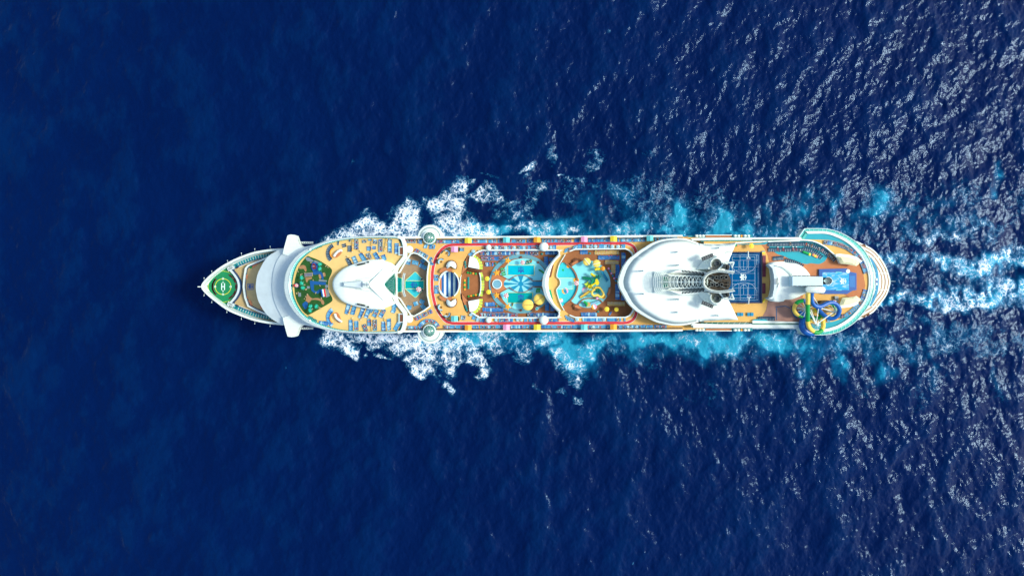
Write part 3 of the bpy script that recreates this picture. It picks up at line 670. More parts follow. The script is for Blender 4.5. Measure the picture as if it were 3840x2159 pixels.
# edge railings along wells (white cap on posts)
def rail(name, px, z, m_, parent, h=1.1, th=.35, closed=False):
    MB().wall(WP(px, z+h), th, z+h, z-.05, m_, closed).build(name, parent)
rail('solarium_rail', solar, Z12, WHITE, ship, closed=True, th=.5)
rail('well_rail', well1[:8][1:3], Z12, WHITE, ship)
rail('well_rail', smooth([(1768,1171),(1780,1179),(1793,1186),(1820,1190.5),(2080,1190.8),(2094,1186),(2098,1178),(2096,1170)], 3), Z12, WHITE, ship, th=.6)
rail('well_rail', smooth([(1773,960),(1785,949),(1803,941),(1822,938),(2084,937.6),(2095,941),(2098,949),(2094,957)], 3), Z12, WHITE, ship, th=.6)
rail('splash_rail', well2[::-1][:-6]+[], Z12, WHITE, ship, th=.5)
rail('splash_rail', well2[:6], Z12, WHITE, ship, th=.5)
rail('splash_rail', bridge_r, Z12, WHITE, ship, th=.35)
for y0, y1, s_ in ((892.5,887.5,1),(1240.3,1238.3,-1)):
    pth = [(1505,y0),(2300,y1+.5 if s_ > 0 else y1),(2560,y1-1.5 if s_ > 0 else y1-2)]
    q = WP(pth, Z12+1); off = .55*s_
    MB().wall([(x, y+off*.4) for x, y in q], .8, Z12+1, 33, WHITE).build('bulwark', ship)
    MB().wall([(x, y-s_*.8) for x, y in q], .35, Z12+.9, Z12-.1, DGREY).build('bulwark_dark_rail', ship)  # dark grey rail line along the inside of the bulwark
# long hatch of teak under balconies: bridge of sand between the two wells is part of the deck
# white arch structures over the bridge
L_ = smooth([(2101,955),(2093,954),(2073.5,974),(2050.7,1004),(2037,1034.8),(2033,1066),(2035.6,1080),(2043,1109),(2058,1132),(2081,1158),(2096.4,1171),(2102.4,1165)], 4)
Rr = smooth([(2103,957),(2098,962),(2081,979),(2070,998),(2062,1025),(2057.5,1045),(2056,1064),(2057.5,1081),(2063,1105),(2073,1130),(2085,1147),(2099,1160),(2103,1164)], 4)
a, b = resample(L_, 50), resample(Rr, 50)
m = MB(); m.loft([at_z(a, 38), at_z(a, 40.6), at_z(lerp2(a, b, .5), 41.4), at_z(b, 40.8), at_z(b, 37.5)], WHITE2, closed=False, smooth=False); m.build('arch_canopy', ship)
for pts in ([(2058,1042),(2067,1038),(2077,992),(2072,996),(2062,1025)], [(2058,1084),(2066,1087),(2074,1122),(2071,1122),(2062,1105)]):
    MB().prism(WP(pts, Z12+.3), Z12+.3, Z12-.5, PLAYG if pts[0][1] > 1060 else DBROWN, ms=WHITE).build('arch_planter', ship)
# running track
tl = smooth([(2386,1169),(2382,1184),(2371.5,1199.5),(2348.7,1209.8),(2310,1210.5)], 4)+smooth([(1712,1212),(1692,1211),(1671,1202.6),(1649,1175.7),(1633,1145),(1623,1104),(1620,1068),(1620.5,1040),(1623,1008.5),(1633,971),(1649,944),(1670,925),(1692,918.5),(1712,917.5)], 4)+smooth([(2310,912.6),(2348.7,912.6),(2371.5,921.5),(2382,936),(2387,955)], 4)
tw = WP(tl, Z12+.03)
trk = MB().wall(tw, 1.28, Z12+.04, Z12-.1, REDT).build('running_track', ship)
m = MB()
for d in (.72, -.72): m.wall(offset(tw, d), .13, Z12+.05, Z12-.1, MARK)
m.build('track_line', trk)
# round white domes on deck 12
def dome(px, py, rpx, z, h=1.0, name='satellite_dome'):
    r = rpx*sc(z+2); m = MB(); x, y = W(px, py, z+2.4)
    m.lathe(x, y, [(r*.35, z), (r*.35, z+1.0)]+[(r*math.cos(t), z+1.9+r*.85*math.sin(t)) for t in np.linspace(-.9, math.pi/2-.001, 12)], WHITE2, 32); m.build(name, ship)
for x, y, r in ((1534,935,14.3),(1534,1196,14.3),(1832,927.5,10.5),(1832,1200,10.8),(2039.4,925.3,17.2),(2039.4,1199.6,17.2)): dome(x, y, r, Z12)
# side pods with glass domes
for q, cy in ((1, 891), (-1, 1241)):
    z = 37.8; x, y = W(1612.5, cy, z); s = sc(z); a0, a1 = (0, math.pi) if q > 0 else (-math.pi, 0)
    m = MB(); m.lathe(x, y, [(30*s, 20),(46*s, 24),(48.5*s, z-1.4),(48.5*s, z-.6),(46*s, z-.1),(39.5*s, z)], WHITE, 40, a0, a1, smooth=False)
    m.lathe(x, y, [(35.5*s, z),(22*s, z+.5),(0, z+.5)], WHITE, 40, a0, a1, smooth=False); pod = m.build('side_pod', ship)
    m = MB(); m.lathe(x, y, [(39.5*s, z-.1),(37.5*s, z-.15),(35.5*s, z-.05)], TEAL2, 40, a0, a1, smooth=False); ringg = m.build('pod_window', pod)
    m = MB(); m.lathe(x, y, [(38*s, z-.02),(37.3*s, z-.02)], WHITE, 40, a0, a1, smooth=False)
    for i in range(1, 26):
        t = a0+math.pi*i/26; m.tube([(x+35.3*s*math.cos(t), y+35.3*s*math.sin(t), z+.03), (x+39.7*s*math.cos(t), y+39.7*s*math.sin(t), z+.03)], .06, MARK, 4)
    m.build('window_frame', ringg)
    zx, zy = W(1609.5, cy, z+2); s2 = sc(z+2)
    m = MB(); m.lathe(zx, zy, [(26.5*s2, z-.3),(26.5*s2, z+.3),(25*s2, z+.3)], TEAL, 48); m.lathe(zx, zy, [(24.5*s2, z-.3),(24*s2, z+1.7),(20.5*s2, z+1.7),(20.5*s2, z+1)], WHITE, 48, smooth=False); m.build('atrium_rim', pod)
    m = MB(); m.lathe(zx, zy, [(20.5*s2*math.cos(t), z+1.5+1.6*math.sin(t)) for t in np.linspace(0, math.pi/2-.001, 7)], TEAL2, 32, smooth=False); gd = m.build('atrium_glass_dome', pod)
    m = MB()
    for i in range(16):
        t = 2*math.pi*i/16; m.tube([(zx+20.5*s2*math.cos(u)*math.cos(t), zy+20.5*s2*math.cos(u)*math.sin(t), z+1.55+1.6*math.sin(u)) for u in np.linspace(0, 1.5, 6)], .05, MARK, 4, cap=False)
    m.lathe(zx, zy, [(.45, z+3.1),(.45, z+3.3),(0, z+3.5)], WHITE, 12); m.build('dome_rib', gd)

# solarium pool
zp = Z11+.25
def pool(name, px, z, m_, parent=ship, rim=CREAM, t=.25, rimw=.5):
    o = MB().prism(WP(px, z), z, z-t, m_).build(name, parent)
    if rim: MB().wall(WP(px, z), rimw*.5, z+.06, z-t, rim, True).build('pool_edge', o)
    return o
pool('solarium_pool', [(1519,1052.5),(1556,1019),(1562,1022),(1590,1052),(1590,1083),(1562,1113),(1556,1116),(1519,1083)], zp, AQUAW)
pl = pool('solarium_pool_centre', [(1519,1052.5),(1590,1052.5),(1590,1082.5),(1519,1082.5)], zp+.04, TEALW)
emblem('emblem', 1552, 1067.5, 24, zp+.06, MARKB, pl, rot=90)
pool('solarium_side_pool', [(1485,1037),(1508,1043),(1508,1093),(1485,1098)], zp, TEALW)
m = MB(); ar = smooth([(1517,1024),(1513,1040),(1511.5,1067),(1513,1094),(1519,1112)], 5); m.wall(WP(ar, Z11+2.6), .95, Z11+2.6, Z11+2.2, GREYW); m.wall(WP([(x+1, y) for x, y in ar], Z11+2.7), .12, Z11+2.9, Z11+2.5, GREY)
m.build('foot_bridge', ship)
for x, y in ((1582,1046.6),(1582.5,1087)):
    m = MB(); m.lathe(*W(x,y,Z11+.8), [(.55,Z11),(.6,Z11+.7),(.5,Z11+.72)], WHITE, 16, smooth=False); pt = m.build('round_planter', ship); m = MB()
    m.lathe(*W(x,y,Z11+.8), [(.5,Z11+.7),(.42,Z11+1.0),(0,Z11+1.1)], mat('planter_green',(24,50,30),.8,.3,4), 12); m.build('planting', pt)
# striped lounge circle
z = Z11+.06
m = MB(); cc = circ(1683,1066,36.5,47.5,60)
def clipx(pts, x0, x1, cx=1683, cy=1066, rx=36, ry=47):
    up = []; xs = np.linspace(max(x0, cx-rx+.01), min(x1, cx+rx-.01), 8)
    for x in xs: up.append((x, cy-ry*math.sqrt(max(0, 1-((x-cx)/rx)**2))))
    return up+[(x, 2*cy-y) for x, y in up[::-1]]
fl = MB().prism(WP(circ(1683,1066,40,51,40), z), z, Z11, TERRA).build('lounge_floor', ship)
for k in range(7):
    x0 = 1656+k*8.6; m = MB(); m.prism(WP(clipx(None, x0, x0+8.6), z+.03), z+.03, z-.05, [PBLUE, MARK][k % 2] if k % 2 else MARKB); m.build('stripe_panel', fl)
MB().wall(WP(circ(1683,1066,39,50,40,-60,60), Z12+1), .5, Z12+1, Z11, WHITE).build('lounge_wall', ship)
MB().wall(WP(circ(1683,1066,39,50,30,95,150), Z12+1), .5, Z12+1, Z11, WHITE).build('lounge_wall', ship)
MB().wall(WP(circ(1683,1066,39,50,30,210,265), Z12+1), .5, Z12+1, Z11, WHITE).build('lounge_wall', ship)
for pts in ([(1645,1018),(1656,1006),(1672,1002),(1690,1006),(1697,1012),(1690,1020),(1672,1014),(1652,1024)],):
    for pp in (pts, mirror(pts, 1066)): MB().prism(WP(pp, Z12+1.2), Z12+1.2, Z12-.4, TERRA, ms=DBROWN, bottom=True).build('bar_counter', ship)
for cy, s_ in ((997,1),(1131.5,-1)):
    x, y = W(1691.5, cy, Z12+2); s = sc(Z12+2); a0 = R(-50) if s_ > 0 else R(-130-100)
    a0, a1 = (R(-35), R(215)) if s_ > 0 else (R(145), R(395))
    m = MB(); m.lathe(x, y, [(22*s, Z12-.2),(22*s, Z12+.8),(19*s, Z12+.9)], DBROWN, 40, a0, a1, smooth=False); kb = m.build('bar_canopy_base', ship)
    m = MB(); m.lathe(x, y, [(19*s, Z12+.8),(18*s, Z12+1.6),(11*s, Z12+2.3),(0, Z12+2.6)], WHITE2, 40, a0, a1, smooth=True); m.build('bar_canopy', ship)
# fan shaped stage roofs with dark wood sides
fan = [(1761.5,961),(1773,962),(1781,966.5),(1788,973),(1794,987),(1796,998),(1795.6,1008.5),(1756,1001)]
for pp, wood in ((fan, [(1755,956),(1761,961),(1756,1001),(1742,1016),(1731,1030),(1736,1000)]), (mirror(fan, 1065), mirror([(1755,956),(1761,961),(1756,1001),(1742,1016),(1731,1030),(1736,1000)], 1065))):
    MB().prism(WP(pp, Z12+1.4), Z12+1.4, Z11, WHITE2, ms=WHITE).build('stage_roof', ship)
    MB().prism(WP(wood, Z12+.2), Z12+.2, Z11, TERRA, ms=DBROWN).build('stage_side', ship)
for pp in ([(1755,1004),(1796,1012),(1806,1012),(1800,1020),(1757,1010)], mirror([(1755,1004),(1796,1012),(1806,1012),(1800,1020),(1757,1010)], 1065)):
    MB().prism(WP(pp, Z12-.8), Z12-.8, Z11, DBROWN).build('stage_steps', ship)
MB().wall(WP(smooth([(1798,1022),(1802,1040),(1803.5,1065),(1802,1092),(1796,1112)], 5), Z11+1), .45, Z11+1.1, Z11, WHITE).build('stage_wall', ship)

# main pool island
EX, EY, z = 1955, 1064, Z11+.35
def ell(rx, ry, n=72, a0=0, a1=360): return circ(EX, EY, rx, ry, n, a0, a1)
isl = MB(); isl.prism(WP(ell(122,111), z), z, Z11, RIVER, ms=CURB); isl = isl.build('pool_island', ship)
def disc(name, px, dz, m_, parent=isl): return MB().prism(WP(px, z+dz), z+dz, z-.1, m_).build(name, parent)
disc('inner_kerb', ell(108,97), .08, CURB); disc('island_deck', ell(106,95), .11, BROWN)
lobe_t = [(x, y) for x, y in ell(104,92, 90, 180, 360)]
# two pale blue lobes above and below the sunburst
up = smooth([(1876,1028),(1884,1014),(1893,1002),(1903,990),(1920,977),(1940,971),(1962,969),(1985,972),(2008,980),(2026,993),(2042,1012),(2046,1030)], 3)
lob1 = up+[(2030,1052),(1999,1052),(1990,1043),(1975,1035),(1953.5,1031),(1932,1035),(1918,1043),(1911,1051),(1876,1032)]
disc('splash_floor', lob1, .14, LBLUE)
lob2 = [(1876,1096),(1911,1078),(1920,1087),(1936,1094),(1953.5,1097),(1972,1094),(1988,1087),(1998,1078),(2028,1078),(2040,1102),(2040,1118),(2018,1140),(1990,1158),(1960,1161),(1930,1158),(1905,1146),(1886,1124),(1876,1104)]
disc('splash_floor', lob2, .14, LBLUE)
disc('hot_tub_deck', [(1846,1030),(1876,1032),(1911,1051),(1911,1078),(1876,1096),(1846,1100),(1838,1065)], .16, TERRA)
mb_ = MB(); 
for k in range(16):
    a0, a1 = 2*math.pi*(k-.5)/16, 2*math.pi*(k+.5)/16; pts = [(1953,1064)]+[(1953+64*math.cos(t) if abs(math.cos(t)) > .8 and math.cos(t) < 0 else 1953+56*math.cos(t), 1064+32*math.sin(t)) for t in np.linspace(a0, a1, 6)]
    mb_.prism(WP(pts, z+.2), z+.2, z-.1, PBLUE if k % 2 == 0 else PBLUE2)
mb_.prism(WP(circ(1953,1064,9.5), z+.24), z+.24, z, PBLUE); mb_.prism(WP([(1997,1055),(2034,1055),(2034,1073),(1997,1073)], z+.22), z+.22, z, PBLUE); mb_.build('sunburst_pool', isl)
m = MB()
for pth in (smooth([(1876,1031),(1911,1051),(1911,1050)],1)+smooth([(1911,1050),(1930,1036),(1953.5,1031),(1977,1036),(1997.6,1053)],4)+[(2030,1053),(2036,1038)], [(1876,1097),(1911,1077.5)]+smooth([(1911,1078),(1930,1091),(1953,1097),(1977,1091),(1997.6,1075)],4)+[(2030,1075),(2036,1090)]):
    m.wall(WP(pth, z+.5), .3, z+.5, z, CURB)
m.build('sunburst_kerb', isl)
p1 = [(1903.5,994),(2003.6,994),(2003.6,1031.7),(1903.5,1031.7)]
q1 = pool('upper_pool', p1, z+.22, CYANW, isl, t=.1); emblem('emblem', 1953.5, 1012, 23, z+.25, MARKB, q1, rot=180)
p2 = [(1903.5,1096.5),(1997.5,1096.5),(1997.5,1119),(1990,1124),(1985,1135.7),(1903.5,1135.7)]
q2 = pool('lower_pool', p2, z+.22, TEALW, isl, t=.1); emblem('emblem', 1953.5, 1114.5, 23, z+.25, MARKB, q2, rot=0)
m = MB(); x, y = W(1864,1065,z+.9); s = sc(z); m.lathe(x, y, [(18.5*s, z),(18.5*s, z+.8),(15.3*s, z+.85),(15.3*s, z+.5)], WHITE, 32, smooth=False); ht = m.build('hot_tub', ship)
MB().lathe(x, y, [(15.3*s, z+.62),(0, z+.62)], mat('hot_tub_water',(120,170,195),.1,.2,3), 32).build('hot_tub_water', ht)
m = MB(); x, y = W(2013.5,1157,z+.7); m.lathe(x, y, [(6*s, z),(6*s, z+.7),(5*s, z+.75),(5*s, z+.5)], WHITE, 24, smooth=False); h2 = m.build('small_hot_tub', ship); MB().lathe(x, y, [(5*s, z+.6),(0, z+.6)], AQUAW, 24).build('hot_tub_water', h2)
for pts in ([(1992,1150),(2000,1140),(2008,1130),(2020,1138),(2004,1168),(1992,1166)], [(2004,1134),(2024,1142),(2028,1146),(2016,1150)]): MB().prism(WP(pts, z+.6), z+.6, z, DBROWN).build('pool_stair', isl)
for x, y in ((1953.5,964),(2018,984),(1953.5,1163)): MB().box(*W(x,y,z+.4), z, z+.6, .9, .9, DBROWN, .3).build('river_crossing', isl)

# splash bay in the second well
z = Z11+.3
sp = MB(); big = circ(2203,1065,90,92,72); sp.prism(WP(big, z), z, Z11, CURB, ms=DBROWN); bay = sp.build('splash_bay', ship)
def d2(name, px, dz, m_): return MB().prism(WP(px, z+dz), z+dz, z-.1, m_).build(name, bay)
d2('splash_floor', circ(2203,1065,86,88.5,72), .05, LBLUE)
lens = [(2080+87*math.cos(t), 1063+87*math.sin(t)) for t in np.linspace(-1.10, 1.10, 40)]
lw = [(2110,1152),(2098,1128),(2091,1105),(2088,1086),(2098,1074),(2102,1061),(2098,1047),(2089,1038),(2091,1020),(2096,1000),(2107,984)]
wave = [p for p in lens]+[(2118,1140),(2108,1150)]+lw[1:]
d2('wave_pool', wave, .10, AQUAW)
d2('shallow_step', [(2098,1042),(2149,1042),(2149,1084),(2094,1084),(2102,1061)], .14, LBLUE)
m = MB(); m.wall(WP([(2098,1041.5),(2149,1041.5),(2149,1084.5),(2094,1084.5)], z+.25), .18, z+.28, z, CREAM); m.wall(WP(lens, z+.9), .62, z+.9, z, CURB); m.build('bay_kerb', bay)
m = MB(); arc = smooth([(2168,1145),(2174,1134),(2186,1123),(2203,1118.5),(2222,1118.5),(2244,1121.5),(2254,1128),(2259,1134)], 4); m.wall(WP(arc, z+.7), .5, z+.7, z, CURB); m.build('toddler_kerb', bay)
for pts in ([(2139,989),(2158,976),(2170,972),(2175,982),(2160,989),(2144,1000)], [(2151,1143),(2160,1139),(2183,1151),(2182,1161),(2165,1157),(2150,1150)], [(2283,1077),(2295,1077),(2291,1098),(2282,1112),(2275,1105),(2281,1092)]):
    m = MB(); m.prism(WP(pts, z+.9), z+.9, z, CURB, ms=DBROWN); m.prism(WP([(x*.7+(pts[0][0]+pts[3][0])*.15, y*.7+(pts[0][1]+pts[3][1])*.15) for x, y in pts], z+1.2), z+1.2, z, TERRA); m.build('curved_steps', bay)
m = MB(); m.prism(WP([(2148,975),(2163,967),(2166,972),(2150,981)], Z11+1.0), Z11+1.0, Z11, DBROWN); m.build('serving_counter', ship)
m = MB(); m.prism(WP([(2155,1153),(2173,1159),(2170,1165),(2152,1159)], Z11+1.0), Z11+1.0, Z11, DBROWN); m.build('serving_counter', ship)
for (x, y, r, m_) in ((2131,998,6.5,ORANGE),(2161,1050,10,ORANGE),(2111.5,1012.5,3.6,GREEN)):
    MB().prism(WP(circ(x, y, r, None, 24), z+.2), z+.2, z-.1, m_).build('painted_spot', bay)
# beach ball floor paintings
def ball(x, y, r, cols, rot=0):
    m = MB(); n = len(cols)
    for k in range(n):
        a = np.linspace(-1, 1, 9); u0, u1 = -1+2*k/n, -1+2*(k+1)/n; pts = []
        for t in a: pts.append((u0*math.sqrt(max(0, 1-t*t)), t))
        for t in a[::-1]: pts.append((u1*math.sqrt(max(0, 1-t*t)), t))
        c, d = math.cos(R(rot)), math.sin(R(rot)); m.prism(WP([(x+r*(p*c-q*d), y+r*(p*d+q*c)) for p, q in pts], z+.16), z+.16, z-.1, cols[k])
    m.build('beach_ball_painting', bay)
ball(2119,1090.5,12,[ORANGE,PBLUE,PBLUE,PINK],-20); ball(2195,1089,13,[PINK,MARK,MARK,ORANGE],60); ball(2104,1126,7.5,[ORANGE,MARK,PINK],50); ball(2228,1150,10.5,[ORANGE,MARK,PINK],-20); ball(2263,1112,9,[ORANGE,ORANGE],30)
# ------------------------------------------------------------------ aft half of the ship
Z13 = 41.0
# side strips outside the aft decks: life raft platforms and boat deck
for q in (1, -1):
    fy = (lambda y: y) if q > 0 else (lambda y: 2121.3-y)
    P_ = lambda l: [(x, fy(y)) for x, y in l][::q]
    zz = 36.6
    MB().prism(WP(P_([(2580,883),(2645,880.5),(2822,880.5),(2822,893),(2580,897)]), zz), zz, 20, TURQD, ms=WHITE).build('raft_platform', ship)
    MB().prism(WP(P_([(2646,882.5),(2744,882.5),(2744,890.5),(2646,890.5)]), zz+.1), zz+.1, zz-.5, TERRA).build('side_balcony', ship)
    m = MB(); m.wall(WP(P_([(2645,881.4),(2745,881.4)]), zz+.9), .35, zz+.9, zz-.3, WHITE); m.build('balcony_rail', ship)
    fy = (lambda y: y) if q > 0 else (lambda y: 2114.5-y)
    MB().prism(WP(P_([(2590,895),(2625,892),(3006,889.5),(3006,900),(2700,899.5),(2600,902)]), 41.2), 41.2, 20, WHITE).build('side_trunk', ship)
    m = MB(); a = P_([(2628,903),(2700,899.8),(2822,899.8)]); b = P_([(2628,909),(2672,915.5),(2822,909)])
    a, b = resample(a, 20), resample(b, 20)
    m.loft([at_z(a, 41.0), at_z(b, 38.4)] if q > 0 else [at_z(b, 38.4), at_z(a, 41.0)], RAILG if q > 0 else TEAL2, closed=False, smooth=False); gp_ = m.build('side_glazing', ship)
    m = MB()
    for i in range(1, 19, 2): m.tube([Vector(at_z([a[i]], 41.05)[0]), Vector(at_z([b[max(0, i-1)]], 38.5)[0])], .08, MARK, 4)
    m.tube([Vector(p) for p in at_z(lerp2(a, b, .45), 39.95)], .08, MARK, 4); m.build('glazing_bar', gp_)
    MB().wall(WP((P_([(2640,915),(2680,916.5),(2740,914),(2790,908.5),(2822,906),(2960,903.8),(3000,902.5)]) if q > 0 else [(2822,1203.5),(2960,1207.5),(3000,1208.5)]), 42), .45, 42, 38, WHITE2).build('sports_rail', ship)
    for y_ in (898.8, 900.9): MB().wall(WP(P_([(2822,y_),(3000,y_-.3)]), 41.3), .22, 41.4, 41, TEAL2).build('slot_window', ship)
# life raft canisters: groups of white drums on the platforms
rf = MB(); L0 = 5.6*sc(37.5)
rf.tube([(-L0, 0, 0), (-L0*.9, 0, 0), (-L0*.88, 0, 0), (L0*.88, 0, 0), (L0*.9, 0, 0), (L0, 0, 0)], [.15, .52, .58, .58, .52, .15], WHITE2, 12)
rfm = None; k = 0
for x0, x1, n in ((2606,2642,3),(2750,2775,2),(2787,2812,2)):
    for q, yy in ((1, 884.8), (-1, 1236.9)):
        for i in range(n):
            x = x0+6+(x1-x0-12)*i/max(1, n-1); loc = W3(x, yy, 37.3)
            lab = f"white life raft canister, {ordinal(i)} from the bow end of the {'forward' if x0 < 2700 else 'middle' if x0 < 2780 else 'aft'} canister row on the {'upper' if q > 0 else 'lower'} side platform in the photo"
            lab = f"white life raft drum, {ordinal(i)} toward the stern of the {'forward' if x0 < 2700 else 'middle' if x0 < 2780 else 'aft'} row on the {'starboard' if q > 0 else 'port'} platform"
            if rfm is None: rfm = rf.build('life_raft_canister'); o = rfm
            else: o = rfm.copy(); COL.objects.link(o)
            o.location = loc; tag(o, lab, 'life raft', 'life raft canisters on the side platforms')
for q, yy in ((1, 884.8), (-1, 1236.9)): MB().box(*W(2781, yy, 37.4), 36.6, 37.6, .55*1.2, 1.0, ORANGE).build('raft_cradle', ship)

# sports deck and its ground colours
MB().prism(WP([(2640,905),(2880,905),(3000,903),(3000,1207),(2640,1207)], Z13), Z13, 30, SAND, ms=WHITE).build('aft_sports_deck', ship)
MB().prism(WP([(2822,1206),(2880,1205),(3004,1209),(3008,1229),(2600,1229),(2600,1216),(2822,1216)], 41.1), 41.1, 20, WHITE).build('side_trunk_ledge', ship)
for x0, x1, y in ((2823,2836,1214.3),(2864,2874,1213.8),(2896,2907,1213.8),(2937,2992,1214.2)): MB().prism(WP([(x0,y-1.4),(x1,y-1.4),(x1-3,y+1.4),(x0,y+1.4)], 41.15), 41.15, 41, TEAL2 if x1 < 2990 else PBLUE).build('slot_window', ship)
MB().prism(WP([(2857,920),(2866,930),(2880,960),(2888,1000),(2886,1060),(2882,1110),(2874,1160),(2861,1184),(2846,1203),(2880,1205),(3010,1207),(3010,1100),(3160,1100),(3230,1150),(3245,1070),(3230,985),(3140,975),(3080,930),(3010,903),(2857,905)], Z13+.05), Z13+.05, Z13-.3, TERRA).build('terracotta_deck', ship)
MB().prism(WP([(2881,1119),(2905,1129),(2945,1126),(2999,1112),(3008,1120),(3008,1207),(2846,1204),(2861,1184),(2874,1160)], Z13+.10), Z13+.10, Z13-.3, MAUVE).build('faded_deck', ship)
turqp = smooth([(2880,908),(2884,925),(2892,938),(2902,944),(2916,953),(2941,961),(2968,974),(2998,985),(3012,988),(3026,990),(3039,987),(3052,988),(3069,990),(3082,986),(3093,979),(3101,967),(3104,956)], 4)+[(3108,936),(3069,912),(3024,901),(2950,902)]
MB().prism(WP(turqp, Z13+.10), Z13+.10, Z13-.3, TURQ).build('turquoise_splash_floor', ship)
for pts in ([(2741,916),(2860,911),(2879,907.5),(2878,912),(2870,916.5),(2790,917),(2741,918)], [(2823,1202),(2826,1198),(2834,1196.5),(2868,1196.5),(2876,1199),(2880,1204)]): MB().prism(WP(pts, Z13+.8), Z13+.8, Z13-.3, TURQ).build('turquoise_bench_wall', ship)
# blue court
cz = Z13+.2
ct = MB(); ct.prism(WP([(2722,945.5),(2856,945.5),(2857,1135.5),(2722,1135.5)], cz), cz, Z13, COURTD, ms=COURTD); court = ct.build('sports_court', ship)
MB().prism(WP([(2731,951),(2848,951),(2848,1129),(2731,1129)], cz+.03), cz+.03, cz-.1, COURT).build('court_surface', court)
m = MB(); cl = lambda pts, w_=.5, closed=False: line_px(m, pts, w_, cz+.05, MARK, closed)
cl([(2734,956),(2843,956),(2843,1124),(2734,1124)], .55, True); cl([(2746,962.5),(2831,962.5),(2831,1117),(2746,1117)], .6, True)
for x in (2771,2788.5,2807): cl([(x,977),(x,1012)], .5); cl([(x,1064),(x,1105)], .5)
for y in (976,1001,1014,1025,1051.5,1065,1080,1105): cl([(2746,y),(2831 if y not in (976,1001,1080,1105) else 2843,y)], .45)
cl([(2775,956),(2775,1000)]); cl([(2801.5,956),(2801.5,1000)]); cl([(2776,1124),(2776,1080)]); cl([(2803,1124),(2803,1080)])
for cy, a0, a1, s_ in ((1000,0,180,1),(1080,180,360,-1)):
    cl([(2788.5+13.3*math.cos(R(t)), cy+s_*abs(12*math.sin(R(t)))) if s_ > 0 else (2789.5+13.3*math.cos(R(t)), cy-abs(12*math.sin(R(t)))) for t in range(0, 181, 15)])
cl([(2837,956),(2837,992)]+[(2788.5+44*math.cos(R(t)), 992+31*math.sin(R(t))) for t in range(18, 163, 9)]+[(2746.5,996)], .6)
cl([(2838,1124),(2838,1090)]+[(2789.5+44*math.cos(R(t)), 1089-30*math.sin(R(t))) for t in range(18, 163, 9)]+[(2746.5,1086)], .6)
m.build('court_line', court); emblem('emblem', 2786.5, 1039, 25, cz+.08, MARK, court, rot=90)
m = MB()
for x in range(2722, 2857, 8):
    for y in (945.5, 1135.5): m.tube([W3(x,y,cz), W3(x,y,cz+3.5)], .05, DGREY, 4)
for pth in ([(2722,945.5),(2857,945.5),(2857,1135.5),(2722,1135.5)],): m.wall(WP(pth, cz+3.4), .14, cz+3.5, cz+3.3, DGREY, True); m.wall(WP(pth, cz+.5), .3, cz+.5, cz, COURTD, True)
m.build('court_fence', court)
for q, x, y in ((1, 2795, 945), (-1, 2797, 1137.5)):
    o = thing('basketball_hoop', f"white Y armed basketball hoop standing over the {'starboard' if q > 0 else 'port'} end of the blue court", 'basketball hoop', (*W(x, y, Z13), Z13), 0 if q > 0 else math.pi, 'basketball hoops at the court')
    m = MB(); m.tube([(0,0,0),(0,0,3.6)], .2, WHITE, 8); m.tube([(0,0,3.6),(0,-2.3,4.0)], .24, WHITE, 6); m.tube([(0,-2.3,4.0),(-.75,-3.1,4.0)], .16, WHITE, 6); m.tube([(0,-2.3,4.0),(.75,-3.1,4.0)], .16, WHITE, 6); m.build('stand', o)
    MB().box(0,-3.15,3.5,4.5,1.9,.10,GREYW).build('backboard', o); MB().lathe(0,-3.55,[(.30,3.75),(.36,3.78),(.30,3.81)],CORAL,14).build('rim', o)
for i, x in enumerate((2775.8, 2814.3)):
    o = thing('ping_pong_table', f"turquoise table tennis table {'nearer the funnel' if i == 0 else 'nearer the stern'} on the orange sports deck", 'ping pong table', (*W(x,1178.4,Z13+.76), Z13+.05), 0, 'table tennis tables')
    for s_ in (-1, 1): MB().box(s_*.70,0,.71,.76,1.36,1.55,PBLUE).build('table_top', o)
    MB().box(0,0,.70,.93,.03,1.8,DGREY).build('net', o)
    for a in (-1, 1):
        for b in (-1, 1): MB().box(a*1.1,b*.6,0,.71,.07,.07,GREY).build('leg', o)
for x, y, h in ((2720,958,32),(2720,1160,30)): m = MB(); m.box(*W(x-2,y+0,Z13+1), Z13, Z13+1.4, .5, h*.115*1.4, WHITE); m.build('windbreak_wall', ship)
m = MB()
for x in (2724,2748):
    for y in (928,): m.box(*W(x+12*0,y,Z13+.3), Z13, Z13+.5, 2.2, 1.0, TERRA)
m = MB(); m.box(*W(2735,927,Z13+.3), Z13, Z13+.4, 3.2, 1.2, DBROWN); m.build('deck_stairs', ship); m = MB(); m.box(*W(2736,1187,Z13+.3), Z13, Z13+.4, 3.0, 1.0, DBROWN); m.build('deck_stairs', ship)
# terracotta spectator strip beside the court
MB().box(*W(2866,998,Z13+.5), Z13, Z13+.5, 1.4, 9.5, MAROON).build('spectator_bench', ship); MB().box(*W(2865,1081,Z13+.5), Z13, Z13+.5, 1.4, 4.6, MAROON).build('spectator_bench', ship)

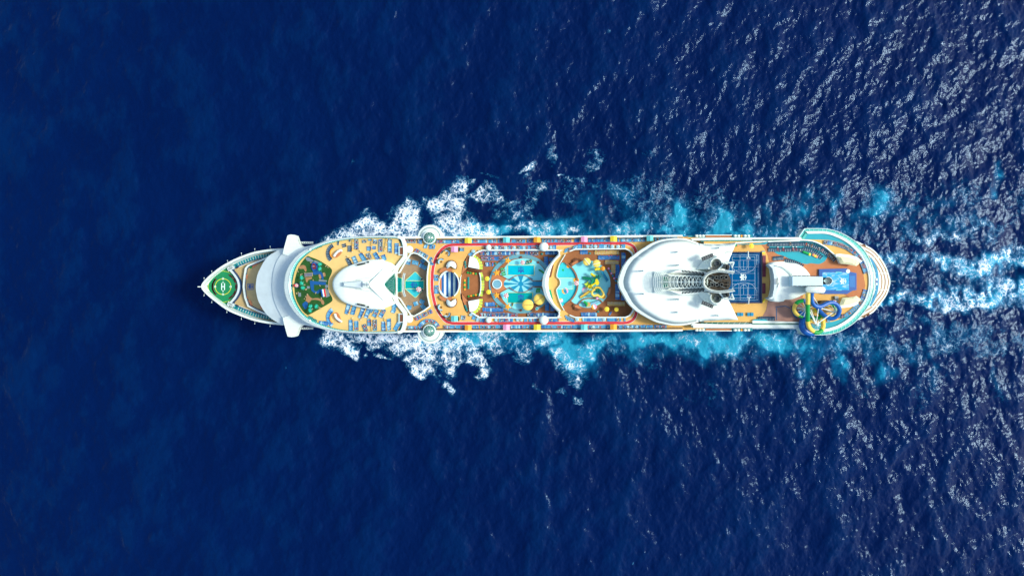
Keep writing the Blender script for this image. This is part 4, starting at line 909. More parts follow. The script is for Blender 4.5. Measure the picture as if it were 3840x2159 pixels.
# big white roof
rp_top = smooth([(2320,1057),(2323,1040),(2329,1022),(2336,1004),(2346,987.6),(2360,970),(2375,958.6),(2396,942),(2416,929.6),(2434,918),(2451,909),(2474,901),(2497,896.5),(2523,893.8),(2549,893),(2570,895),(2590,900.6),(2610,907.5),(2628,913.6),(2650,915.5),(2671,916.5)], 3)
rp_bot = smooth([(2671,1203),(2650,1203),(2628,1205),(2612,1209.5),(2596,1213),(2573,1217.5),(2549,1219.6),(2528,1219.5),(2509,1217.5),(2485,1213),(2462,1207.5),(2441,1198),(2422,1187.7),(2404,1177),(2387,1166),(2371,1152),(2358,1138),(2345,1117),(2335,1098),(2324,1078),(2320,1057)], 3)[:-1]
tail = smooth([(2690,916),(2712,915.3),(2738,912),(2762,908.5)], 3)+smooth([(2748,912.5),(2732,919),(2717.6,929.6),(2700,944),(2683,957),(2672,975)], 3)+smooth([(2672,1140),(2683,1157),(2700,1172),(2717.6,1182.5),(2742,1192),(2768,1198)], 3)+[(2768,1199.5),(2735,1199.5),(2700,1200.5)]
outl = rp_top+tail+rp_bot
def rn(pts, t, s0=2600, s1=2700, cy=1057):
    return [(x*(1-t)+min(max(x, s0), s1)*t, y*(1-t)+cy*t) for x, y in pts]
m = MB(); rr = [[(x, y, 40) for x, y in WP(outl, 43.75)], at_z(outl, 43.75)]
inset = [(x+(17*max(0, (2520-x)/200)**.7 if x < 2520 else 0), 1057+(y-1057)*(1-.035*(1 if x < 2620 else 0))) for x, y in outl]
rr.append(at_z(inset, 44.2))
for k in range(1, 9):
    t = k/8*.97; rr.append(at_z(rn(inset, t), 44.2+1.8*t))
m.loft(rr[:2], WHITE2, smooth=False); m.loft(rr[1:3], WHITE2, smooth=False); m.loft(rr[2:], WHITE2, smooth=True, cap=True); roof = m.build('funnel_deck_roof', ship)
m = MB(); m.wall(WP([p for p in rp_top[3:50]], 43.6), .10, 43.7, 42.6, GREYW); m.wall(WP([p for p in rp_bot[12:-2]], 43.6), .10, 43.7, 42.6, GREYW); m.build('roof_edge_rail', roof)
for x, y in ((2409,1015.5),(2411,1101.5),(2541,944),(2541,994),(2541,1122),(2541,1171),(2697,929),(2694,1183)): MB().lathe(*W(x,y,47), [(.35,44),(.35,49.3 if 990 < y < 1125 else 47.2),(0,49.4 if 990 < y < 1125 else 47.3)], GREYW, 8).build('roof_lamp', roof)
# funnel
FY = 1057.0; zf = 56
fun = MB(); FN = bpy.data.objects.new('funnel', None); COL.objects.link(FN); FN.parent = ship
m = MB()   # sloping white saddle under the ribs
m.loft([at_z([(2452,1018),(2560,1008),(2650,1012),(2650,1102),(2560,1108),(2452,1098)], 45.6), at_z([(2480,1028),(2560,1022),(2650,1020),(2650,1094),(2560,1094),(2480,1088)], 47.0)], WHITE, smooth=False, cap=True); m.build('funnel_base', FN)
m = MB(); m.prism(WP([(2548,1032),(2640,1035),(2640,1081),(2548,1083)], 47.9), 47.9, 47.2, mat('funnel_well',(60,72,84),.5,.25,.8)); m.build('funnel_grating', FN)
for pts in ([(2487,1037.5),(2505,1039.5),(2505,1056),(2487,1056.4)], [(2487,1058.5),(2505,1058.5),(2505,1074.5),(2487,1077.5)]): MB().prism(WP(pts, 49.6), 49.6, 47.2, TEAL2, ms=WHITE).build('funnel_skylight', FN)
for i in range(26):
    x = 2452+i*7.2; hw = (41-i*.5) if i < 6 else 30-(i-6)*.3; zt = 48.4+i*.30; c_ = 14 if i < 8 else 17
    pts = [W3(x+12+(-1 if i < 8 or i % 2 else 1)*c_*math.sin(R(t)), FY+hw*math.cos(R(t))*(.95), 47.5+(zt-47.5)*math.sin(R(t))) for t in range(0, 181, 12)]
    if i < 12 or 1: MB().tube(pts, .10 if i < 8 else .14, WHITE2, 5).build('funnel_rib', FN)
for s_ in (1, -1):
    MB().tube([W3(2470,FY+s_*1,48.6), W3(2645,FY+s_*1.3,56)], .16, WHITE, 5).build('ridge_beam', FN)
    for i in range(5):
        x = 2550+i*19; MB().tube([W3(x,FY+s_*24,50), W3(x+30,FY-s_*12,55)], .12, WHITE, 4).build('cross_brace', FN)
    # white side fins with dark trussed slots
    P_ = lambda l: [(x, FY+s_*(y-FY)) for x, y in l][::-s_]
    m = MB(); m.prism(WP(P_([(2512,1024),(2545,1012),(2560,1008.5),(2600,1012),(2650,1022),(2660,1030),(2600,1024),(2545,1022)]), 49.6), 49.6, 46, WHITE2, ms=WHITE); m.build('funnel_fin', FN)
    m = MB(); m.prism(WP(P_([(2557,1012),(2640,1021),(2640,1027.5),(2557,1019.5)]), 49.7), 49.7, 49.2, DGREY); sl_ = m.build('fin_slot', FN)
    m = MB()
    for i in range(6): m.tube([Vector((*W(2559+i*13.5, FY+s_*(1012+i*1.4-FY), 49.8), 49.8)), Vector((*W(2570+i*13, FY+s_*(1020+i*1.3-FY), 49.8), 49.8))], .12, WHITE, 4)
    m.build('slot_truss', sl_)
    m = MB(); m.prism(WP(P_([(2505,1030),(2650,1036),(2650,1040),(2510,1034)]), 50.4), 50.4, 47, WHITE2); m.build('inner_fin', FN)
# horseshoe crown
hs_o = smooth([(2756,1017),(2735,1014),(2710,1012.5),(2685,1013),(2660,1018),(2645,1028),(2636,1042),(2633.5,1057),(2636,1072),(2645,1086),(2660,1094),(2685,1098.5),(2710,1098.5),(2735,1096),(2757,1092)], 3)
hs_i = smooth([(2750,1028),(2730,1024.5),(2710,1022),(2688,1021.5),(2665,1027),(2652,1036),(2645,1046),(2642.5,1057),(2645,1068),(2652,1077),(2665,1084),(2688,1089),(2710,1088.5),(2730,1086),(2750,1082)], 3)
m = MB(); a, b = hs_o, hs_i; m.loft([at_z(a, 50), at_z(a, 56.5), at_z(lerp2(a, b, .5), 57.2), at_z(b, 56.5), at_z(b, 52)], WHITE, closed=False, smooth=False); m.build('funnel_crown', FN)
m = MB(); 
for d in (.35, .7): m.tube([Vector(p) for p in at_z(lerp2(a, b, d), 57.4)], .09, GREY, 4)
for i in range(0, len(a), 2): m.tube([Vector(at_z([lerp2(a, b, .3)[i]], 57.4)[0]), Vector(at_z([lerp2(a, b, .75)[i]], 57.3)[0])], .07, GREY, 4)
m.build('crown_rail', FN)
MB().prism(WP([(2644,1030),(2665,1020),(2700,1018),(2728,1022),(2740,1044),(2742,1060),(2738,1076),(2726,1090),(2700,1092),(2665,1090),(2644,1078)], 53), 53, 48, SOOT).build('funnel_casing', FN)
for x, y, r, in ((2669.8,1040.7,3.6),(2687,1040,6.2),(2706,1040,6.2),(2723.5,1040,6.6),(2671,1067.4,6.2),(2688.5,1067.4,6.6),(2706,1067.4,6.2),(2732,1059.3,3.2),(2731,1072,3.4)):
    rr_ = r*sc(56); zt = 56.2 if r > 4 else 54.8; cx_, cy_ = W(x, y, zt)
    bm_ = MB(); bm_.lathe(cx_, cy_, [(rr_, 50), (rr_, zt), (rr_*.82, zt)], STEEL, 20, smooth=False); pp = bm_.build('exhaust_pipe', FN)
    MB().lathe(cx_, cy_, [(rr_*.82, zt), (rr_*.8, zt-1.6), (0, zt-1.6)], BLACK, 20, smooth=False).build('pipe_mouth', pp)
m = MB()
for i in range(14): m.tube([W3(2648+rng.random()*80, 1026+rng.random()*60, 54), W3(2648+rng.random()*85, 1026+rng.random()*60, 55)], .14+.1*rng.random(), [STEEL, GREY, SOOT][i % 3], 5)
m.build('pipework', FN)
for s_ in (1, -1):     # side intakes: ring, grey cylinder, big tilted black pipe, truss arm
    f = lambda x, y, z: W3(x, FY-4*0+s_*(y-FY), z)
    yv = lambda y: FY-1+s_*(FY-y) if s_ < 0 else y
    Y = (lambda y: y-0) if s_ > 0 else (lambda y: 2104-y+1)
    cx_, cy_ = W(2692, Y(989), 54); s = sc(54)
    P2 = lambda l: [(x, Y(y)) for x, y in l][::s_]
    m = MB(); m.loft([at_z(P2([(2610,1010),(2630,985),(2655,965),(2680,957),(2705,964),(2719,985),(2716,1010),(2690,1022),(2650,1016)]), 45.6), at_z(P2([(2655,1008),(2665,985),(2675,970),(2690,964),(2704,972),(2712,988),(2708,1002),(2690,1014),(2668,1014)]), 49.5)], WHITE2, cap=True, smooth=False); m.build('intake_shoulder', FN)
    m = MB(); m.lathe(cx_, cy_, [(24*s, 47),(24*s, 51.6),(20*s, 51.9),(20*s, 49)], WHITE, 28, R(-30), R(210) if s_ > 0 else R(210)) if s_ > 0 else m.lathe(cx_, cy_, [(24*s, 47),(24*s, 51.6),(20*s, 51.9),(20*s, 49)], WHITE, 28, R(150), R(390)); m.build('intake_ring', FN)
    MB().prism(WP(P2([(2662,1012),(2672,985),(2684,974),(2702,974),(2710,990),(2700,1010)]), 49.8), 49.8, 48, mat('warm_grey_paint',(170,160,150),.5,.1)).build('intake_floor', FN)
    m = MB(); m.lathe(*W(2694,Y(987),54), [(10*s,49),(10*s,52.2),(8.5*s,52.4),(8.5*s,51),(0,51)], STEEL, 24, smooth=False); m.build('intake_drum', FN)
    p0, p1 = W3(2704, Y(995), 50), W3(2728, Y(1001), 54); m = MB(); m.tube([p0, p1], [1.15, 1.2], STEEL, 20); bp2 = m.build('large_exhaust_pipe', FN)
    MB().tube([p1-Vector((.1,0,.1)), p1+Vector((.25,-.05*s_,.25))], 1.08, BLACK, 20).build('pipe_mouth', bp2)
    m = MB(); P3 = [W3(x, Y(y), z_) for x, y, z_ in ((2700,1010,51.5),(2720,985,52.3),(2752.5,983,52.8),(2744,1004,52.8))]; m.tube(P3[:3], .38, WHITE, 6); m.tube(P3[2:], .3, WHITE, 6); m.tube([P3[1]+(P3[2]-P3[1])*.55, P3[3]], .14, WHITE, 4); m.tube([P3[1]+(P3[2]-P3[1])*.8, P3[3]], .14, WHITE, 4); m.tube([P3[1], W3(2690,Y(1015),52.5)], .45, WHITE, 6); m.build('truss_arm', FN)
    m = MB(); cx2, cy2 = W(2653.5, Y(963.5), 50)
    m.box(cx2, cy2, 49.6, 50.0, 5.2, 1.7, DGREY, R(22*s_)); 
    for i in range(5): m.box(cx2+(i-2)*1.0*math.cos(R(22)), cy2+(i-2)*1.0*math.sin(R(22*s_)), 50, 50.1, .12, 1.6, GREY, R(22*s_))
    m.tube([W3(2645,Y(985),48.5), W3(2651,Y(966),50)], .15, WHITE, 5); m.tube([W3(2662,Y(978),48.5), W3(2657,Y(964),50)], .15, WHITE, 5); m.build('louvre_panel', FN)

# bandshell roof
bs = smooth([(2901,983),(2915,981),(2940,980.5),(2946,984),(2960,985.5),(2982,988),(2999,994),(3014,1003),(3028,1017),(3039,1033)], 3)+[(3030,1100)]+smooth([(3018,1101),(2998,1111.5),(2982,1118),(2966,1122.6),(2944,1124),(2938,1129),(2920,1131.5),(2905,1130)], 3)+[(2882,1119),(2897,1113),(2903,1085),(2905,1056),(2903,1030),(2899,1005),(2885,993)]
shell = domeroof('bandshell_roof', bs, 46.2, 46.45, ((2922,1057),(3005,1057)), WHITE2, ship, zw=41, n=6)
MB().prism(WP([(2883,993),(2896,990),(2906,998),(2912,1020),(2914,1057),(2911,1090),(2904,1112),(2896,1121),(2882,1119.5),(2897,1112),(2902,1085),(2904,1056),(2902,1030),(2897,1006)], 46.5), 46.5, 43, GREYW).build('shell_front_lip', ship)
pr = smooth([(2912,996),(2930,999),(2948,1008),(2962,1020),(2972,1033),(2976,1057)], 4); MB().tube([W3(x,y,47.2) for x, y in pr], .3, WHITE2, 6).build('shell_rib', ship)
for i in range(5): MB().box(*W(2913.5,1047+i*4.2,47), 46.8, 47.5, .35, .28, DGREY).build('shell_vent', ship)
MB().prism(WP([(2903,1078),(2908.5,1078),(2907,1087),(2902,1087)], 46.2), 46.2, 45, DBROWN).build('shell_hatch', ship)
m = MB(); q = [(2972,1036),(3086,1037.5),(3086,1070),(2972,1072)]; m.prism(WP(q, 50.2), 50.2, 46, mat('blue_grey_roof',(196,216,236),.5,.04,.3)); m.build('climbing_wall_roof', ship)
for y0, y1 in ((1033,1036),(1073,1069.5)):
    m = MB()
    for i in range(6): m.box(*W(2982+i*17, (y0+1 if y0 < 1050 else y0-1)+0*i, 50.2), 49.6, 50.22, 1.5, .32, DGREY)
    m.build('roof_slot', ship)
m = MB(); 
for i in range(9): m.tube([W3(3088+30*0, 1053, 48)]*1+[W3(3088+14+17*math.cos(R(-90+i*22.5)), 1053+14*math.sin(R(-90+i*22.5)), 49.5)], .06, MARK, 4)
m.tube([W3(3102+19*math.cos(R(t)), 1053+15*math.sin(R(t)), 49.6) for t in range(-95, 96, 12)], .14, WHITE, 5); m.prism(WP(circ(3104,1053,17,13,32), 47.5), 47.5, 44, mat('rock_wall_black',(30,34,42),.9,.5,3,spec=.05)); m.build('climbing_wall_top', ship)
m = MB(); px0, px1 = 3031, 3082
m.loft([at_z([(x, y) for x, y in circ(px0,1086,13,13,14,90,270)]+[(x, y) for x, y in circ(px1,1086.5,14,14,14,-90,90)], z_) for z_ in (47, 53)], WHITE2, smooth=False)
m.loft([at_z(circ(px0,1086,12.9,12.9,14,90,270)+circ(px1,1086.5,13.9,13.9,14,-90,90), 53), at_z(circ(px0,1086,9,9,14,90,270)+circ(px1,1086.5,10,10,14,-90,90), 54.2)], WHITE2, smooth=True, cap=True); m.build('slide_tower_roof', ship)
MB().tube([W3(3024,1083,54.6), W3(3024,1092,54.6), W3(3072,1092,54.6), W3(3076,1081,54.6), W3(3024,1083,54.6)], .12, GREYW, 5).build('tower_roof_rail', ship)

# surf simulator pool
fz = Z13+.9
fp = [(3072,1009),(3176,1006),(3188,1019),(3212,1024),(3212,1087),(3197,1089),(3177,1102),(3081,1102),(3081,1070),(3072,1070)]
fl_ = MB().prism(WP(fp, fz), fz, Z13, FLOWD, ms=FLOWD).build('surf_simulator', ship)
surf = mat('surf_water', (36,160,232), .15, .05)
nn = surf.node_tree; bb = nn.nodes['Principled BSDF']; src = bb.inputs['Base Color'].links[0].from_socket
tc_ = nn.nodes.new('ShaderNodeTexCoord'); mp_ = nn.nodes.new('ShaderNodeMapping'); mp_.inputs['Scale'].default_value = (.35,.9,1); nz_ = nn.nodes.new('ShaderNodeTexNoise'); nz_.inputs['Scale'].default_value = .9; nz_.inputs['Detail'].default_value = 8; nz_.inputs['Distortion'].default_value = 1.2
nn.links.new(tc_.outputs['Object'], mp_.inputs[0]); nn.links.new(mp_.outputs[0], nz_.inputs['Vector']); mr_ = nn.nodes.new('ShaderNodeMapRange'); mr_.inputs[1].default_value = .50; mr_.inputs[2].default_value = .82; nn.links.new(nz_.outputs['Fac'], mr_.inputs[0])
mx_ = nn.nodes.new('ShaderNodeMix'); mx_.data_type = 'RGBA'; nn.links.new(mr_.outputs[0], mx_.inputs[0]); nn.links.new(src, mx_.inputs[6]); mx_.inputs[7].default_value = (.72,.84,.9,1); nn.links.new(mx_.outputs[2], bb.inputs['Base Color'])
MB().prism(WP([(3084,1021),(3184,1021),(3184,1087),(3084,1087)], fz+.05), fz+.05, fz-.1, surf).build('surf_wave', fl_)
MB().prism(WP([(3186,1034),(3206,1034),(3206,1076),(3186,1076)], fz+.05), fz+.05, fz-.1, FLOWB).build('surf_pool', fl_)
for y in (1020.5, 1087.5): MB().prism(WP([(3134,y-1.5),(3156,y-1.5),(3156,y+1.5),(3134,y+1.5)], fz+.3), fz+.3, fz, AQUA).build('surf_gate', fl_)
emblem('emblem', 3161, 1054, 24, fz+.1, MARK, fl_, rot=90)
MB().lathe(*W(3180,1017,fz), [(0,fz+.1),(.9,fz+.05)][::-1], MARK, 16).build('surf_drain', fl_)
# cream canopies
for pts in ([(3134,958),(3150,956.5),(3176,959.5),(3196,963),(3212,968.5),(3229,982.5),(3211,997.5),(3193,994),(3176,991),(3152,988.5),(3143,972)], [(3158,1117),(3180,1115),(3196,1113),(3211,1109),(3224,1118),(3228,1124),(3217,1134),(3202,1142),(3187,1146),(3165,1149),(3143,1150),(3151,1134)]):
    top_ = pts[0][1] < 1000; cz_ = 44.2
    cxm = sum(p[0] for p in pts)/len(pts); cym = sum(p[1] for p in pts)/len(pts)
    m = MB(); m.loft([at_z(pts, cz_-.5), at_z(pts, cz_), at_z([(cxm+(x-cxm)*.55, cym+(y-cym)*.5) for x, y in pts], cz_+.9)], CANV, smooth=False, cap=True); cn = m.build('shade_canopy', ship)
    edge = pts[:6] if top_ else pts[6:11]
    MB().wall(WP(edge, cz_+.4), 1.15, cz_+.5, cz_-.6, WHITE2).build('canopy_beam', cn)
    m = MB()
    for i in range(6):
        u = (i+.5)/6; x = (3150+66*u) if top_ else (3160+58*u); m.tube([W3(x, (962+u*14) if top_ else (1146-u*14), cz_+.75), W3(x-4, (988+u*6) if top_ else (1120-u*6), cz_+.55)], .07, mat('canopy_batten',(214,200,158),.7,.05), 4)
    m.build('canopy_batten', cn)
# stern ring
so_ = smooth([(3017,857.5),(3058,857),(3098.5,858.5),(3134,866),(3172.7,883),(3208,905.5),(3241,938),(3265,979.6),(3276.7,1018),(3280,1054),(3276.7,1090),(3262,1137),(3235,1176),(3202,1210.5),(3158,1238),(3128,1249),(3098.5,1254.3),(3058,1255),(3015,1255)], 4)
mid_o = smooth([(3021,867.5),(3058,867),(3097,868),(3130,876),(3167,892.5),(3200,914.5),(3230,945.5),(3252,984.6),(3263,1021),(3266,1054),(3263,1088),(3249,1132),(3224,1167.5),(3193,1200.5),(3151,1227),(3124,1237),(3096,1243),(3058,1245),(3025,1245)], 4)
mid_i = smooth([(3030,876.5),(3058,876),(3096,876.5),(3127,885),(3162,901),(3192,922),(3221,952),(3244,990),(3255,1024),(3258,1054),(3255,1085),(3241,1127),(3217,1160),(3186,1191),(3146,1217),(3120,1227),(3095,1233),(3058,1234.5),(3034,1234)], 4)
inn = smooth([(3016,897),(3051,898.5),(3090,899),(3116,901.5),(3158,911.5),(3182,925),(3202,941),(3235,971),(3250,1000),(3257,1030),(3258,1054),(3255.5,1077.6),(3247,1107),(3234,1131),(3217,1152),(3187.6,1178.5),(3143,1199),(3118,1206),(3092.5,1209.7),(3060,1212),(3020,1214)], 4)
KK = 90; so_, mid_o, mid_i, inn = [resample(q_, KK) for q_ in (so_, mid_o, mid_i, inn)]
ai = MB(); ai.prism(WP(inn+[(3000,1214),(3000,897)], Z13+.02), Z13+.02, 34, SAND, ms=WHITE); ai.build('stern_deck', ship)
m = MB(); m.loft([at_z(inn, Z13), at_z(mid_i, Z13)], TURQ, closed=False, smooth=False); m.build('turquoise_deck_ring', ship)
m = MB(); m.loft([at_z(mid_i, Z13-.2), at_z(mid_i, Z13+.5), at_z(mid_o, Z13+.7), at_z(mid_o, Z13-1)], WHITE2, closed=False, smooth=False); m.build('white_deck_band', ship)
m = MB(); m.loft([at_z(mid_o, Z13+.1), at_z(so_, Z13-.3)], RAILG, closed=False, smooth=False); gr = m.build('glass_walkway', ship)
m = MB(); m.tube([Vector(p) for p in at_z(so_, Z13+.1)], .16, MARK, 5); m.tube([Vector(p) for p in at_z(mid_o, Z13+.75)], .1, MARK, 4)
for i in range(0, KK, 2): m.tube([Vector(at_z([so_[i]], Z13+.05)[0]), Vector(at_z([mid_o[i]], Z13+.4)[0])], .06, MARK, 4)
m.build('walkway_frame', gr)
m = MB(); m.loft([at_z(so_, Z13-.4), [(x*.985-1, y*.97, Z13-3.4) for x, y, z_ in at_z(so_, Z13)]], WHITE, closed=False, smooth=False); m.build('ring_underside', ship)
for q in (1, -1):
    pts = [(2996,888),(3017,858),(3026,864),(3030,876),(3016,897),(3003,897)] if q > 0 else [(2999,1232),(3014,1255),(3026,1246),(3034,1234),(3020,1214),(3003,1212)][::-1]
    MB().prism(WP(pts, Z13), Z13, 36, RAILG if q > 0 else GREYW, ms=WHITE).build('ring_corner', ship)
    m = MB(); e_ = [(2997,888),(3017,858.5)] if q > 0 else [(2999,1232),(3014,1254)]; m.wall(WP(e_, Z13+.4), .3, Z13+.4, Z13-.5, MARK); f_ = [(3008,892),(3026,866)] if q > 0 else [(3008,1228),(3024,1246)]; m.wall(WP(f_, Z13+.4), .25, Z13+.4, Z13-.5, TEAL); m.build('corner_rail', ship)
# curved white wall between kids area and stern deck
cwp = smooth([(2880,906),(2950,902.5),(3000,900.5),(3024,900.5),(3048,904),(3069,911),(3095,925),(3113,940),(3131,956),(3143,971),(3152,988)], 4)
MB().wall(WP(cwp, Z13+1.4), .45, Z13+1.4, Z13-.1, WHITE2).build('curved_wall', ship)
# stacked stern terraces below the ring
def terr(off, z1, z0, m_, nm, clip=None):
    pts = smooth([(3214-off*.25,905+off),(3241-off*.5,917+off*.9),(3265-off*.7,929+off*.8),(3284-off*.8,944+off*.6),(3300-off*.9,962+off*.5),(3315-off,984+off*.35),(3327-off,1009+off*.2),(3335-off,1034+off*.1),(3339.5-off*1.1,1057),(3335-off,1080-off*.1),(3328-off,1101-off*.2),(3318-off,1118-off*.3),(3306-off*.9,1134-off*.5),(3292-off*.8,1152-off*.6),(3276.6-off*.7,1169.6-off*.8),(3258-off*.6,1181-off*.9),(3241-off*.5,1190-off*.9),(3214-off*.25,1201-off)], 4)
    pts = pts+[(3100,1180),(3100,940)]
    return MB().prism(WP(pts, z1), z1, z0, m_, ms=WHITE).build(nm, ship)
BT = mat('stern_teak', (170,130,100), .7, .1, .5)
seq = [(0, 26.0, 6, WHITE),(5, 26.3, 25, BT),(9.5, 28.6, 25, WHITE2),(13.5, 28.8, 28, GREYW),(16, 28.9, 28, BT),(21, 31.2, 28, WHITE2),(27, 31.4, 31, BT),(32, 33.8, 31, WHITE2),(42, 34.2, 33, WHITE)]
for i, (off, z1, z0, m_) in enumerate(seq): terr(off, z1, z0, m_, 'stern_terrace')
m = MB(); arc = smooth([(3262,968),(3274,985),(3284,1005),(3289,1030),(3291,1054),(3289,1080),(3284,1103),(3275,1125),(3262,1146)], 5); m.wall(WP(arc, 34.3), 1.15, 34.35, 34.1, PBLUE); m.build('blue_terrace_strip', ship)
mk = MB(); mk.prism(WP([(3284,1043),(3292,1043),(3292,1069),(3284,1069)], 34.45), 34.45, 34.1, GREYW); sgn = mk.build('stern_sign_board', ship); emblem('emblem', 3288, 1056, 9, 34.47, MARKB, sgn, rot=90)
for y in (1024.5, 1087): MB().tube([W3(3281, y, 34.6), W3(3329, y, 29.5)], .16, WHITE2, 5).build('terrace_divider', ship)
for x0, y0, x1, y1 in ((3262,965,3296,966),(3256,1148,3290,1147)): MB().tube([W3(x0,y0,34.6), W3(x1,y1,30)], .14, WHITE2, 5).build('terrace_divider', ship)
for x, y in ((3322,1016),(3322,1092)): MB().prism(WP([(x-1,y-12),(x+1.2,y-8),(x+4.4,y+14 if y < 1050 else y-2),(x+2,y+14 if y < 1050 else y-2)] if y < 1050 else [(x-1,y+14),(x+1.2,y+8),(x+4.4,y-10),(x+2,y-10)][::-1], 26.1), 26.1, 25.5, TEAL2).build('stern_slot_window', ship)
for x, y, a in ((3238,1182,0),(3252,1176,0),(3238,925,0)): MB().lathe(*W(x,y,26.1), [(1.1,26.2),(.7,26.25),(.7,26.0),(0,26.0)], DBROWN, 16, smooth=False).build('mooring_port', ship)
MB().tube([W3(3335,1054,26.5), W3(3358,1055,27.5)], .1, WHITE, 5).build('stern_staff', ship)
# ------------------------------------------------------------------ palms, mini golf, canopies, umbrellas
zg = Z13+.12
golf = smooth([(1150,962),(1166,964),(1196,976),(1224,993),(1243,1008),(1244,1022),(1236,1040),(1231,1057),(1231,1075),(1233,1092),(1246,1118),(1241,1132.6),(1200,1157),(1160,1179),(1149,1178),(1131,1159),(1111,1121),(1104,1075),(1108,1040),(1122.5,999)], 4, True)
gf = MB().prism(WP(golf, zg), zg, 40.9, GRASS, ms=STONE).build('putting_green', ship)
def gp(name, pts, m_, h=.1, sm=3, loc=None): return MB().prism(WP(smooth(pts, sm, True) if sm else pts, zg+h), zg+h, zg-.05, m_).build(name, gf)
gp('brown_path', [(1121,1001),(1132,994),(1144,996),(1149,1008),(1148,1018),(1144,1017),(1138,1008),(1124,1008)], CLAY)
gp('slate_path', [(1146,966),(1157,965),(1168,972),(1176,978),(1170,982),(1160,980),(1150,977)], SLATE); gp('slate_path', [(1178,976),(1194,981),(1200,988),(1188,989),(1180,985)], SLATE)
gp('blue_stream', [(1166,997),(1176,986),(1188,987),(1192,1001),(1190,1014),(1204,1019),(1211,1030),(1213,1046),(1207,1047),(1204,1034),(1196,1028),(1180,1030),(1172,1026),(1174,1017),(1168,1010)], MINIB, .12)
gp('brown_path', [(1196,1028),(1202,1030),(1204,1042),(1199,1046),(1195,1036)], CLAY, .14); gp('brown_path', [(1213,1022),(1219,1024),(1220,1035),(1214,1037),(1211,1030)], CLAY, .14)
gp('blue_canal', [(1162,1052),(1222,1058),(1222,1068),(1177,1067),(1177,1089),(1188,1092),(1200,1082),(1203,1094),(1192,1101),(1178,1098),(1168,1090),(1163,1070)], MINIB, .12, 1)
gp('slate_path', [(1196,1047),(1225,1051),(1226,1056),(1195,1054)], SLATE, .16, 0); gp('slate_path', [(1219,1067),(1231,1068),(1231,1078),(1220,1078)], SLATE, .12, 0); gp('slate_path', [(1151,1072),(1161,1073),(1161,1082),(1151,1081)], SLATE, .12, 0); gp('slate_path', [(1118,1098),(1128,1097),(1129,1111),(1119,1112)], SLATE, .12, 0)
gp('slate_path', [(1218,1086),(1232,1086),(1236,1110),(1222,1116)], SLATE, .12, 0)
gp('brown_path', [(1146,1124),(1153,1103),(1160,1110),(1170,1118),(1190,1117),(1208,1122),(1216,1134),(1212,1143),(1206,1138),(1202,1129),(1185,1124),(1168,1125),(1160,1134),(1150,1132)], CLAY, .12)
gp('blue_pond', [(1142,1132),(1152,1130),(1154,1142),(1150,1155),(1143,1158),(1134,1142)], MINIB, .12)
gp('brown_path', [(1145,1041),(1169,1038),(1170,1045),(1156,1049),(1151,1060),(1147,1054)], CLAY, .1, 1)
def gthing(name, lab, cat, px, py, rz=0): return thing(name, lab, cat, (*W(px, py, zg), zg), rz)
o = gthing('model_boat', 'maroon and navy toy boat on the blue stream of the mini golf', 'model boat', 1180, 999, .2)
m = MB(); hullp = [(-1.0,-1.7),(1.0,-1.7),(1.2,0),(.8,1.4),(0,2.1),(-.8,1.4),(-1.2,0)]; m.loft([[(x*.8, y*.85, .1) for x, y in hullp], [(x, y, .8) for x, y in hullp]], MARKB, smooth=False, cap=True); m.build('hull', o)
MB().prism([(x*.7, y*.75) for x, y in hullp], .95, .7, MAROON).build('deck', o); m = MB(); m.tube([(0,0,.9),(0,0,3)], .07, WHITE, 6); m.tube([(-.7,0,2.4),(.7,0,2.4)], .05, WHITE, 5); m.build('mast', o)
o = gthing('model_bridge', 'grey stone bridge with blue railings across the mini golf stream', 'model bridge', 1158, 1030, .1)
MB().box(0,0,.1,.6,3.6,1.7,STONE).build('span', o); m = MB()
for i in range(8): m.box(-1.5+i*.43,0,.6,.7,.18,1.4,MINIB)
m.build('planking', o)
o = gthing('lighthouse', 'red and white striped model lighthouse at the edge of the putting green', 'lighthouse', 1112, 1070)
m = MB(); pr_ = [(.95-.12*i, .15+i*.55) for i in range(6)]; m.lathe(0,0,pr_, RED, 20, mats=[RED, MARK, RED, MARK, RED]); m.build('tower', o); MB().lathe(0,0,[(.42,2.9),(.42,3.3),(0,3.7)],RED,14).build('lantern', o); MB().lathe(0,0,[(1.05,0),(1.05,.2),(.9,.25)],MINIB,20).build('base', o)
o = gthing('toy_store_house', 'small model house with red white and blue striped roof on the mini golf green', 'model house', 1216, 1098, .18)
MB().box(0,0,.1,1.3,1.9,3.2,STONE).build('wall', o); m = MB()
for i, c_ in enumerate((MARKB, MARK, RED)): m.box(-.62+i*.62,0,1.3,1.42+.05*i,.62,3.4,c_)
m.build('roof', o)
o = gthing('model_barrel', 'round grey millstone beside the striped model house', 'millstone', 1223, 1084); MB().lathe(0,0,[(.55,0),(.55,.3),(.2,.35),(.18,.2)],SLATE,16,smooth=False).build('stone', o)
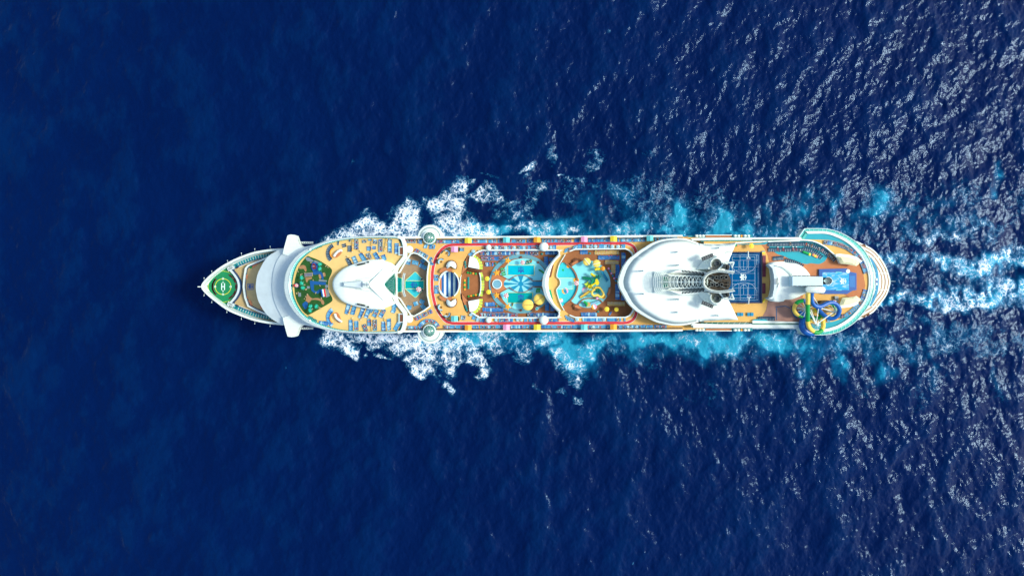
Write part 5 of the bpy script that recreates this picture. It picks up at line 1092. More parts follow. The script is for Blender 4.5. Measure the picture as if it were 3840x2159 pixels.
# stones of the golf course
rb = MB(); rp = [Vector((math.cos(t)*(.34+.1*math.sin(3*t)), math.sin(t)*(.3+.06*math.cos(2*t)), 0)) for t in np.linspace(0, 6.283, 9)[:-1]]
rb.loft([[tuple(p) for p in rp], [(p.x*.85, p.y*.9, .28) for p in rp], [(p.x*.35, p.y*.4, .42) for p in rp]], STONE, cap=True); rmesh = rb.mesh('garden_rock')
rocks = [(1132,1027,'below the upper brown path'),(1128,1031,'beside the upper brown path'),(1117,1018,'at the rim by the upper palms'),(1118,1096,'by the lower slate slab'),(1112,1100,'near the rim under the lighthouse'),(1142,1068,'beside the small slate slab'),(1150,1084,'next to the lower of the middle palms'),(1146,1085,'under the middle palms'),(1184,1098,'at the end of the blue canal'),(1200,1071,'inside the blue canal bend'),(1174,1122,'in the lower brown path'),(1205,1118,'on the tip of the lower brown path'),(1171,1158,'between the two lowest palms'),(1196,1153,'near the lower corner of the green'),(1201,1155,'at the lower corner of the green'),(1222,998,'near the upper corner of the green'),(1230,1002,'at the upper corner of the green'),(1166,985,'beside the slate path by the toy boat'),(1152,1104,'above the lower brown path'),(1146,1112,'left of the lower brown path'),(1141,1120,'above the blue pond'),(1213,1026,'beside the round brown hump'),(1143,1024,'at the toe of the upper brown path'),(1174,1050,'on the near bank of the blue canal')]
for i, (x, y, d) in enumerate(rocks):
    o = bpy.data.objects.new('garden_rock', rmesh); COL.objects.link(o); o.location = (*W(x, y, zg), zg); o.rotation_euler = (0,0,i*1.3); s_ = .8+.5*((i*37) % 10)/10; o.scale = (s_*1.3, s_, s_)
    tag(o, f"small tan rock {d} on the mini golf", 'rock', 'rocks of the mini golf')
# teal palms
pal = thing('palm_tree', 'x', 'palm tree', group='teal palms on the mini golf'); m = MB()
m.tube([(0,0,0),(.05,.02,1.4),(.0,.0,2.6)], [.16,.12,.1], CLAY, 8); m.build('trunk', pal); m = MB()
for k in range(9):
    a = 2*math.pi*k/9+.2*math.sin(k*5); L_ = 1.15+.15*math.sin(k*3.1)
    for (w0, dz0) in ((.16, 0),):
        spn = [(r*L_, 2.65+.25*math.sin(r*2.6)-.75*r*r) for r in (0,.25,.5,.75,1.0)]; wd = [.04,.13,.16,.10,.02]; vs = []
        for (r, z_), w_ in zip(spn, wd):
            for sg in (-1, 0, 1): vs.append((r*math.cos(a)-sg*w_*math.sin(a), r*math.sin(a)+sg*w_*math.cos(a), z_-(.08 if sg else 0)))
        m.add(vs, [(3*i+j, 3*i+j+1, 3*i+j+4, 3*i+j+3) for i in range(4) for j in range(2)], PALMT)
m.build('crown', pal)
PL = [(1198,990.5,'topmost of the palms, by the toy boat'),(1198,1008,'beside the bend of the upper blue stream'),(1130,1041,'upper of the three palms above the lighthouse side'),(1130,1061.5,'beside the striped lighthouse'),(1134,1079,'just below the striped lighthouse'),(1163,1148.6,'left of the pair at the lower end of the green'),(1185,1148.6,'nearest the lower right corner of the green'),(1161.7,1163,'at the very bottom of the green')]
for i, (x, y, d) in enumerate(PL):
    o = pal if i == 0 else dup(pal); o.location = (*W(x, y, zg+2.6), zg); o.rotation_euler = (0,0,i*.7); o['label'] = f"teal model palm {d}"
# beach cabanas with two toned gable roofs
def cabana(px, py, col, lab, z=Z12, w_=24.5, d_=20.5):
    s = sc(z+2.6); o = thing('beach_cabana', lab, 'cabana', (*W(px, py, z+2.6), z), 0, 'coloured cabanas along the track'); a, b = w_*s/2, d_*s/2
    m = MB(); m.add([(-a,-b,2.3),(0,-b,3.0),(a,-b,2.3),(-a,b,2.3),(0,b,3.0),(a,b,2.3),(-a,-b,2.2),(0,-b,2.9),(a,-b,2.2),(-a,b,2.2),(0,b,2.9),(a,b,2.2)], [(0,1,4,3),(1,2,5,4),(6,9,10,7),(7,10,11,8),(0,6,7,1),(1,7,8,2),(3,4,10,9),(4,5,11,10),(0,3,9,6),(2,8,11,5)], col); m.build('roof', o)
    for x in (-a+.15, a-.15):
        for y in (-b+.15, b-.15): MB().box(x, y, 0, 2.25, .12, .12, WHITE).build('post', o)
    MB().box(-.6,-.2,.0,.45,.7,1.9,CLOTHB).build('day_bed', o); MB().box(.6,-.2,.0,.45,.7,1.9,CLOTHB).build('day_bed', o)
CB = [(1755.5,901.5,YELLOW,'yellow'),(1899,899,AQUA,'aqua'),(2014,899,ORANGE,'orange'),(2191,897,PINK,'pink'),(2301.5,895,YELLOW,'yellow'),(2438,893.5,AQUA,'aqua'),(1755.5,1228.5,ORANGE,'orange'),(1899,1226.5,PINK,'pink'),(2014,1226.5,YELLOW,'yellow'),(2191,1226,AQUA,'aqua'),(2301,1225.5,ORANGE,'orange'),(1704,934.5,PINK,'pink'),(1704,1194.5,AQUA,'aqua')]
place = ['forward on the starboard rail outside the red track','on the starboard rail beside the small white dome','on the starboard rail beside the large white dome','on the starboard rail above the splash bay','on the starboard rail near the white roof, before the aqua one','on the starboard rail touching the edge of the big white roof','forward on the port rail outside the red track','on the port rail below the small white dome','on the port rail beside the large white dome','on the port rail below the splash bay','on the port rail near the big white roof','inside the forward bend of the red track, starboard side','inside the forward bend of the red track, port side']
for (x, y, c_, n_), d in zip(CB, place): cabana(x, y, c_, f"{n_} roofed cabana {d}", w_=24.8 if x != 1704 else 25.5)
# star umbrellas, striped umbrellas, disc canopies, starfish sails
def parasol(name, px, py, r, cols, lab, z, n=8, notch=.0, h=2.6, grp=None, hub=None, pole=True, rz=0):
    s = sc(z+h); o = thing(name, lab, 'umbrella', (*W(px, py, z+h), z), rz, grp); Rr_ = r*s
    m = MB(); k = n*2
    for i in range(n):
        a0, a1, am = 2*math.pi*i/n, 2*math.pi*(i+1)/n, 2*math.pi*(i+.5)/n
        m.add([(0,0,h+.35),(Rr_*math.cos(a0),Rr_*math.sin(a0),h-.1),(Rr_*(1-notch)*math.cos(am),Rr_*(1-notch)*math.sin(am),h-.02),(Rr_*math.cos(a1),Rr_*math.sin(a1),h-.1)], [(0,1,2,3)], cols[i % len(cols)])
    m.build('canopy', o)
    if pole: MB().tube([(0,0,0),(0,0,h+.4)], .06, GREYW, 6).build('pole', o)
    return o
G = 'yellow star umbrellas by the pools'
parasol('star_umbrella',1826.6,1044.6,9.4,[YELLOW],'yellow star umbrella beside the lime seats, nearer the starboard side',Z11,8,.16,grp=G)
parasol('star_umbrella',1832,1094.7,9.4,[YELLOW],'yellow star umbrella beside the lime seats, nearer the port side',Z11,8,.16,grp=G,rz=.3)
parasol('star_umbrella',2275.7,1159,9.8,[YELLOW],'yellow star umbrella near the splash bay, forward one of the pair',Z11,8,.16,grp=G)
parasol('star_umbrella',2312,1160,9,[YELLOW],'yellow star umbrella on the brown deck next to the big white roof',Z11,8,.16,grp=G,rz=.2)
parasol('star_umbrella',2818,922,10,[YELLOW],'yellow star umbrella on the orange deck above the blue court',Z13,8,.16,grp=G,rz=.2)
G = 'red and white striped umbrellas'
for x, y, r, z_, d in ((1570,1085,9.5,Z11,'at the corner of the solarium pool'),(1959.6,984,8.3,Z11+.5,'above the upper swimming pool'),(1898,1108,9,Z11+.5,'at the side of the lower teal pool'),(2161.5,1061.5,9,Z11+.6,'on the wall between wave pool and splash bay'),(3129,1134,9,Z13,'by the water slides at the stern')): parasol('striped_umbrella', x, y, r, [RED, MARK], f"red and white striped umbrella {d}", z_, 12, .0, grp=G)
def disc_canopy(px, py, r, ang, lab, z=Z11, beams=True):
    h = 3.6; s = sc(z+h); o = thing('round_canopy', lab, 'shade canopy', (*W(px, py, z+h), z), 0, 'round yellow shade canopies'); Rr_ = r*s
    m = MB(); m.lathe(0,0,[(Rr_,h-.15),(Rr_*.97,h),(Rr_*.5,h+.25),(0,h+.35)], LEMON, 40); m.build('canopy', o); c, d = math.cos(R(ang)), math.sin(R(ang))
    MB().tube([(-Rr_*c*1.08,-Rr_*d*1.08,h+.42),(Rr_*c*1.08,Rr_*d*1.08,h+.42)], .14, WOODL if beams else WHITE, 6).build('beam', o); MB().tube([(0,0,0),(0,0,h)], .14, GREYW, 8).build('pole', o)
disc_canopy(1979.3,1143,21,0,'large round yellow canopy overhanging the corner of the lower teal pool'); disc_canopy(2022,1122,21,38,'large round yellow canopy next to the white arch')
disc_canopy(2200.5,981,14.4,-52,'smaller round yellow canopy over the splash bay, forward one of the pair',beams=False); disc_canopy(2237,988,14.4,15,'smaller round yellow canopy over the splash bay, aft one of the pair',beams=False)
def starfish(px, py, r, rz, lab):
    h = 3.2; s = sc(Z11+h); o = thing('starfish_canopy', lab, 'shade canopy', (*W(px, py, Z11+h), Z11), R(rz), 'orange starfish canopies round the pools'); Rr_ = r*s; m = MB()
    for i in range(5):
        a = 2*math.pi*i/5; b0, b1 = a-math.pi/5, a+math.pi/5; ri = Rr_*.44
        m.add([(0,0,h+.5),(ri*math.cos(b0),ri*math.sin(b0),h+.1),(Rr_*math.cos(a),Rr_*math.sin(a),h-.2),(ri*math.cos(b1),ri*math.sin(b1),h+.1),(Rr_*.5*math.cos(a),Rr_*.5*math.sin(a),h+.42)], [(0,1,4),(1,2,4),(2,3,4),(3,0,4)], ORANGE)
    m.build('canopy', o); MB().tube([(0,0,0),(0,0,h)], .12, WHITE, 8).build('pole', o)
starfish(1903,977,15,70,'orange starfish canopy above the upper cyan pool'); starfish(1861.5,1022.6,15.5,28,'orange starfish canopy beside the hot tub, starboard side'); starfish(1861.5,1107,15,100,'orange starfish canopy beside the hot tub, port side'); starfish(1903,1150,15,-10,'orange starfish canopy below the lower teal pool')

# ------------------------------------------------------------------ playground in the splash bay
zb = Z11+.35
def slide_trough(o, p0, p1, w_, m_, z0, z1):
    a, b = Vector((*W(*p0, z0), z0)), Vector((*W(*p1, z1), z1)); a -= o.location; b -= o.location; t = (b-a); n_ = Vector((-t.y, t.x, 0)).normalized()*w_/2; m = MB()
    m.loft([[tuple(q+n_*1.0+Vector((0,0,.35))), tuple(q+n_*.8), tuple(q-n_*.8), tuple(q-n_+Vector((0,0,.35)))] for q in (a, a.lerp(b,.5), b)], m_, closed=False, smooth=False)
    m.loft([[tuple(q+n_*1.05+Vector((0,0,.35))), tuple(q+n_*1.05-Vector((0,0,.3))), tuple(q-n_*1.05-Vector((0,0,.3))), tuple(q-n_*1.05+Vector((0,0,.35)))][::-1] for q in (a, b)], m_, closed=False, smooth=False); return m.build('slide', o)
def rel(o, x, y, z): v = W3(x, y, z)-o.location; return v
o = thing('water_playground', 'large yellow and green water play structure in the middle of the splash bay', 'water playground', (*W(2232,1060,zb), zb))
slide_trough(o, (2185,1040.5), (2218,1046), 1.15, PLAYG, zb+.6, zb+2.6); slide_trough(o, (2219,1066), (2231,1040), 1.2, PLAYG, zb+2.2, zb+2.8); slide_trough(o, (2176,1116), (2216,1090), 1.0, SLIDEY, zb+.5, zb+2.8)
m = MB(); m.tube([rel(o,x,y,zb+2.6) for x, y in ((2216,1025),(2221,1030),(2232,1036))], .55, PLAYY, 8); m.build('yellow_tunnel', o)
m = MB(); lp = smooth([(2230,1080),(2240,1077.5),(2249,1080),(2257,1090),(2263,1102),(2259,1111),(2250,1113),(2241,1106),(2236,1107),(2228,1109),(2221,1104),(2219,1096),(2224,1088),(2232,1084)], 4); m.tube([rel(o,x,y,zb+1.2+2.2*i/len(lp)) for i, (x, y) in enumerate(lp)], .52, SLIDEY, 10); m.build('loop_slide', o)
for x, y, r, a in ((2241.5,1039,9,0),(2242,1091,9,.4)):
    m = MB(); h = 4.2; c = rel(o, x, y, zb); rr2 = r*sc(zb+h)
    m.loft([[(c.x+rr2*1.0*math.cos(a+math.pi*k/2), c.y+rr2*1.0*math.sin(a+math.pi*k/2), h) for k in range(4)], [(c.x+.05*math.cos(a+math.pi*k/2), c.y+.05*math.sin(a+math.pi*k/2), h+.9) for k in range(4)]], mat('navy_teal_roof',(8,92,112),.4,.1), smooth=False, cap=True); t_ = m.build('tower_roof', o)
    m = MB(); 
    for k in range(4): m.tube([(c.x, c.y, h+.95),(c.x+rr2*math.cos(a+math.pi*k/2), c.y+rr2*math.sin(a+math.pi*k/2), h+.05)], .07, PLAYG, 4)
    m.build('roof_edge', t_)
    m = MB(); m.box(c.x, c.y, 0, 2.2, 1.6, 1.6, PLAYG); m.build('tower', o)
for pts in ([(2232,1044),(2241,1046),(2247,1058),(2246,1066),(2238,1071),(2233,1062)], [(2205,1071),(2216,1066),(2222,1072),(2219,1082),(2210,1083),(2204,1078)]):
    MB().prism([tuple(rel(o,x,y,zb+2.2))[:2] for x, y in pts], 2.2, 1.9, PLAYY).build('yellow_platform', o)
m = MB(); m.tube([rel(o,x,y,zb+2.3) for x, y in ((2217,1070),(2225,1066),(2234,1060))], .45, PLAYY, 8); m.build('yellow_bridge', o)
m = MB(); c = rel(o,2221,1079,zb+3); m.lathe(c.x, c.y, [(.45,2.6),(.62,2.7),(.62,3.2),(.5,3.3),(.45,2.8)], PLAYY, 14); m.build('tipping_bucket', o)
m = MB(); c = rel(o,2203,1068,zb); m.prism([(c.x+(1.25+.35*math.sin(5*t))*math.cos(t), c.y+(1.25+.35*math.sin(5*t))*math.sin(t)) for t in np.linspace(0,6.2,30)], 1.1, .9, LIME); m.build('leaf_platform', o)
o = thing('water_slide_house', 'orange domed play tower with yellow ramp and straight blue slide at the splash bay edge', 'play tower', (*W(2257,1008,zb), zb))
slide_trough(o, (2256,1016), (2279,1053), .95, PBLUE, zb+2.6, zb+.5); m = MB(); m.tube([rel(o,x,y,zb+2.5) for x, y in ((2231,1012),(2236,1008),(2250,1008))], .65, PLAYY, 8); m.build('yellow_tunnel', o)
m = MB(); c = rel(o,2257,1007.5,zb); m.lathe(c.x, c.y, [(1.1,3.0),(.7,3.5),(0,3.8)], ORANGE, 10, smooth=False); m.build('roof', o); m = MB()
for k in range(5): m.tube([(c.x,c.y,3.85),(c.x+1.12*math.cos(k*1.2566),c.y+1.12*math.sin(k*1.2566),3.05)], .06, RED, 4)
m.build('roof_rib', o); MB().box(c.x, c.y, 0, 2.6, 1.4, 1.4, PLAYY).build('tower', o)
o = thing('toddler_slide', 'green crocodile play hut with a straight blue slide in the toddler pool', 'toddler slide', (*W(2206,1141,zb), zb))
slide_trough(o, (2215,1140), (2247,1129), .85, PBLUE, zb+1.6, zb+.4); m = MB(); c = rel(o,2205,1142,zb); m.prism([(c.x-.8,c.y-1),(c.x+.9,c.y-.9),(c.x+.9,c.y+.8),(c.x,c.y+1.2),(c.x-.8,c.y+.7)], 1.8, 0, WOODL); m.build('hut', o)
m = MB(); m.tube([rel(o,x,y,zb+1.5) for x, y in ((2189,1131),(2194,1134),(2201,1139),(2200,1147))], [.5,.6,.6,.5], GREEN, 8); m.build('crocodile', o)
o = thing('pool_toy_frame', 'white and green squirting toy in the toddler pool corner', 'water toy', (*W(2237,1118,zb), zb)); MB().tube([(0,0,0),(0,0,2.2)], .1, MARK, 6).build('post', o)
m = MB(); m.lathe(0,0,[(.6,2.2),(.3,2.5),(0,2.6)],PINK,10); m.build('canopy', o); MB().tube([(0,0,1.6),(.9,.4,1.8)], .12, MARKB, 6).build('spout', o)

# ------------------------------------------------------------------ water slides at the stern
def spiral(pts, z0, z1, n=5): q = smooth(pts, n); return [W3(x, y, z0+(z1-z0)*i/(len(q)-1)) for i, (x, y) in enumerate(q)]
o = thing('yellow_green_slide', 'winding yellow and green tube slide looping over the stern rail', 'tube slide', (*W(3030,1160,Z13), Z13))
def tub(name, path, r, ms, n=10, par=None): return MB().tube([p-par.location for p in path], r, ms[0], n, mats=ms).build(name, par)
YG = [SLIDEY]*6+[SLIDEG]*6
t1 = spiral([(3030,1099),(3030,1125),(3029,1150),(3029,1175),(3029,1200),(3030,1214),(3034,1226),(3043,1236),(3056,1245),(3068,1246),(3080,1239),(3086,1227),(3087,1213),(3083,1200),(3072,1193),(3060,1192),(3047,1196),(3037,1206),(3034,1218),(3040,1232)], 55, 44)
tub('slide_tube', t1, .92, [SLIDEY]*8+[SLIDEG]*13+[SLIDEY]*9, 12, o)
t2 = spiral([(3012,1127),(2994,1131),(2983,1142),(2978,1157),(2982,1171),(2994,1181),(3009,1186)], 47, 45); tub('slide_tube', t2, .88, [SLIDEG]*9+[SLIDEY]*16+[SLIDEG]*9, 12, o)
t3 = spiral([(3064,1160),(3052,1165),(3040,1168),(3032,1176)], 46, 45); tub('slide_tube', t3, .9, [PLAYY]*5+[SLIDEY]*5, 10, o); t4 = spiral([(3066,1164),(3078,1180),(3082,1196),(3078,1210)], 45.5, 44); tub('slide_tube', t4, .9, [SLIDEG]*9+[SLIDEY]*4, 10, o)
t5 = spiral([(3082,1150),(3098,1143),(3118,1140),(3130,1150),(3134,1168),(3124,1184),(3108,1190)], 45, 44); tub('slide_tube', t5, .75, [SLIDEY]*8+[SLIDEG]*12, 10, o)
m = MB()
mp_b = mat('slide_support_white', (235,238,240), .4, .04)
for (cx_, cy_, r, zc, n_, nm) in ((3020,1158,30,49,12,'a'),(3061,1216,24,50,10,'b')):
    c = W3(cx_, cy_, zc)-o.location; m = MB(); m.tube([(c.x, c.y, 0), (c.x, c.y, zc-Z13+1)], .32, mp_b, 8); m.lathe(c.x, c.y, [(.6,zc-Z13+.6),(.6,zc-Z13+1.2),(0,zc-Z13+1.5)], mp_b, 10); hub = m.build('support_mast', o)
    for k in range(n_):
        a = 2*math.pi*k/n_+.2; e = W3(cx_+r*math.cos(a), cy_+r*math.sin(a), zc-3)-o.location; MB().tube([(c.x, c.y, zc-Z13+.8), tuple(e)], .13, mp_b, 5).build('support_arm', hub)
for a_, b_ in (((3022,1100,55),(3022,1160,50)),((3048,1110,53),(3080,1160,46)),((3070,1152,52),(3060,1216,51)),((3042,1165,51),(3061,1216,51)),((3028,1150,54),(3060,1216,51)),((3060,1216,51),(3134,1165,49)),((3078,1155,50),(3134,1170,48))):
    MB().tube([W3(*a_)-o.location, W3(*b_)-o.location], .2, mp_b, 6).build('brace', o)
o = thing('blue_slide', 'ribbed blue tube slide curling above the port side of the stern deck', 'tube slide', (*W(3080,1160,Z13), Z13))
b1 = spiral([(3045,1098),(3043,1115),(3045,1130),(3053,1143),(3065,1149),(3080,1148),(3096,1140),(3112,1134.5),(3128,1136),(3141,1146),(3148,1161),(3144,1177),(3134,1189),(3120,1194),(3105,1191),(3090,1181),(3076,1167),(3066,1152)], 54, 48); tub('slide_tube', b1, .9, [SLIDEB], 14, o)
b2 = spiral([(3010,1126),(3020,1130),(3026,1142),(3024,1160),(3012,1176),(3003,1172),(2996,1166)], 46.5, 45.5); tub('slide_tube', b2, .9, [SLIDEB], 12, o)
b3 = spiral([(2998,1172),(3014,1182),(3034,1187),(3050,1190),(3066,1196)], 45, 44.5); tub('slide_tube', b3, 1.0, [SLIDEB], 12, o)
b4 = spiral([(3030,1188),(3016,1196),(3009,1210),(3010,1226),(3018,1240),(3034,1248),(3048,1247)], 43.5, 41.5); tub('slide_tube', b4, 1.5, [SLIDEB], 14, o)
b5 = spiral([(3034,1196),(3026,1206),(3024,1220),(3030,1234),(3042,1240)], 43.2, 42.5); tub('slide_tube', b5, 1.2, [SLIDEB], 14, o)
c = W3(3134,1170,49)-o.location; m = MB(); m.tube([(c.x, c.y, 0), (c.x, c.y, 8.6)], .3, mp_b, 8); m.lathe(c.x, c.y, [(.55,8.2),(.55,8.8),(0,9)], mp_b, 10); hub = m.build('support_mast', o)
for k in range(11):
    a = 2*math.pi*k/11; e = W3(3118+24*math.cos(a), 1164+22*math.sin(a), 46)-o.location; MB().tube([(c.x, c.y, 8.5), tuple(e)], .12, mp_b, 5).build('support_arm', hub)
MB().prism(WP([(3068,1141),(3085,1127),(3108,1126),(3118,1140),(3100,1152),(3080,1152)], 44), 44, Z13, SOOT).build('plant_room', ship); MB().box(*W(3137,1120,Z13+1), Z13, Z13+1.2, 1.6, 2.4, GREY).build('deck_stair_house', ship)
for pts in ([(2970,1146),(2976,1144),(2974,1160),(2980,1176),(2992,1190),(2988,1195),(2976,1184),(2968,1166)],): MB().prism(WP(pts, Z13+.5), Z13+.5, Z13, mat('faded_blue_mural',(70,100,140),.7,.3,2)).build('curved_planter', ship)
m = MB()
for pth in ([(2908,1151),(2945,1147),(2962,1155)], [(2912,1154),(2912,1200)], [(2968,1150),(2973,1170),(2984,1192)]): MB().wall(WP(pth, Z13+.15), .42, Z13+.16, Z13, mat('faded_blue_mural',(70,100,140),.7,.3,2)).build('painted_line', ship)

# ------------------------------------------------------------------ loungers
def lounger_mesh(name, fab, towel=None, frame=GREYW, pillow=None, w_=.66, L_=1.9):
    m = MB(); a = L_/2
    m.add([(-a,-w_/2,.34),(a*.3,-w_/2,.34),(a*.3,w_/2,.34),(-a,w_/2,.34),(a,-w_/2,.72),(a,w_/2,.72)], [(0,1,2,3),(1,4,5,2)], fab)
    m.add([(-a,-w_/2,.28),(a*.3,-w_/2,.28),(a*.3,w_/2,.28),(-a,w_/2,.28),(a,-w_/2,.66),(a,w_/2,.66)], [(3,2,1,0),(2,5,4,1)], fab)
    for s_ in (-1, 1): m.box(-a*.35, s_*(w_/2+.02), .22, .38, L_*.62, .05, frame); m.box(-a*.8, s_*w_/2, 0, .25, .05, .05, frame); m.box(a*.35, s_*w_/2, 0, .25, .05, .05, frame)
    if towel: m.add([(-a*.75,-w_*.42,.37),(a*.28,-w_*.42,.37),(a*.28,w_*.42,.37),(-a*.75,w_*.42,.37),(a*.8,-w_*.42,.67),(a*.8,w_*.42,.67)], [(0,1,2,3),(1,4,5,2)], towel)
    if pillow: m.box(a*.86,0,.68,.80,.26,w_*.8,pillow)
    return m.mesh(name)
LM = {'blue': [(lounger_mesh('lounger_blue', CLOTHB), 'empty'), (lounger_mesh('lounger_blue_towel', CLOTHB, TOWEL), 'pale towel on'), (lounger_mesh('lounger_royal', CLOTHD), 'darker')],
      'pool': [(lounger_mesh('lounger_pool', CLOTHD), 'empty'), (lounger_mesh('lounger_pool_pink', CLOTHD, None, pillow=PINKT), 'pink pillow on'), (lounger_mesh('lounger_pool_towel', CLOTHB, TOWEL), 'pale towel on')],
      'navy': [(lounger_mesh('lounger_navy', CLOTHN), 'empty')], 'tan': [(lounger_mesh('lounger_tan', WOODL), 'empty'), (lounger_mesh('lounger_tan_pink', WOODL, pillow=PINKT), 'pink pillow on')],
      'teal': [(lounger_mesh('lounger_teal', TEAL), 'empty')], 'lime': [(lounger_mesh('lime_seat', LIME, w_=.95, L_=1.5), 'empty')], 'green': [(lounger_mesh('lounger_green', GREEN), 'empty')]}
SPOTS = []   # (z, x, y, angle, kind, row phrase, index, occupied)
def row(desc, p0, p1, n, ang, z, kind='blue', occ=.35, gaps=()):
    """n loungers from p0 to p1 (photo px); ang = heading of the head end in the photo, degrees, 90 = up"""
    k = 0
    for i in range(n):
        t = (i+.5)/n; x, y = p0[0]+(p1[0]-p0[0])*t, p0[1]+(p1[1]-p0[1])*t
        if any(a <= x <= b for a, b in gaps): continue
        if kind in ('blue',) and occ and rng.random() < .05: continue
        SPOTS.append((z, x+rng.normal()*.25, y+rng.normal()*.5, ang+rng.normal()*2.0, kind, desc, k, rng.random() < occ)); k += 1
def arc_row(desc, cx, cy, r, a0, a1, n, z, kind, occ=.1, off=180):
    for i in range(n):
        a = a0+(a1-a0)*i/(n-1); SPOTS.append((z, cx+r*math.cos(R(a)), cy-r*math.sin(R(a)), a+off, kind, desc, i, rng.random() < occ))
def path_row(desc, pts, n, z, kind, occ, flip=1):
    q = resample(pts, n)
    for i, (x, y) in enumerate(q):
        a = q[min(i+1, n-1)]; b = q[max(i-1, 0)]; t = math.degrees(math.atan2(-(a[1]-b[1]), a[0]-b[0])); SPOTS.append((z, x, y, t+90*flip, kind, desc, i, rng.random() < occ))
F = Z13
# observation deck (horizontal loungers stacked in columns; y0 -> y1)
C = lambda d, x, y0, y1, n, a=0, k='blue', occ=.3: row(d, (x+(a and 0), y0), (x, y1), n, a, F, k, occ)
C('column by the first orange rail, starboard side',1337,898,941,8,-12,occ=.6); C('dark block before the first orange rail',1312,921,943,5,5,'navy',0); C('short column by the second rail',1383.5,924,940,3,0,occ=0); C('pair row at the top of the second rail',1388,897,903,1,0,occ=0)
C('column behind the second rail, top',1407,898,914,3,-10,occ=.7); C('column behind the second rail, middle',1402,921,935,2,0,occ=0); C('crowded column between second and third rails',1427,897,944,9,8,occ=.8); C('column by the third rail',1462,896,947,10,-14,occ=.35); C('column by the stair hatch, starboard side',1488,912,951,7,0,occ=0)
C('pair of towelled loungers by the screen',1366,900,911,2,5,occ=1)
def blk(d, cx, cy, n, ang, k='blue', occ=.1, step=5.6):
    a = R(ang+90); dx, dy = math.cos(a)*step*n/2, -math.sin(a)*step*n/2; row(d, (cx-dx, cy-dy), (cx+dx, cy+dy), n, ang, F, k, occ)
blk('slanted block beside the white oval roof',1331,975,5,25,occ=0); blk('dark slanted block touching the oval roof',1310,983,6,25,'navy',0); blk('slanted block of the second diagonal rail',1360,964,6,30,occ=0); blk('crowded slanted block of the second diagonal rail',1383.5,961.5,4,20,occ=1); blk('slanted block of the third diagonal rail',1412,960,5,30,occ=0); blk('outer slanted block of the third diagonal rail',1440,966,4,22,occ=0)
blk('long slanted block below the oval roof, forward',1305,1155,8,-14,occ=0); blk('long slanted block below the oval roof, second',1327,1158,8,-14,occ=0); blk('slanted block at the lower second rail',1357,1172,8,-20,occ=.1); blk('slanted block behind the lower second rail',1378,1176,6,-20,occ=0); blk('pair under the edge of the oval roof',1392,1162,3,-35,occ=0); blk('slanted block before the lower third rail',1408,1174,5,-25,occ=.2); blk('slanted block behind the lower third rail',1434,1174,6,-28,occ=.3)
C('lower column before the first rail',1316,1199,1239,8,4,occ=0); C('lower column behind the first rail',1337,1203,1238,7,3,occ=.2); blk('messy group by the lower screen',1369,1229,5,20,occ=.9); C('lower column before the second rail',1385,1196,1222,5,0,occ=.2); C('lower column behind the second rail',1406,1199,1239,8,5,occ=.5); C('lower column before the third rail',1438.6,1205,1240,7,3,occ=0); C('lower column behind the third rail',1459,1196,1238,8,16,occ=0); blk('slanted block in the port aft corner',1489.5,1222,6,-30,occ=0); blk('small block by the port screen',1476,1165,3,-25,occ=0); blk('pair beside the port edge of the oval roof',1479,1148,3,-25,occ=0)
arc_row('fan around the starboard sculpture',1264,950,33,122,222,11,F,'navy',.0); arc_row('fan around the port sculpture',1266,1190,35,128,232,12,F,'blue',.1); row('row of five near the port rim',(1196,1209),(1231,1213),6,80,F,'blue',0); row('teal pair by the starboard rim',(1180,929),(1204,919),4,-35,F,'teal',0); row('teal bench row by the port rim',(1155,1189),(1186,1207),6,55,F,'teal',0)
blk('lone dark group near the starboard rim',1291,920,2,15,'navy',.5); C('dark pair by the screen',1312,896,903,1,80,'navy',0); C('lone dark lounger near the starboard rim',1268,908,914,1,80,'navy',0)
# outer rails of the sports deck
gt = [(1584,1634),(1742,1769),(1885,1913),(2000,2028),(2177,2205),(2288,2316),(2424,2453)]
row('rail row forward of the starboard pod',(1512,903),(1560,904),7,90,Z12,occ=.7); row('block beside the starboard pod',(1566,906),(1588,906),4,90,Z12,occ=.2); row('outer starboard rail row',(1636,905),(2420,898.5),136,-90,Z12,occ=.42,gaps=gt); row('starboard rail row by the white roof',(2455,897),(2540,895),12,-90,Z12,occ=.15)
gb = [(1586,1632),(1742,1769),(1885,1913),(2000,2028),(2177,2205),(2287,2316),(2350,2362),(2389,2393),(2470,2474)]
row('port rail row forward of the pod',(1528,1229),(1584,1229),9,100,Z12,occ=.3); row('outer port rail row',(1664,1227),(2500,1226),146,90,Z12,occ=.33,gaps=gb)
arc_row('arc around the port pod',1609,1240,37,28,150,18,Z12,'blue',.5,off=0)
row('pair above the starboard pod',(1590,924),(1603,924),2,70,Z12,occ=0); row('group aft of the starboard pod',(1611,927),(1631,925),4,80,Z12,occ=.3); row('group beside the pod rim',(1636,905),(1650,905),2,0,Z12,occ=.5)
row('diagonal row beside the solarium, starboard side',(1556,937),(1620,975),15,60,Z12,occ=.5); row('diagonal row beside the solarium, port side',(1556,1197),(1620,1165),14,-60,Z12,occ=.5)
row('group at the forward bend of the track, starboard side',(1612,984),(1622,992),3,0,Z12,occ=.3)
row('column inside the red track, upper',(1636,1030),(1637,1054),4,0,Z12,occ=.2); row('column inside the red track, lower',(1638,1071),(1637,1100),5,0,Z12,occ=.3)
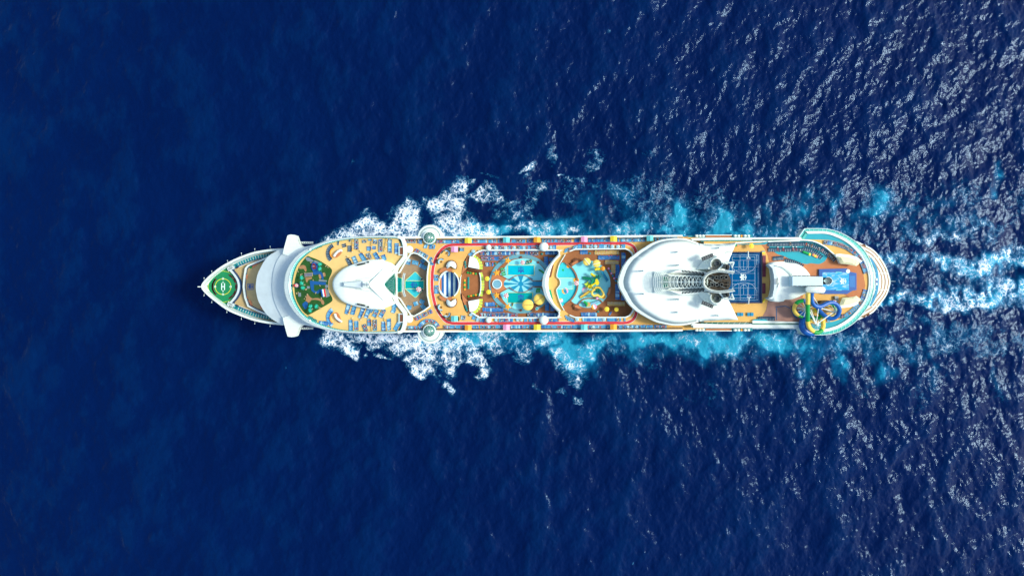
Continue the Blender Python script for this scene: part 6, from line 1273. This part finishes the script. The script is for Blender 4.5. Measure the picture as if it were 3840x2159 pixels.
# inner rows between track and wells
gi = [(1820,1846),(1852,1870),(1888,1906),(1920,1936),(1956,1972),(2020,2062)]; row('inner starboard row above the main pools',(1815,930),(2086,927),46,90,Z12,occ=.45,gaps=gi); row('inner starboard row above the splash bay',(2166,924),(2345,924),31,90,Z12,occ=.3,gaps=[(2195,2212),(2224,2242),(2288,2327)])
row('slanting row at the bend of the splash well',(2118,940),(2164,926),8,70,Z12,occ=.4); gj = [(1820,1846),(1850,1870),(1930,1964),(2020,2062)]; row('inner port row below the main pools',(1800,1199),(2096,1198),50,-90,Z12,occ=.35,gaps=gj); row('inner port row below the splash bay',(2178,1197),(2346,1197),29,-90,Z12,occ=.2,gaps=[(2258,2276)]); row('slanting block at the corner of the splash well',(2122,1189),(2152,1202),6,-65,Z12,occ=.1)
blk_ = lambda d, cx, cy, n, ang, occ, z=Z12: row(d, (cx-3*n*math.cos(R(ang+90))*.95, cy+3*n*math.sin(R(ang+90))*.95), (cx+3*n*math.cos(R(ang+90))*.95, cy-3*n*math.sin(R(ang+90))*.95), n, ang, z, 'blue', occ)
blk_('pair next to the pink cabana inside the track',1733,935,2,0,.5); blk_('group next to the aqua cabana inside the track',1737,1191,3,80,.5); blk_('pair beside the round daybed, starboard',1765,953,2,40,0); blk_('pair beside the round daybed, port',1777,1190,2,70,0)
# main pool well
W1 = Z11; P1 = lambda d, x0, x1, y, n, a, occ=.55, k='pool', y1=None: row(d, (x0, y), (x1, y if y1 is None else y1), n, a, W1, k, occ)
P1('top wall row of the pool deck',1800,1948,949.5,27,90); P1('top wall row by the large dome',1969,2019,949.5,9,90); P1('top wall row near the arch',2046,2096,947,9,90,.3); P1('second row above the pools',1804,1886,969.5,15,90,.7); P1('short third row above the pools',1819,1840,991,4,90,.7); P1('single by the teal table',1845,1850,991,1,90,0)
P1('port wall row of the pool deck',1800,1942,1181,26,-90); P1('port wall row by the large dome',1977,2096,1181,21,-90,.45); P1('second row below the pools',1810,1888,1161,14,-90,.65); P1('third row below the pools',1818,1856,1141,7,-90,.4)
row('column beside the arch, starboard side',(2048,963),(2048,997),6,0,W1,'pool',.6); row('column beside the arch, port side',(2052,1131),(2052,1165),6,0,W1,'pool',.2); row('inner column by the arch, port side',(2072,1143),(2072,1166),4,0,W1,'pool',.1); row('inner column by the arch, starboard side',(2068,966),(2066,978),2,0,W1,'pool',.2)
# splash well
P1('blue wall row above the splash bay',2176,2204,945,5,90,.6); P1('tan wall row above the splash bay',2230,2321,946.5,16,90,.35,'tan'); P1('long blue row above the splash bay',2243,2323,965.6,15,90,.2); P1('short tan row beside the splash bay',2269,2320,982.5,10,90,.15,'tan'); row('tan column beside the splash bay',(2300,994),(2300,1026),6,0,W1,'tan',0); row('blue column beside the splash bay, starboard',(2315,992),(2315,1043),9,0,W1,'pool',.15); row('blue column next to the white roof',(2338,948),(2338,1012),12,0,W1,'pool',.15)
row('blue column beside the splash bay, port',(2315,1065),(2315,1123),11,0,W1,'pool',.05); row('short blue column under the white roof',(2337,1107),(2337,1125),4,0,W1,'pool',0); P1('tan row below the splash bay',2278,2343,1139,13,-90,.1,'tan'); P1('port wall row of the splash deck',2179,2238,1179,11,-90,.5)
P1('pair on the splash deck, port side',2284,2292,1175,1,60,.5)
# solarium
blk_('row by the solarium wall, aft starboard',1590,974,5,-45,.3,W1); blk_('row by the solarium wall, port side',1592,1156,6,40,.3,W1); blk_('forward group of the solarium, starboard',1533,981,4,-15,.4,W1); blk_('middle group of the solarium, starboard',1557,985,4,80,.1,W1); blk_('inner group of the solarium, starboard',1586,1000,5,60,.4,W1); blk_('forward group of the solarium, port',1532,1152,4,75,.4,W1); blk_('middle group of the solarium, port',1562,1137,4,-70,.4,W1); blk_('inner group of the solarium, port',1582,1131,3,60,.3,W1)
# aft decks
row('upper dark row on the turquoise floor',(2880,916),(3012,914),23,90,F+.1,'navy',.15); path_row('upper curved dark row on the turquoise floor',[(3016,914),(3051,922),(3083.6,938),(3110,956),(3130,974)],19,F+.1,'navy',.3); row('second dark row on the turquoise floor',(2881,936),(3010,936),20,90,F+.1,'navy',.2,gaps=[(2913,2918),(2932,2936)]); path_row('second curved dark row on the turquoise floor',[(3016,932),(3042,938),(3064,950),(3080,964)],10,F+.1,'navy',.1)
row('dark row above the bandshell',(2899,970),(2938,967),8,90,F+.1,'navy',0); path_row('curved dark row behind the bandshell',[(2946,975),(2975,982),(2996,991),(3008,999)],10,F+.1,'navy',0,1)
path_row('curved row along the turquoise ring, starboard stern',[(3092,909),(3116,911),(3140,916),(3160,922),(3176,928),(3205,947),(3222,965),(3232,984),(3240,1002),(3247,1022)],32,F+.1,'blue',.6,1)
path_row('curved row along the turquoise ring, port stern',[(3245,1089),(3241,1104),(3235,1119),(3217,1146),(3196,1166),(3172,1184)],15,F+.1,'blue',.4,1)
row('dark group near the slides',(3150,1186),(3166,1184),3,80,F+.1,'navy',.3); row('pair below the slides',(3104,1199),(3114,1198),2,80,F+.1,'blue',0); row('shaded row at the port side of the faded deck',(2842,1195),(2906,1195),12,90,F+.15,'navy',0)
row('green loungers above the upper pool',(1973,984),(1996,979),3,-105,W1+.5,'green',.7); row('green loungers left of the upper pool',(1884,1003),(1891,1035),4,20,W1+.5,'green',.5); row('green block at the arch, starboard side',(2024,1012),(2040,1024),3,-30,W1+.5,'green',0); row('green block at the arch, port side',(2011,1089),(2025,1088),3,80,W1+.5,'green',0); row('green pair below the lower pool',(1918,1141),(1926,1141),1,80,W1+.5,'green',1)
for i, (x, y) in enumerate([(1779.5,962.7),(1788,969),(1795.6,976),(1801,985),(1803.7,995),(1803.7,1005),(1803,1026.5),(1806,1034.5),(1808,1044),(1810,1054),(1810,1065),(1810,1076),(1808.7,1086),(1806,1096.7),(1803.7,1105.7),(1803.7,1125),(1803,1136),(1801,1147),(1794.7,1156),(1787.5,1164),(1780,1169)]):
    a = (48,38,28,16,8,0)[i] if i < 6 else (-48,-38,-28,-16,-8,0)[20-i] if i > 14 else (10-i)*2.5
    SPOTS.append((W1, x, y, 180+a, 'lime', 'curved line of lime seats round the stage', i, False))
KN = {'blue':'blue sun lounger','pool':'royal blue sun lounger','navy':'dark navy sun lounger','tan':'tan slatted sun lounger','teal':'teal sun lounger','lime':'lime green seat','green':'green pool lounger'}
# people: bodies grown from a skeleton, one continuous mesh each
def body(name, joints, edges, radii, cloth, skin, hair, zones):
    me = bpy.data.meshes.new(name); me.from_pydata(joints, edges, []); o = bpy.data.objects.new(name, me); COL.objects.link(o)
    o.modifiers.new('s', 'SKIN'); sk = me.skin_vertices[0].data
    for i, r in enumerate(radii): sk[i].radius = (r, r); sk[i].use_root = (i == 0)
    o.modifiers.new('d', 'SUBSURF').levels = 1
    dg = bpy.context.evaluated_depsgraph_get(); r_ = bpy.data.meshes.new_from_object(o.evaluated_get(dg)); bpy.data.objects.remove(o); bpy.data.meshes.remove(me); r_.name = name
    out = []
    for ci, c_ in enumerate(cloth):
        q = r_ if ci == 0 else r_.copy(); q.materials.clear(); [q.materials.append(x) for x in (skin[ci % len(skin)], c_[0], c_[1], hair[ci % len(hair)])]
        for f in q.polygons: f.material_index = zones(f.center); f.use_smooth = True
        q.name = name; out.append(q)
    return out
SK = [mat('skin_tan',(205,150,115),.6,.05), mat('skin_brown',(140,92,66),.6,.05), mat('skin_light',(232,184,152),.6,.05)]; HR = [mat('hair_dark',(32,24,20),.7,.1), mat('hair_brown',(80,52,34),.7,.1)]
def joints(h=1.72, lie=False):
    J = [(0,0,.95),(0,0,1.15),(0,0,1.38),(0,0,1.50),(0,.01,1.62),(0,.01,1.74)]; r = [.14,.125,.145,.06,.10,.07]; E = [(0,1),(1,2),(2,3),(3,4),(4,5)]
    for s in (-1, 1):
        k = len(J); J += [(s*.19,0,1.42),(s*.30,.02,1.14),(s*.30,.16,.92),(s*.30,.20,.85)]; r += [.065,.048,.036,.034]; E += [(2,k),(k,k+1),(k+1,k+2),(k+2,k+3)]; pk = k+3
        for f in range(4): J.append((s*(.27+.02*f),.235,.78+.008*abs(f-1.5))); r.append(.009); E.append((pk, len(J)-1))
        J.append((s*.255,.235,.835)); r.append(.010); E.append((pk, len(J)-1))
        k = len(J); J += [(s*.10,0,.88),(s*.12,.05*s,.48),(s*.12,-.06*s+.0,.08),(s*.12,-.06*s+.14,.03)]; r += [.10,.062,.042,.04]; E += [(0,k),(k,k+1),(k+1,k+2),(k+2,k+3)]
    if lie:      # laid on the back, head towards +x, knees a little up
        J = [(z-.95 if z > .95 else z-.95, x*1.15, .50+(.34*(z-1.05) if z > 1.05 else 0)+(.16 if .4 < z < .6 else 0)+y*.2) for x, y, z in J]
    return J, E, r
CL = [(mat(n, c, .8, .05), mat(n2, c2, .8, .05)) for n, c, n2, c2 in (('red_swimwear',(215,45,60),'red_shorts',(200,40,50)),('white_shirt',(235,235,235),'navy_shorts',(25,35,70)),('black_top',(25,25,30),'black_shorts',(30,30,36)),('pink_top',(240,120,160),'denim_shorts',(70,95,140)),('teal_top',(30,150,160),'white_shorts',(225,225,225)))]
CN = ['a red outfit','a white shirt and navy shorts','black clothes','a pink top and denim shorts','a teal top and white shorts']
J, E, r = joints(); STAND = body('person_standing', J, E, r, CL, SK, HR, lambda c: 3 if c.z > 1.68 or (c.z > 1.56 and c.y < -.03) else 1 if 1.0 < c.z < 1.44 and abs(c.x) < .25 else 2 if .62 < c.z <= 1.0 and abs(c.x) < .24 else 0)
J2, E2, r2 = joints(lie=True); LIE = body('person_lying', J2, E2, r2, CL, SK, HR, lambda c: 3 if c.x > .72 else 1 if .08 < c.x < .46 and abs(c.y) < .27 else 2 if -.3 < c.x <= .08 and abs(c.y) < .24 else 0)
NP = 0
def person(kind, ci, loc, rz, lab, grp):
    global NP
    if NP >= 290: return
    NP += 1; o = bpy.data.objects.new('person', (LIE if kind == 'lie' else STAND)[ci]); COL.objects.link(o); o.location = loc; o.rotation_euler = (0,0,rz); tag(o, lab, 'person', grp)
# individuals first: highest decks show largest
order = sorted(range(len(SPOTS)), key=lambda i: (-SPOTS[i][0] if SPOTS[i][4] != 'lime' else -99, i)); n_ind = 0; rest = MB(); rest_n = 0
USED = set()
for i in order:
    z, x, y, a, kind, desc, k, occ = SPOTS[i]; vs = LM[kind]; v = vs[0] if len(vs) == 1 else vs[rng.choice(len(vs), p=([.66,.14,.20] if kind == 'blue' else [.58,.24,.18] if kind == 'pool' else [.8,.2]))]
    if occ: v = vs[0]
    X_, Y_ = W(x, y, z+.4); rz = R(a)
    if n_ind < 299:
        o = bpy.data.objects.new('sun_lounger' if kind != 'lime' else 'lime_seat', v[0]); COL.objects.link(o); o.location = (X_, Y_, z); o.rotation_euler = (0,0,rz)
        st = {'empty':'','pale towel on':' with a pale towel','darker':'','pink pillow on':' with a pink pillow'}[v[1]]
        tag(o, f"{ordinal(k)} {KN[kind]}{st}, {desc}", 'sun lounger' if kind != 'lime' else 'seat', {'blue':'blue sun loungers on the upper decks','pool':'royal blue loungers in the pool well','navy':'dark navy sun loungers','tan':'tan slatted loungers','teal':'teal loungers','lime':'lime seats round the stage','green':'green pool loungers'}[kind])
        w_ = o['label'].split()
        if len(w_) > 16: o['label'] = ' '.join(w_[:16])
        n_ind += 1
    else:
        c, d = math.cos(rz), math.sin(rz); mm = v[0]; base = len(rest.v)
        for p in mm.vertices: rest.v.append((X_+p.co.x*c-p.co.y*d, Y_+p.co.x*d+p.co.y*c, z+p.co.z))
        for f in mm.polygons: rest.f.append(tuple(base+q for q in f.vertices)); rest.m.append(rest.mi(mm.materials[f.material_index])); rest.sm.append(False)
        rest_n += 1
    if occ and kind != 'lime':
        ci = int(rng.integers(5))
        for _ in range(5):
            lb = ' '.join(f"person in {CN[ci]} on the {ordinal(k)} lounger, {desc}".split()[:16])
            if lb not in USED: break
            ci = (ci+1) % 5
        USED.add(lb); person('lie', ci, (X_, Y_, z), rz, lb, 'people lying on sun loungers')
tag(rest.build('sun_loungers'), kind='stuff'); print('loungers', n_ind, rest_n, 'lying', NP)
for o in bpy.data.objects:
    if o.name.startswith('person') and len(o['label'].split()) > 16: o['label'] = ' '.join(o['label'].split()[:16])
# round daybeds and clam shells
db = MB(); db.lathe(0,0,[(.88,0),(.92,.4),(.8,.5),(0,.52)], WOODL, 20); dbm = [db.mesh('daybed')]; db2 = MB(); db2.lathe(0,0,[(.92,.35),(.98,.8),(.9,.95),(.8,.5)], GREYW, 20, R(20), R(200)); sm2 = db2.mesh('daybed_shell')
for nm, t_ in (('pale_blue_cushion', TOWEL),): dc = MB(); dc.lathe(0,0,[(.74,.5),(.7,.62),(0,.64)], t_, 18); dcm = dc.mesh('cushion')
DB = [(1776,943,'beside the starboard end of the stage wall'),(1861,929,'first aft of the small starboard dome'),(1897,930,'second aft of the small starboard dome'),(1928,930,'third aft of the small starboard dome'),(1964,929,'under the orange cabana, inside the track'),(2066,928,'aft of the large starboard dome'),(2203.6,925,'below the pink cabana'),(2233,924.6,'second below the pink cabana'),(2297,925,'below the yellow cabana near the white roof'),(2318,924.6,'nearest the aft bend of the track'),(1767,1178,'beside the port end of the stage wall'),(1790,1197,'forward of the small port dome'),(1860,1199,'aft of the small port dome'),(1940,1198,'inside the port track, forward of the pair'),(1955,1198,'inside the port track, aft of the pair'),(2165,1196.5,'at the port corner of the splash well'),(2266,1196.5,'above the orange port cabana'),(2224,1227,'on the port rail beside the aqua cabana'),(2354.7,1225.4,'on the port rail aft of the orange cabana')]
for i, (x, y, d) in enumerate(DB):
    o = bpy.data.objects.new('round_daybed', dbm[0]); COL.objects.link(o); o.location = (*W(x,y,Z12+.5), Z12); o.rotation_euler = (0,0,i*.9); o.scale = (1,1,1); tag(o, f"round daybed with canopy shell {d}", 'daybed', 'round daybeds on the sports deck')
    for nm, me_ in (('shell', sm2), ('cushion', dcm)): c_ = bpy.data.objects.new(nm, me_); COL.objects.link(c_); c_.parent = o
# curved sofas inside the track bend
for x, y, rz, d in ((1675,950,.6,'upper sofa of the starboard pair'),(1655,982,2.3,'lower sofa of the starboard pair'),(1655,1152,3.6,'upper sofa of the port pair'),(1676,1177,5.2,'lower sofa of the port pair')):
    o = thing('curved_sofa', f"pale blue curved sofa, {d} inside the track bend", 'sofa', (*W(x,y,Z12+.4), Z12), rz, 'curved sofas inside the track')
    m = MB(); m.wall([(1.25*math.cos(t), 1.25*math.sin(t)) for t in np.linspace(-1.5,1.5,16)], .65, .42, 0, TOWEL); m.build('seat', o); m = MB(); m.wall([(1.62*math.cos(t), 1.62*math.sin(t)) for t in np.linspace(-1.5,1.5,16)], .16, .8, 0, DGREY); m.build('backrest', o); MB().lathe(0,0,[(.35,0),(.35,.45),(0,.46)], DBROWN, 14).build('coffee_table', o)
# screens along the track bend
for i, (x, y, a, d) in enumerate(((1680,931,25,'first'),(1661,944,50,'second'),(1646.5,958,65,'third'),(1638,979,80,'fourth'),(1638,1151,-65,'fifth'),(1650,1171,-50,'sixth'),(1665,1188,-38,'seventh'),(1684,1200,-25,'eighth'),(1723,935,90,'ninth'),(1721.5,1195,90,'tenth'))):
    o = MB().box(0,0,0,1.1,2.0,.18,WHITE).box(0,0,1.1,1.16,1.9,.34,mat('planter_green',(24,50,30))).build('planter_screen'); o.location = (*W(x,y,Z12+1), Z12); o.rotation_euler = (0,0,R(a)); tag(o, f"slim dark hedge planter, {d} around the inside of the track bend", 'planter', 'hedge planters inside the track bend')
# orange rails between blocks of loungers on the observation deck
for i, (x0, y0, x1, y1, d) in enumerate(((1326,895,1320,944,'first straight, starboard'),(1397,894,1392,943,'second straight, starboard'),(1453,894,1444,941,'third straight, starboard'),(1303,961,1327,990,'first diagonal, starboard'),(1351,940,1386,976,'second diagonal, starboard'),(1413,946,1432,972,'third diagonal, starboard'),(1321,1141,1305,1178,'first diagonal, port'),(1375,1152,1352,1199,'second diagonal, port'),(1428,1160,1412,1191,'third diagonal, port'),(1322,1192,1328,1240,'first straight, port'),(1391,1194,1397,1240,'second straight, port'),(1443,1192,1452,1240,'third straight, port'))):
    a, b = W3(x0,y0,F+1), W3(x1,y1,F+1); o = thing('windbreak_rail', f"orange topped windbreak rail, {d} side of the observation deck", 'windbreak', (a.x, a.y, F), math.atan2(b.y-a.y, b.x-a.x), 'orange windbreaks on the observation deck'); L_ = math.hypot(b.x-a.x, b.y-a.y)
    MB().box(L_/2,0,.85,1.1,L_,.2,mat('ochre_rail',(222,158,70),.6,.05)).build('top_rail', o)
    for j in range(4): MB().box(L_*j/3,0,0,1.25,.12,.4,MARK).build('post', o)
# coral mats and crates on the crew deck
for i, (x, y, a, cc_) in enumerate(((948,1000,35,CORAL),(954,996,35,CORAL),(961,991,35,CORAL),(972,983,30,CORAL),(980,980,20,GREEN),(942,1002,30,GREEN),(925,1034,85,CORAL),(924,1042,85,CORAL),(926,1115,-60,CORAL),(936,1128,-10,CORAL),(940,1135,-30,CORAL),(942,1142,-50,CORAL),(953,1156,-30,CORAL),(961,1160,-30,CORAL),(979,1152,-60,CORAL),(978,1166,-20,MARKB),(985,1170,-20,DGREY))):
    o = MB().box(0,0,0,.35,.95,.62,cc_).box(.3,0,.35,.5,.3,.5,cc_).build('deck_lounger_pad' if cc_ is CORAL else 'storage_box'); o.location = (*W(x,y,22.2), 21.9); o.rotation_euler = (0,0,R(a)); o.scale = (1.2,1.2,1)
    tag(o, f"{ {id(CORAL):'coral orange pad',id(GREEN):'green box',id(MARKB):'blue box',id(DGREY):'dark box'}[id(cc_)]}, {ordinal(i)} along the white wall of the crew deck", 'pad' if cc_ is CORAL else 'box', 'pads along the crew deck wall' if cc_ is CORAL else 'boxes on the crew deck')
# poufs and small tables around the bar and pools
i = 0
for x, y, z, cc_, n_, d in ([(1744+((k*7) % 3), 983+k*9, Z12, TEAL, 'teal', 'starboard stage side') for k in range(3)]+[(1756.5,1042+k*7.5,Z11,TEAL,'teal','middle of the stage deck') for k in range(6)]+[(1745+k*3,1147+k*8,Z12,TEAL,'teal','port stage side') for k in range(3)]+[(1742.5,1051+k*8.5,Z11,[ORANGE,GREEN][k % 2],['orange','green'][k % 2],'curved bar counter') for k in range(5)]+[(1754+k*10,1022+k*1.4,Z11,[GREEN,ORANGE][k == 2],['green','orange'][k == 2],'starboard stage steps') for k in range(4)]+[(1757+k*9,1111-k*1.6,Z11,[GREEN,ORANGE][k % 2],['green','orange'][k % 2],'port stage steps') for k in range(5)]+[(2282+k*5.4,1007+k*9,Z11,[PINK,PBLUE][k % 2],['pink','blue'][k % 2],'edge of the splash bay') for k in range(6)]+[(1858,988,Z11,TEAL,'teal','third lounger row'),(2032,952,Z11,TEAL,'teal','starboard wall of the pool deck'),(2212,950,Z11,TEAL,'teal','starboard wall of the splash deck'),(2243,1168,Z11,TEAL,'teal','port side of the splash deck'),(2315,1056,Z11,TEAL,'teal','blue column under the roof'),(1862,1146,Z11,TEAL,'teal','third port lounger row')]):
    m = MB(); m.lathe(0,0,[(.42,0),(.5,.4),(.36,.5),(0,.52)], cc_, 14); o = m.build('pouf'); o.location = (*W(x,y,z+.4), z+.06); tag(o, f"round {n_} pouf, {ordinal(i)} stool, by the {d}", 'pouf', 'coloured poufs and stools'); i += 1
# play pieces aft
for nm, lab, cat, x, y, rz, parts in (('play_tunnel','bright green ribbed foam tunnel with yellow end on the turquoise floor','play tunnel',3022,948,-.35,[('tunnel',GREEN,2.9,1.0,0),('end_block',YELLOW,.9,1.1,1.9)]),('foam_bench','coral and yellow foam bench on the turquoise floor','foam bench',3057,959,-.5,[('seat',CORAL,.9,1.0,-.8),('seat',YELLOW,.9,1.0,.1),('seat',CORAL,.8,1.0,.95)]),('foam_seat_row','yellow and green foam seats along the bandshell front','foam bench',2892,1013,-1.35,[('seat',YELLOW,.9,1.0,-1.2),('seat',GREEN,.9,1.0,-.2),('seat',YELLOW,.9,1.0,.8),('seat',PINK,.8,1.0,1.7)]),('sandbox_table','yellow play table at the corner of the blue court','play table',2863,948,0,[('table_top',YELLOW,1.4,.8,0),('table_side',PBLUE,1.4,.5,0)]),('foam_wedge','pale yellow foam wedge at the port corner of the court','foam wedge',2866,1127,1.1,[('wedge',YELLOW,1.8,.7,0)]),('green_play_mat','green and coral play mats under the starboard bench','play mat',2764,920,0,[('mat',GREEN,.8,.8,-.5),('mat',CORAL,.8,.8,.4)])):
    o = thing(nm, lab, cat, (*W(x,y,Z13+.6), Z13+.12), rz)
    for j, (pn, c_, lx, ly, off) in enumerate(parts):
        if pn == 'tunnel': m = MB(); m.tube([(-lx/2+k*lx/12, 0, .5) for k in range(13)], [.5 if k % 2 else .43 for k in range(13)], c_, 12); m.build(pn, o)
        else: MB().box(off, .55 if pn == 'table_side' else 0, 0, .5-.1*(pn == 'table_side'), lx, ly, c_).build(pn, o)
for i, (x, y, c_) in enumerate(((2917,933,MAROON),(2938,934,MAROON),(2974,932,MAROON),(2986,932,MAROON))):
    o = MB().box(0,0,0,.4,.75,1.8,c_).box(0,.75,.4,.55,.6,.3,MARK).build('massage_bed'); o.location = (*W(x,y,Z13+.5), Z13+.12); tag(o, f"maroon padded bed, {ordinal(i)} from the court end of the second dark lounger row", 'padded bed', 'maroon beds on the turquoise floor')
# people walking, bathing, playing
WK = []
def crowd(d, pts, n=None):
    for (x, y, z) in pts: WK.append((x, y, z, d))
R_ = lambda a, b: a+(b-a)*rng.random()
crowd('on the red running track', [(1725,916,Z12),(1733,921,Z12),(1807,917,Z12),(1976,915.5,Z12),(1744,1213,Z12),(1797,1213,Z12),(1842,1213,Z12),(1855,1213,Z12),(1966,1214,Z12),(1990,1210,Z12),(2247,912,Z12),(2272,914,Z12),(2311,1212,Z12),(2323,1212,Z12)])
crowd('on the sand bridge between the two pool wells', [(2091,981,Z12),(2075,1070,Z12),(2088,927,Z12),(2098,927,Z12),(2112,1179,Z12),(2105,1188,Z12),(2117,1199,Z12)])
crowd('on the blue sports court', [(2770,996,cz),(2794,989,cz),(2792,1008,cz),(2802,1008,cz),(2724,960,cz)]); crowd('by the turquoise splash floor', [(2954,953,Z13),(2959,961,Z13),(2869,952,Z13),(2860,1027,Z13)])
crowd('standing in the spectator strip beside the court', [(R_(2860,2874), R_(962,1020), Z13) for _ in range(16)]+[(R_(2858,2872), R_(1064,1100), Z13) for _ in range(14)]); crowd('watching over the court fence', [(R_(2818,2850), 943, Z13) for _ in range(7)]+[(R_(2818,2850), 1138, Z13) for _ in range(6)])
crowd('in the round hot tub', [(1864+12*math.cos(t), 1065+12*math.sin(t), Z11-.1) for t in np.linspace(0, 5.8, 11)]); crowd('at the edge of the solarium pool', [(R_(1522,1552), 1019+abs(R_(0,28)), Z11) for _ in range(6)]+[(1560+k*5, 1117-k*4.4, Z11) for k in range(6)]+[(1521+k*5, 1090+k*5, Z11) for k in range(6)])
crowd('around the bar counters', [(R_(1706,1746), R_(1000,1030), Z12 if k % 2 else Z12) for k in range(8)]+[(R_(1728,1740), R_(1120,1150), Z12) for k in range(6)]); crowd('around the splash bay', [(R_(2180,2270), R_(1000,1110), Z11+.4) for _ in range(16)]+[(R_(2105,2140), R_(1040,1090), Z11+.2) for _ in range(6)]+[(2136+k*4, 985-k*3, Z11+.3) for k in range(5)])
crowd('walking on the river ring of the main pools', [(1935,964,Z11+.5),(1921,969,Z11+.5),(1998,973,Z11+.5),(2008,974,Z11+.5),(1947,989,Z11+.5),(1900,1064,Z11+.5),(1888,1041,Z11+.5),(1840,1070,Z11+.4),(1843,1048,Z11+.4),(1875,1133,Z11+.4),(1920,1158,Z11+.5)]); crowd('behind the surf simulator', [(R_(3222,3234), R_(1010,1095), Z13) for _ in range(10)]+[(R_(3105,3165), 1104, Z13) for _ in range(14)])
crowd('on the observation deck', [(1285,990,Z13),(1255,1110,Z13),(1260,1132,Z13),(1106,1140,Z13)]); crowd('on the terracotta deck by the stern', [(3126,998,Z13),(3072,1110,Z13),(2898,1157,Z13),(2888,1155,Z13),(2968,1193,Z13),(3182,1152,Z13),(3197,1147,Z13)]); crowd('chatting by the yellow star umbrellas', [(1822,1023,Z11),(1837,1016,Z11),(1821,1063,Z11),(1824,1070,Z11),(1820,1106,Z11),(1822,1120,Z11),(1845,1120,Z11),(2290,1160,Z11),(2297,1161,Z11),(2340,1168,Z11),(2352,1174,Z11)])
crowd('on the solarium deck', [(R_(1500,1530), R_(995,1015), Z11) for _ in range(5)]+[(R_(1488,1515), R_(1098,1135), Z11) for _ in range(8)]+[(1595,1040,Z11),(1594,1100,Z11)])
cnt = {}
for (x, y, z, d) in sorted(WK):
    k = cnt.get(d, 0); cnt[d] = k+1; ci = int(rng.integers(5)); person('stand', ci, (*W(x, y, z+1), z+.03), rng.random()*6.28, f"standing person in {CN[ci]}, {ordinal(k)} from the bow {d}", 'people on foot')
for dd in ('people on foot',):
    pass
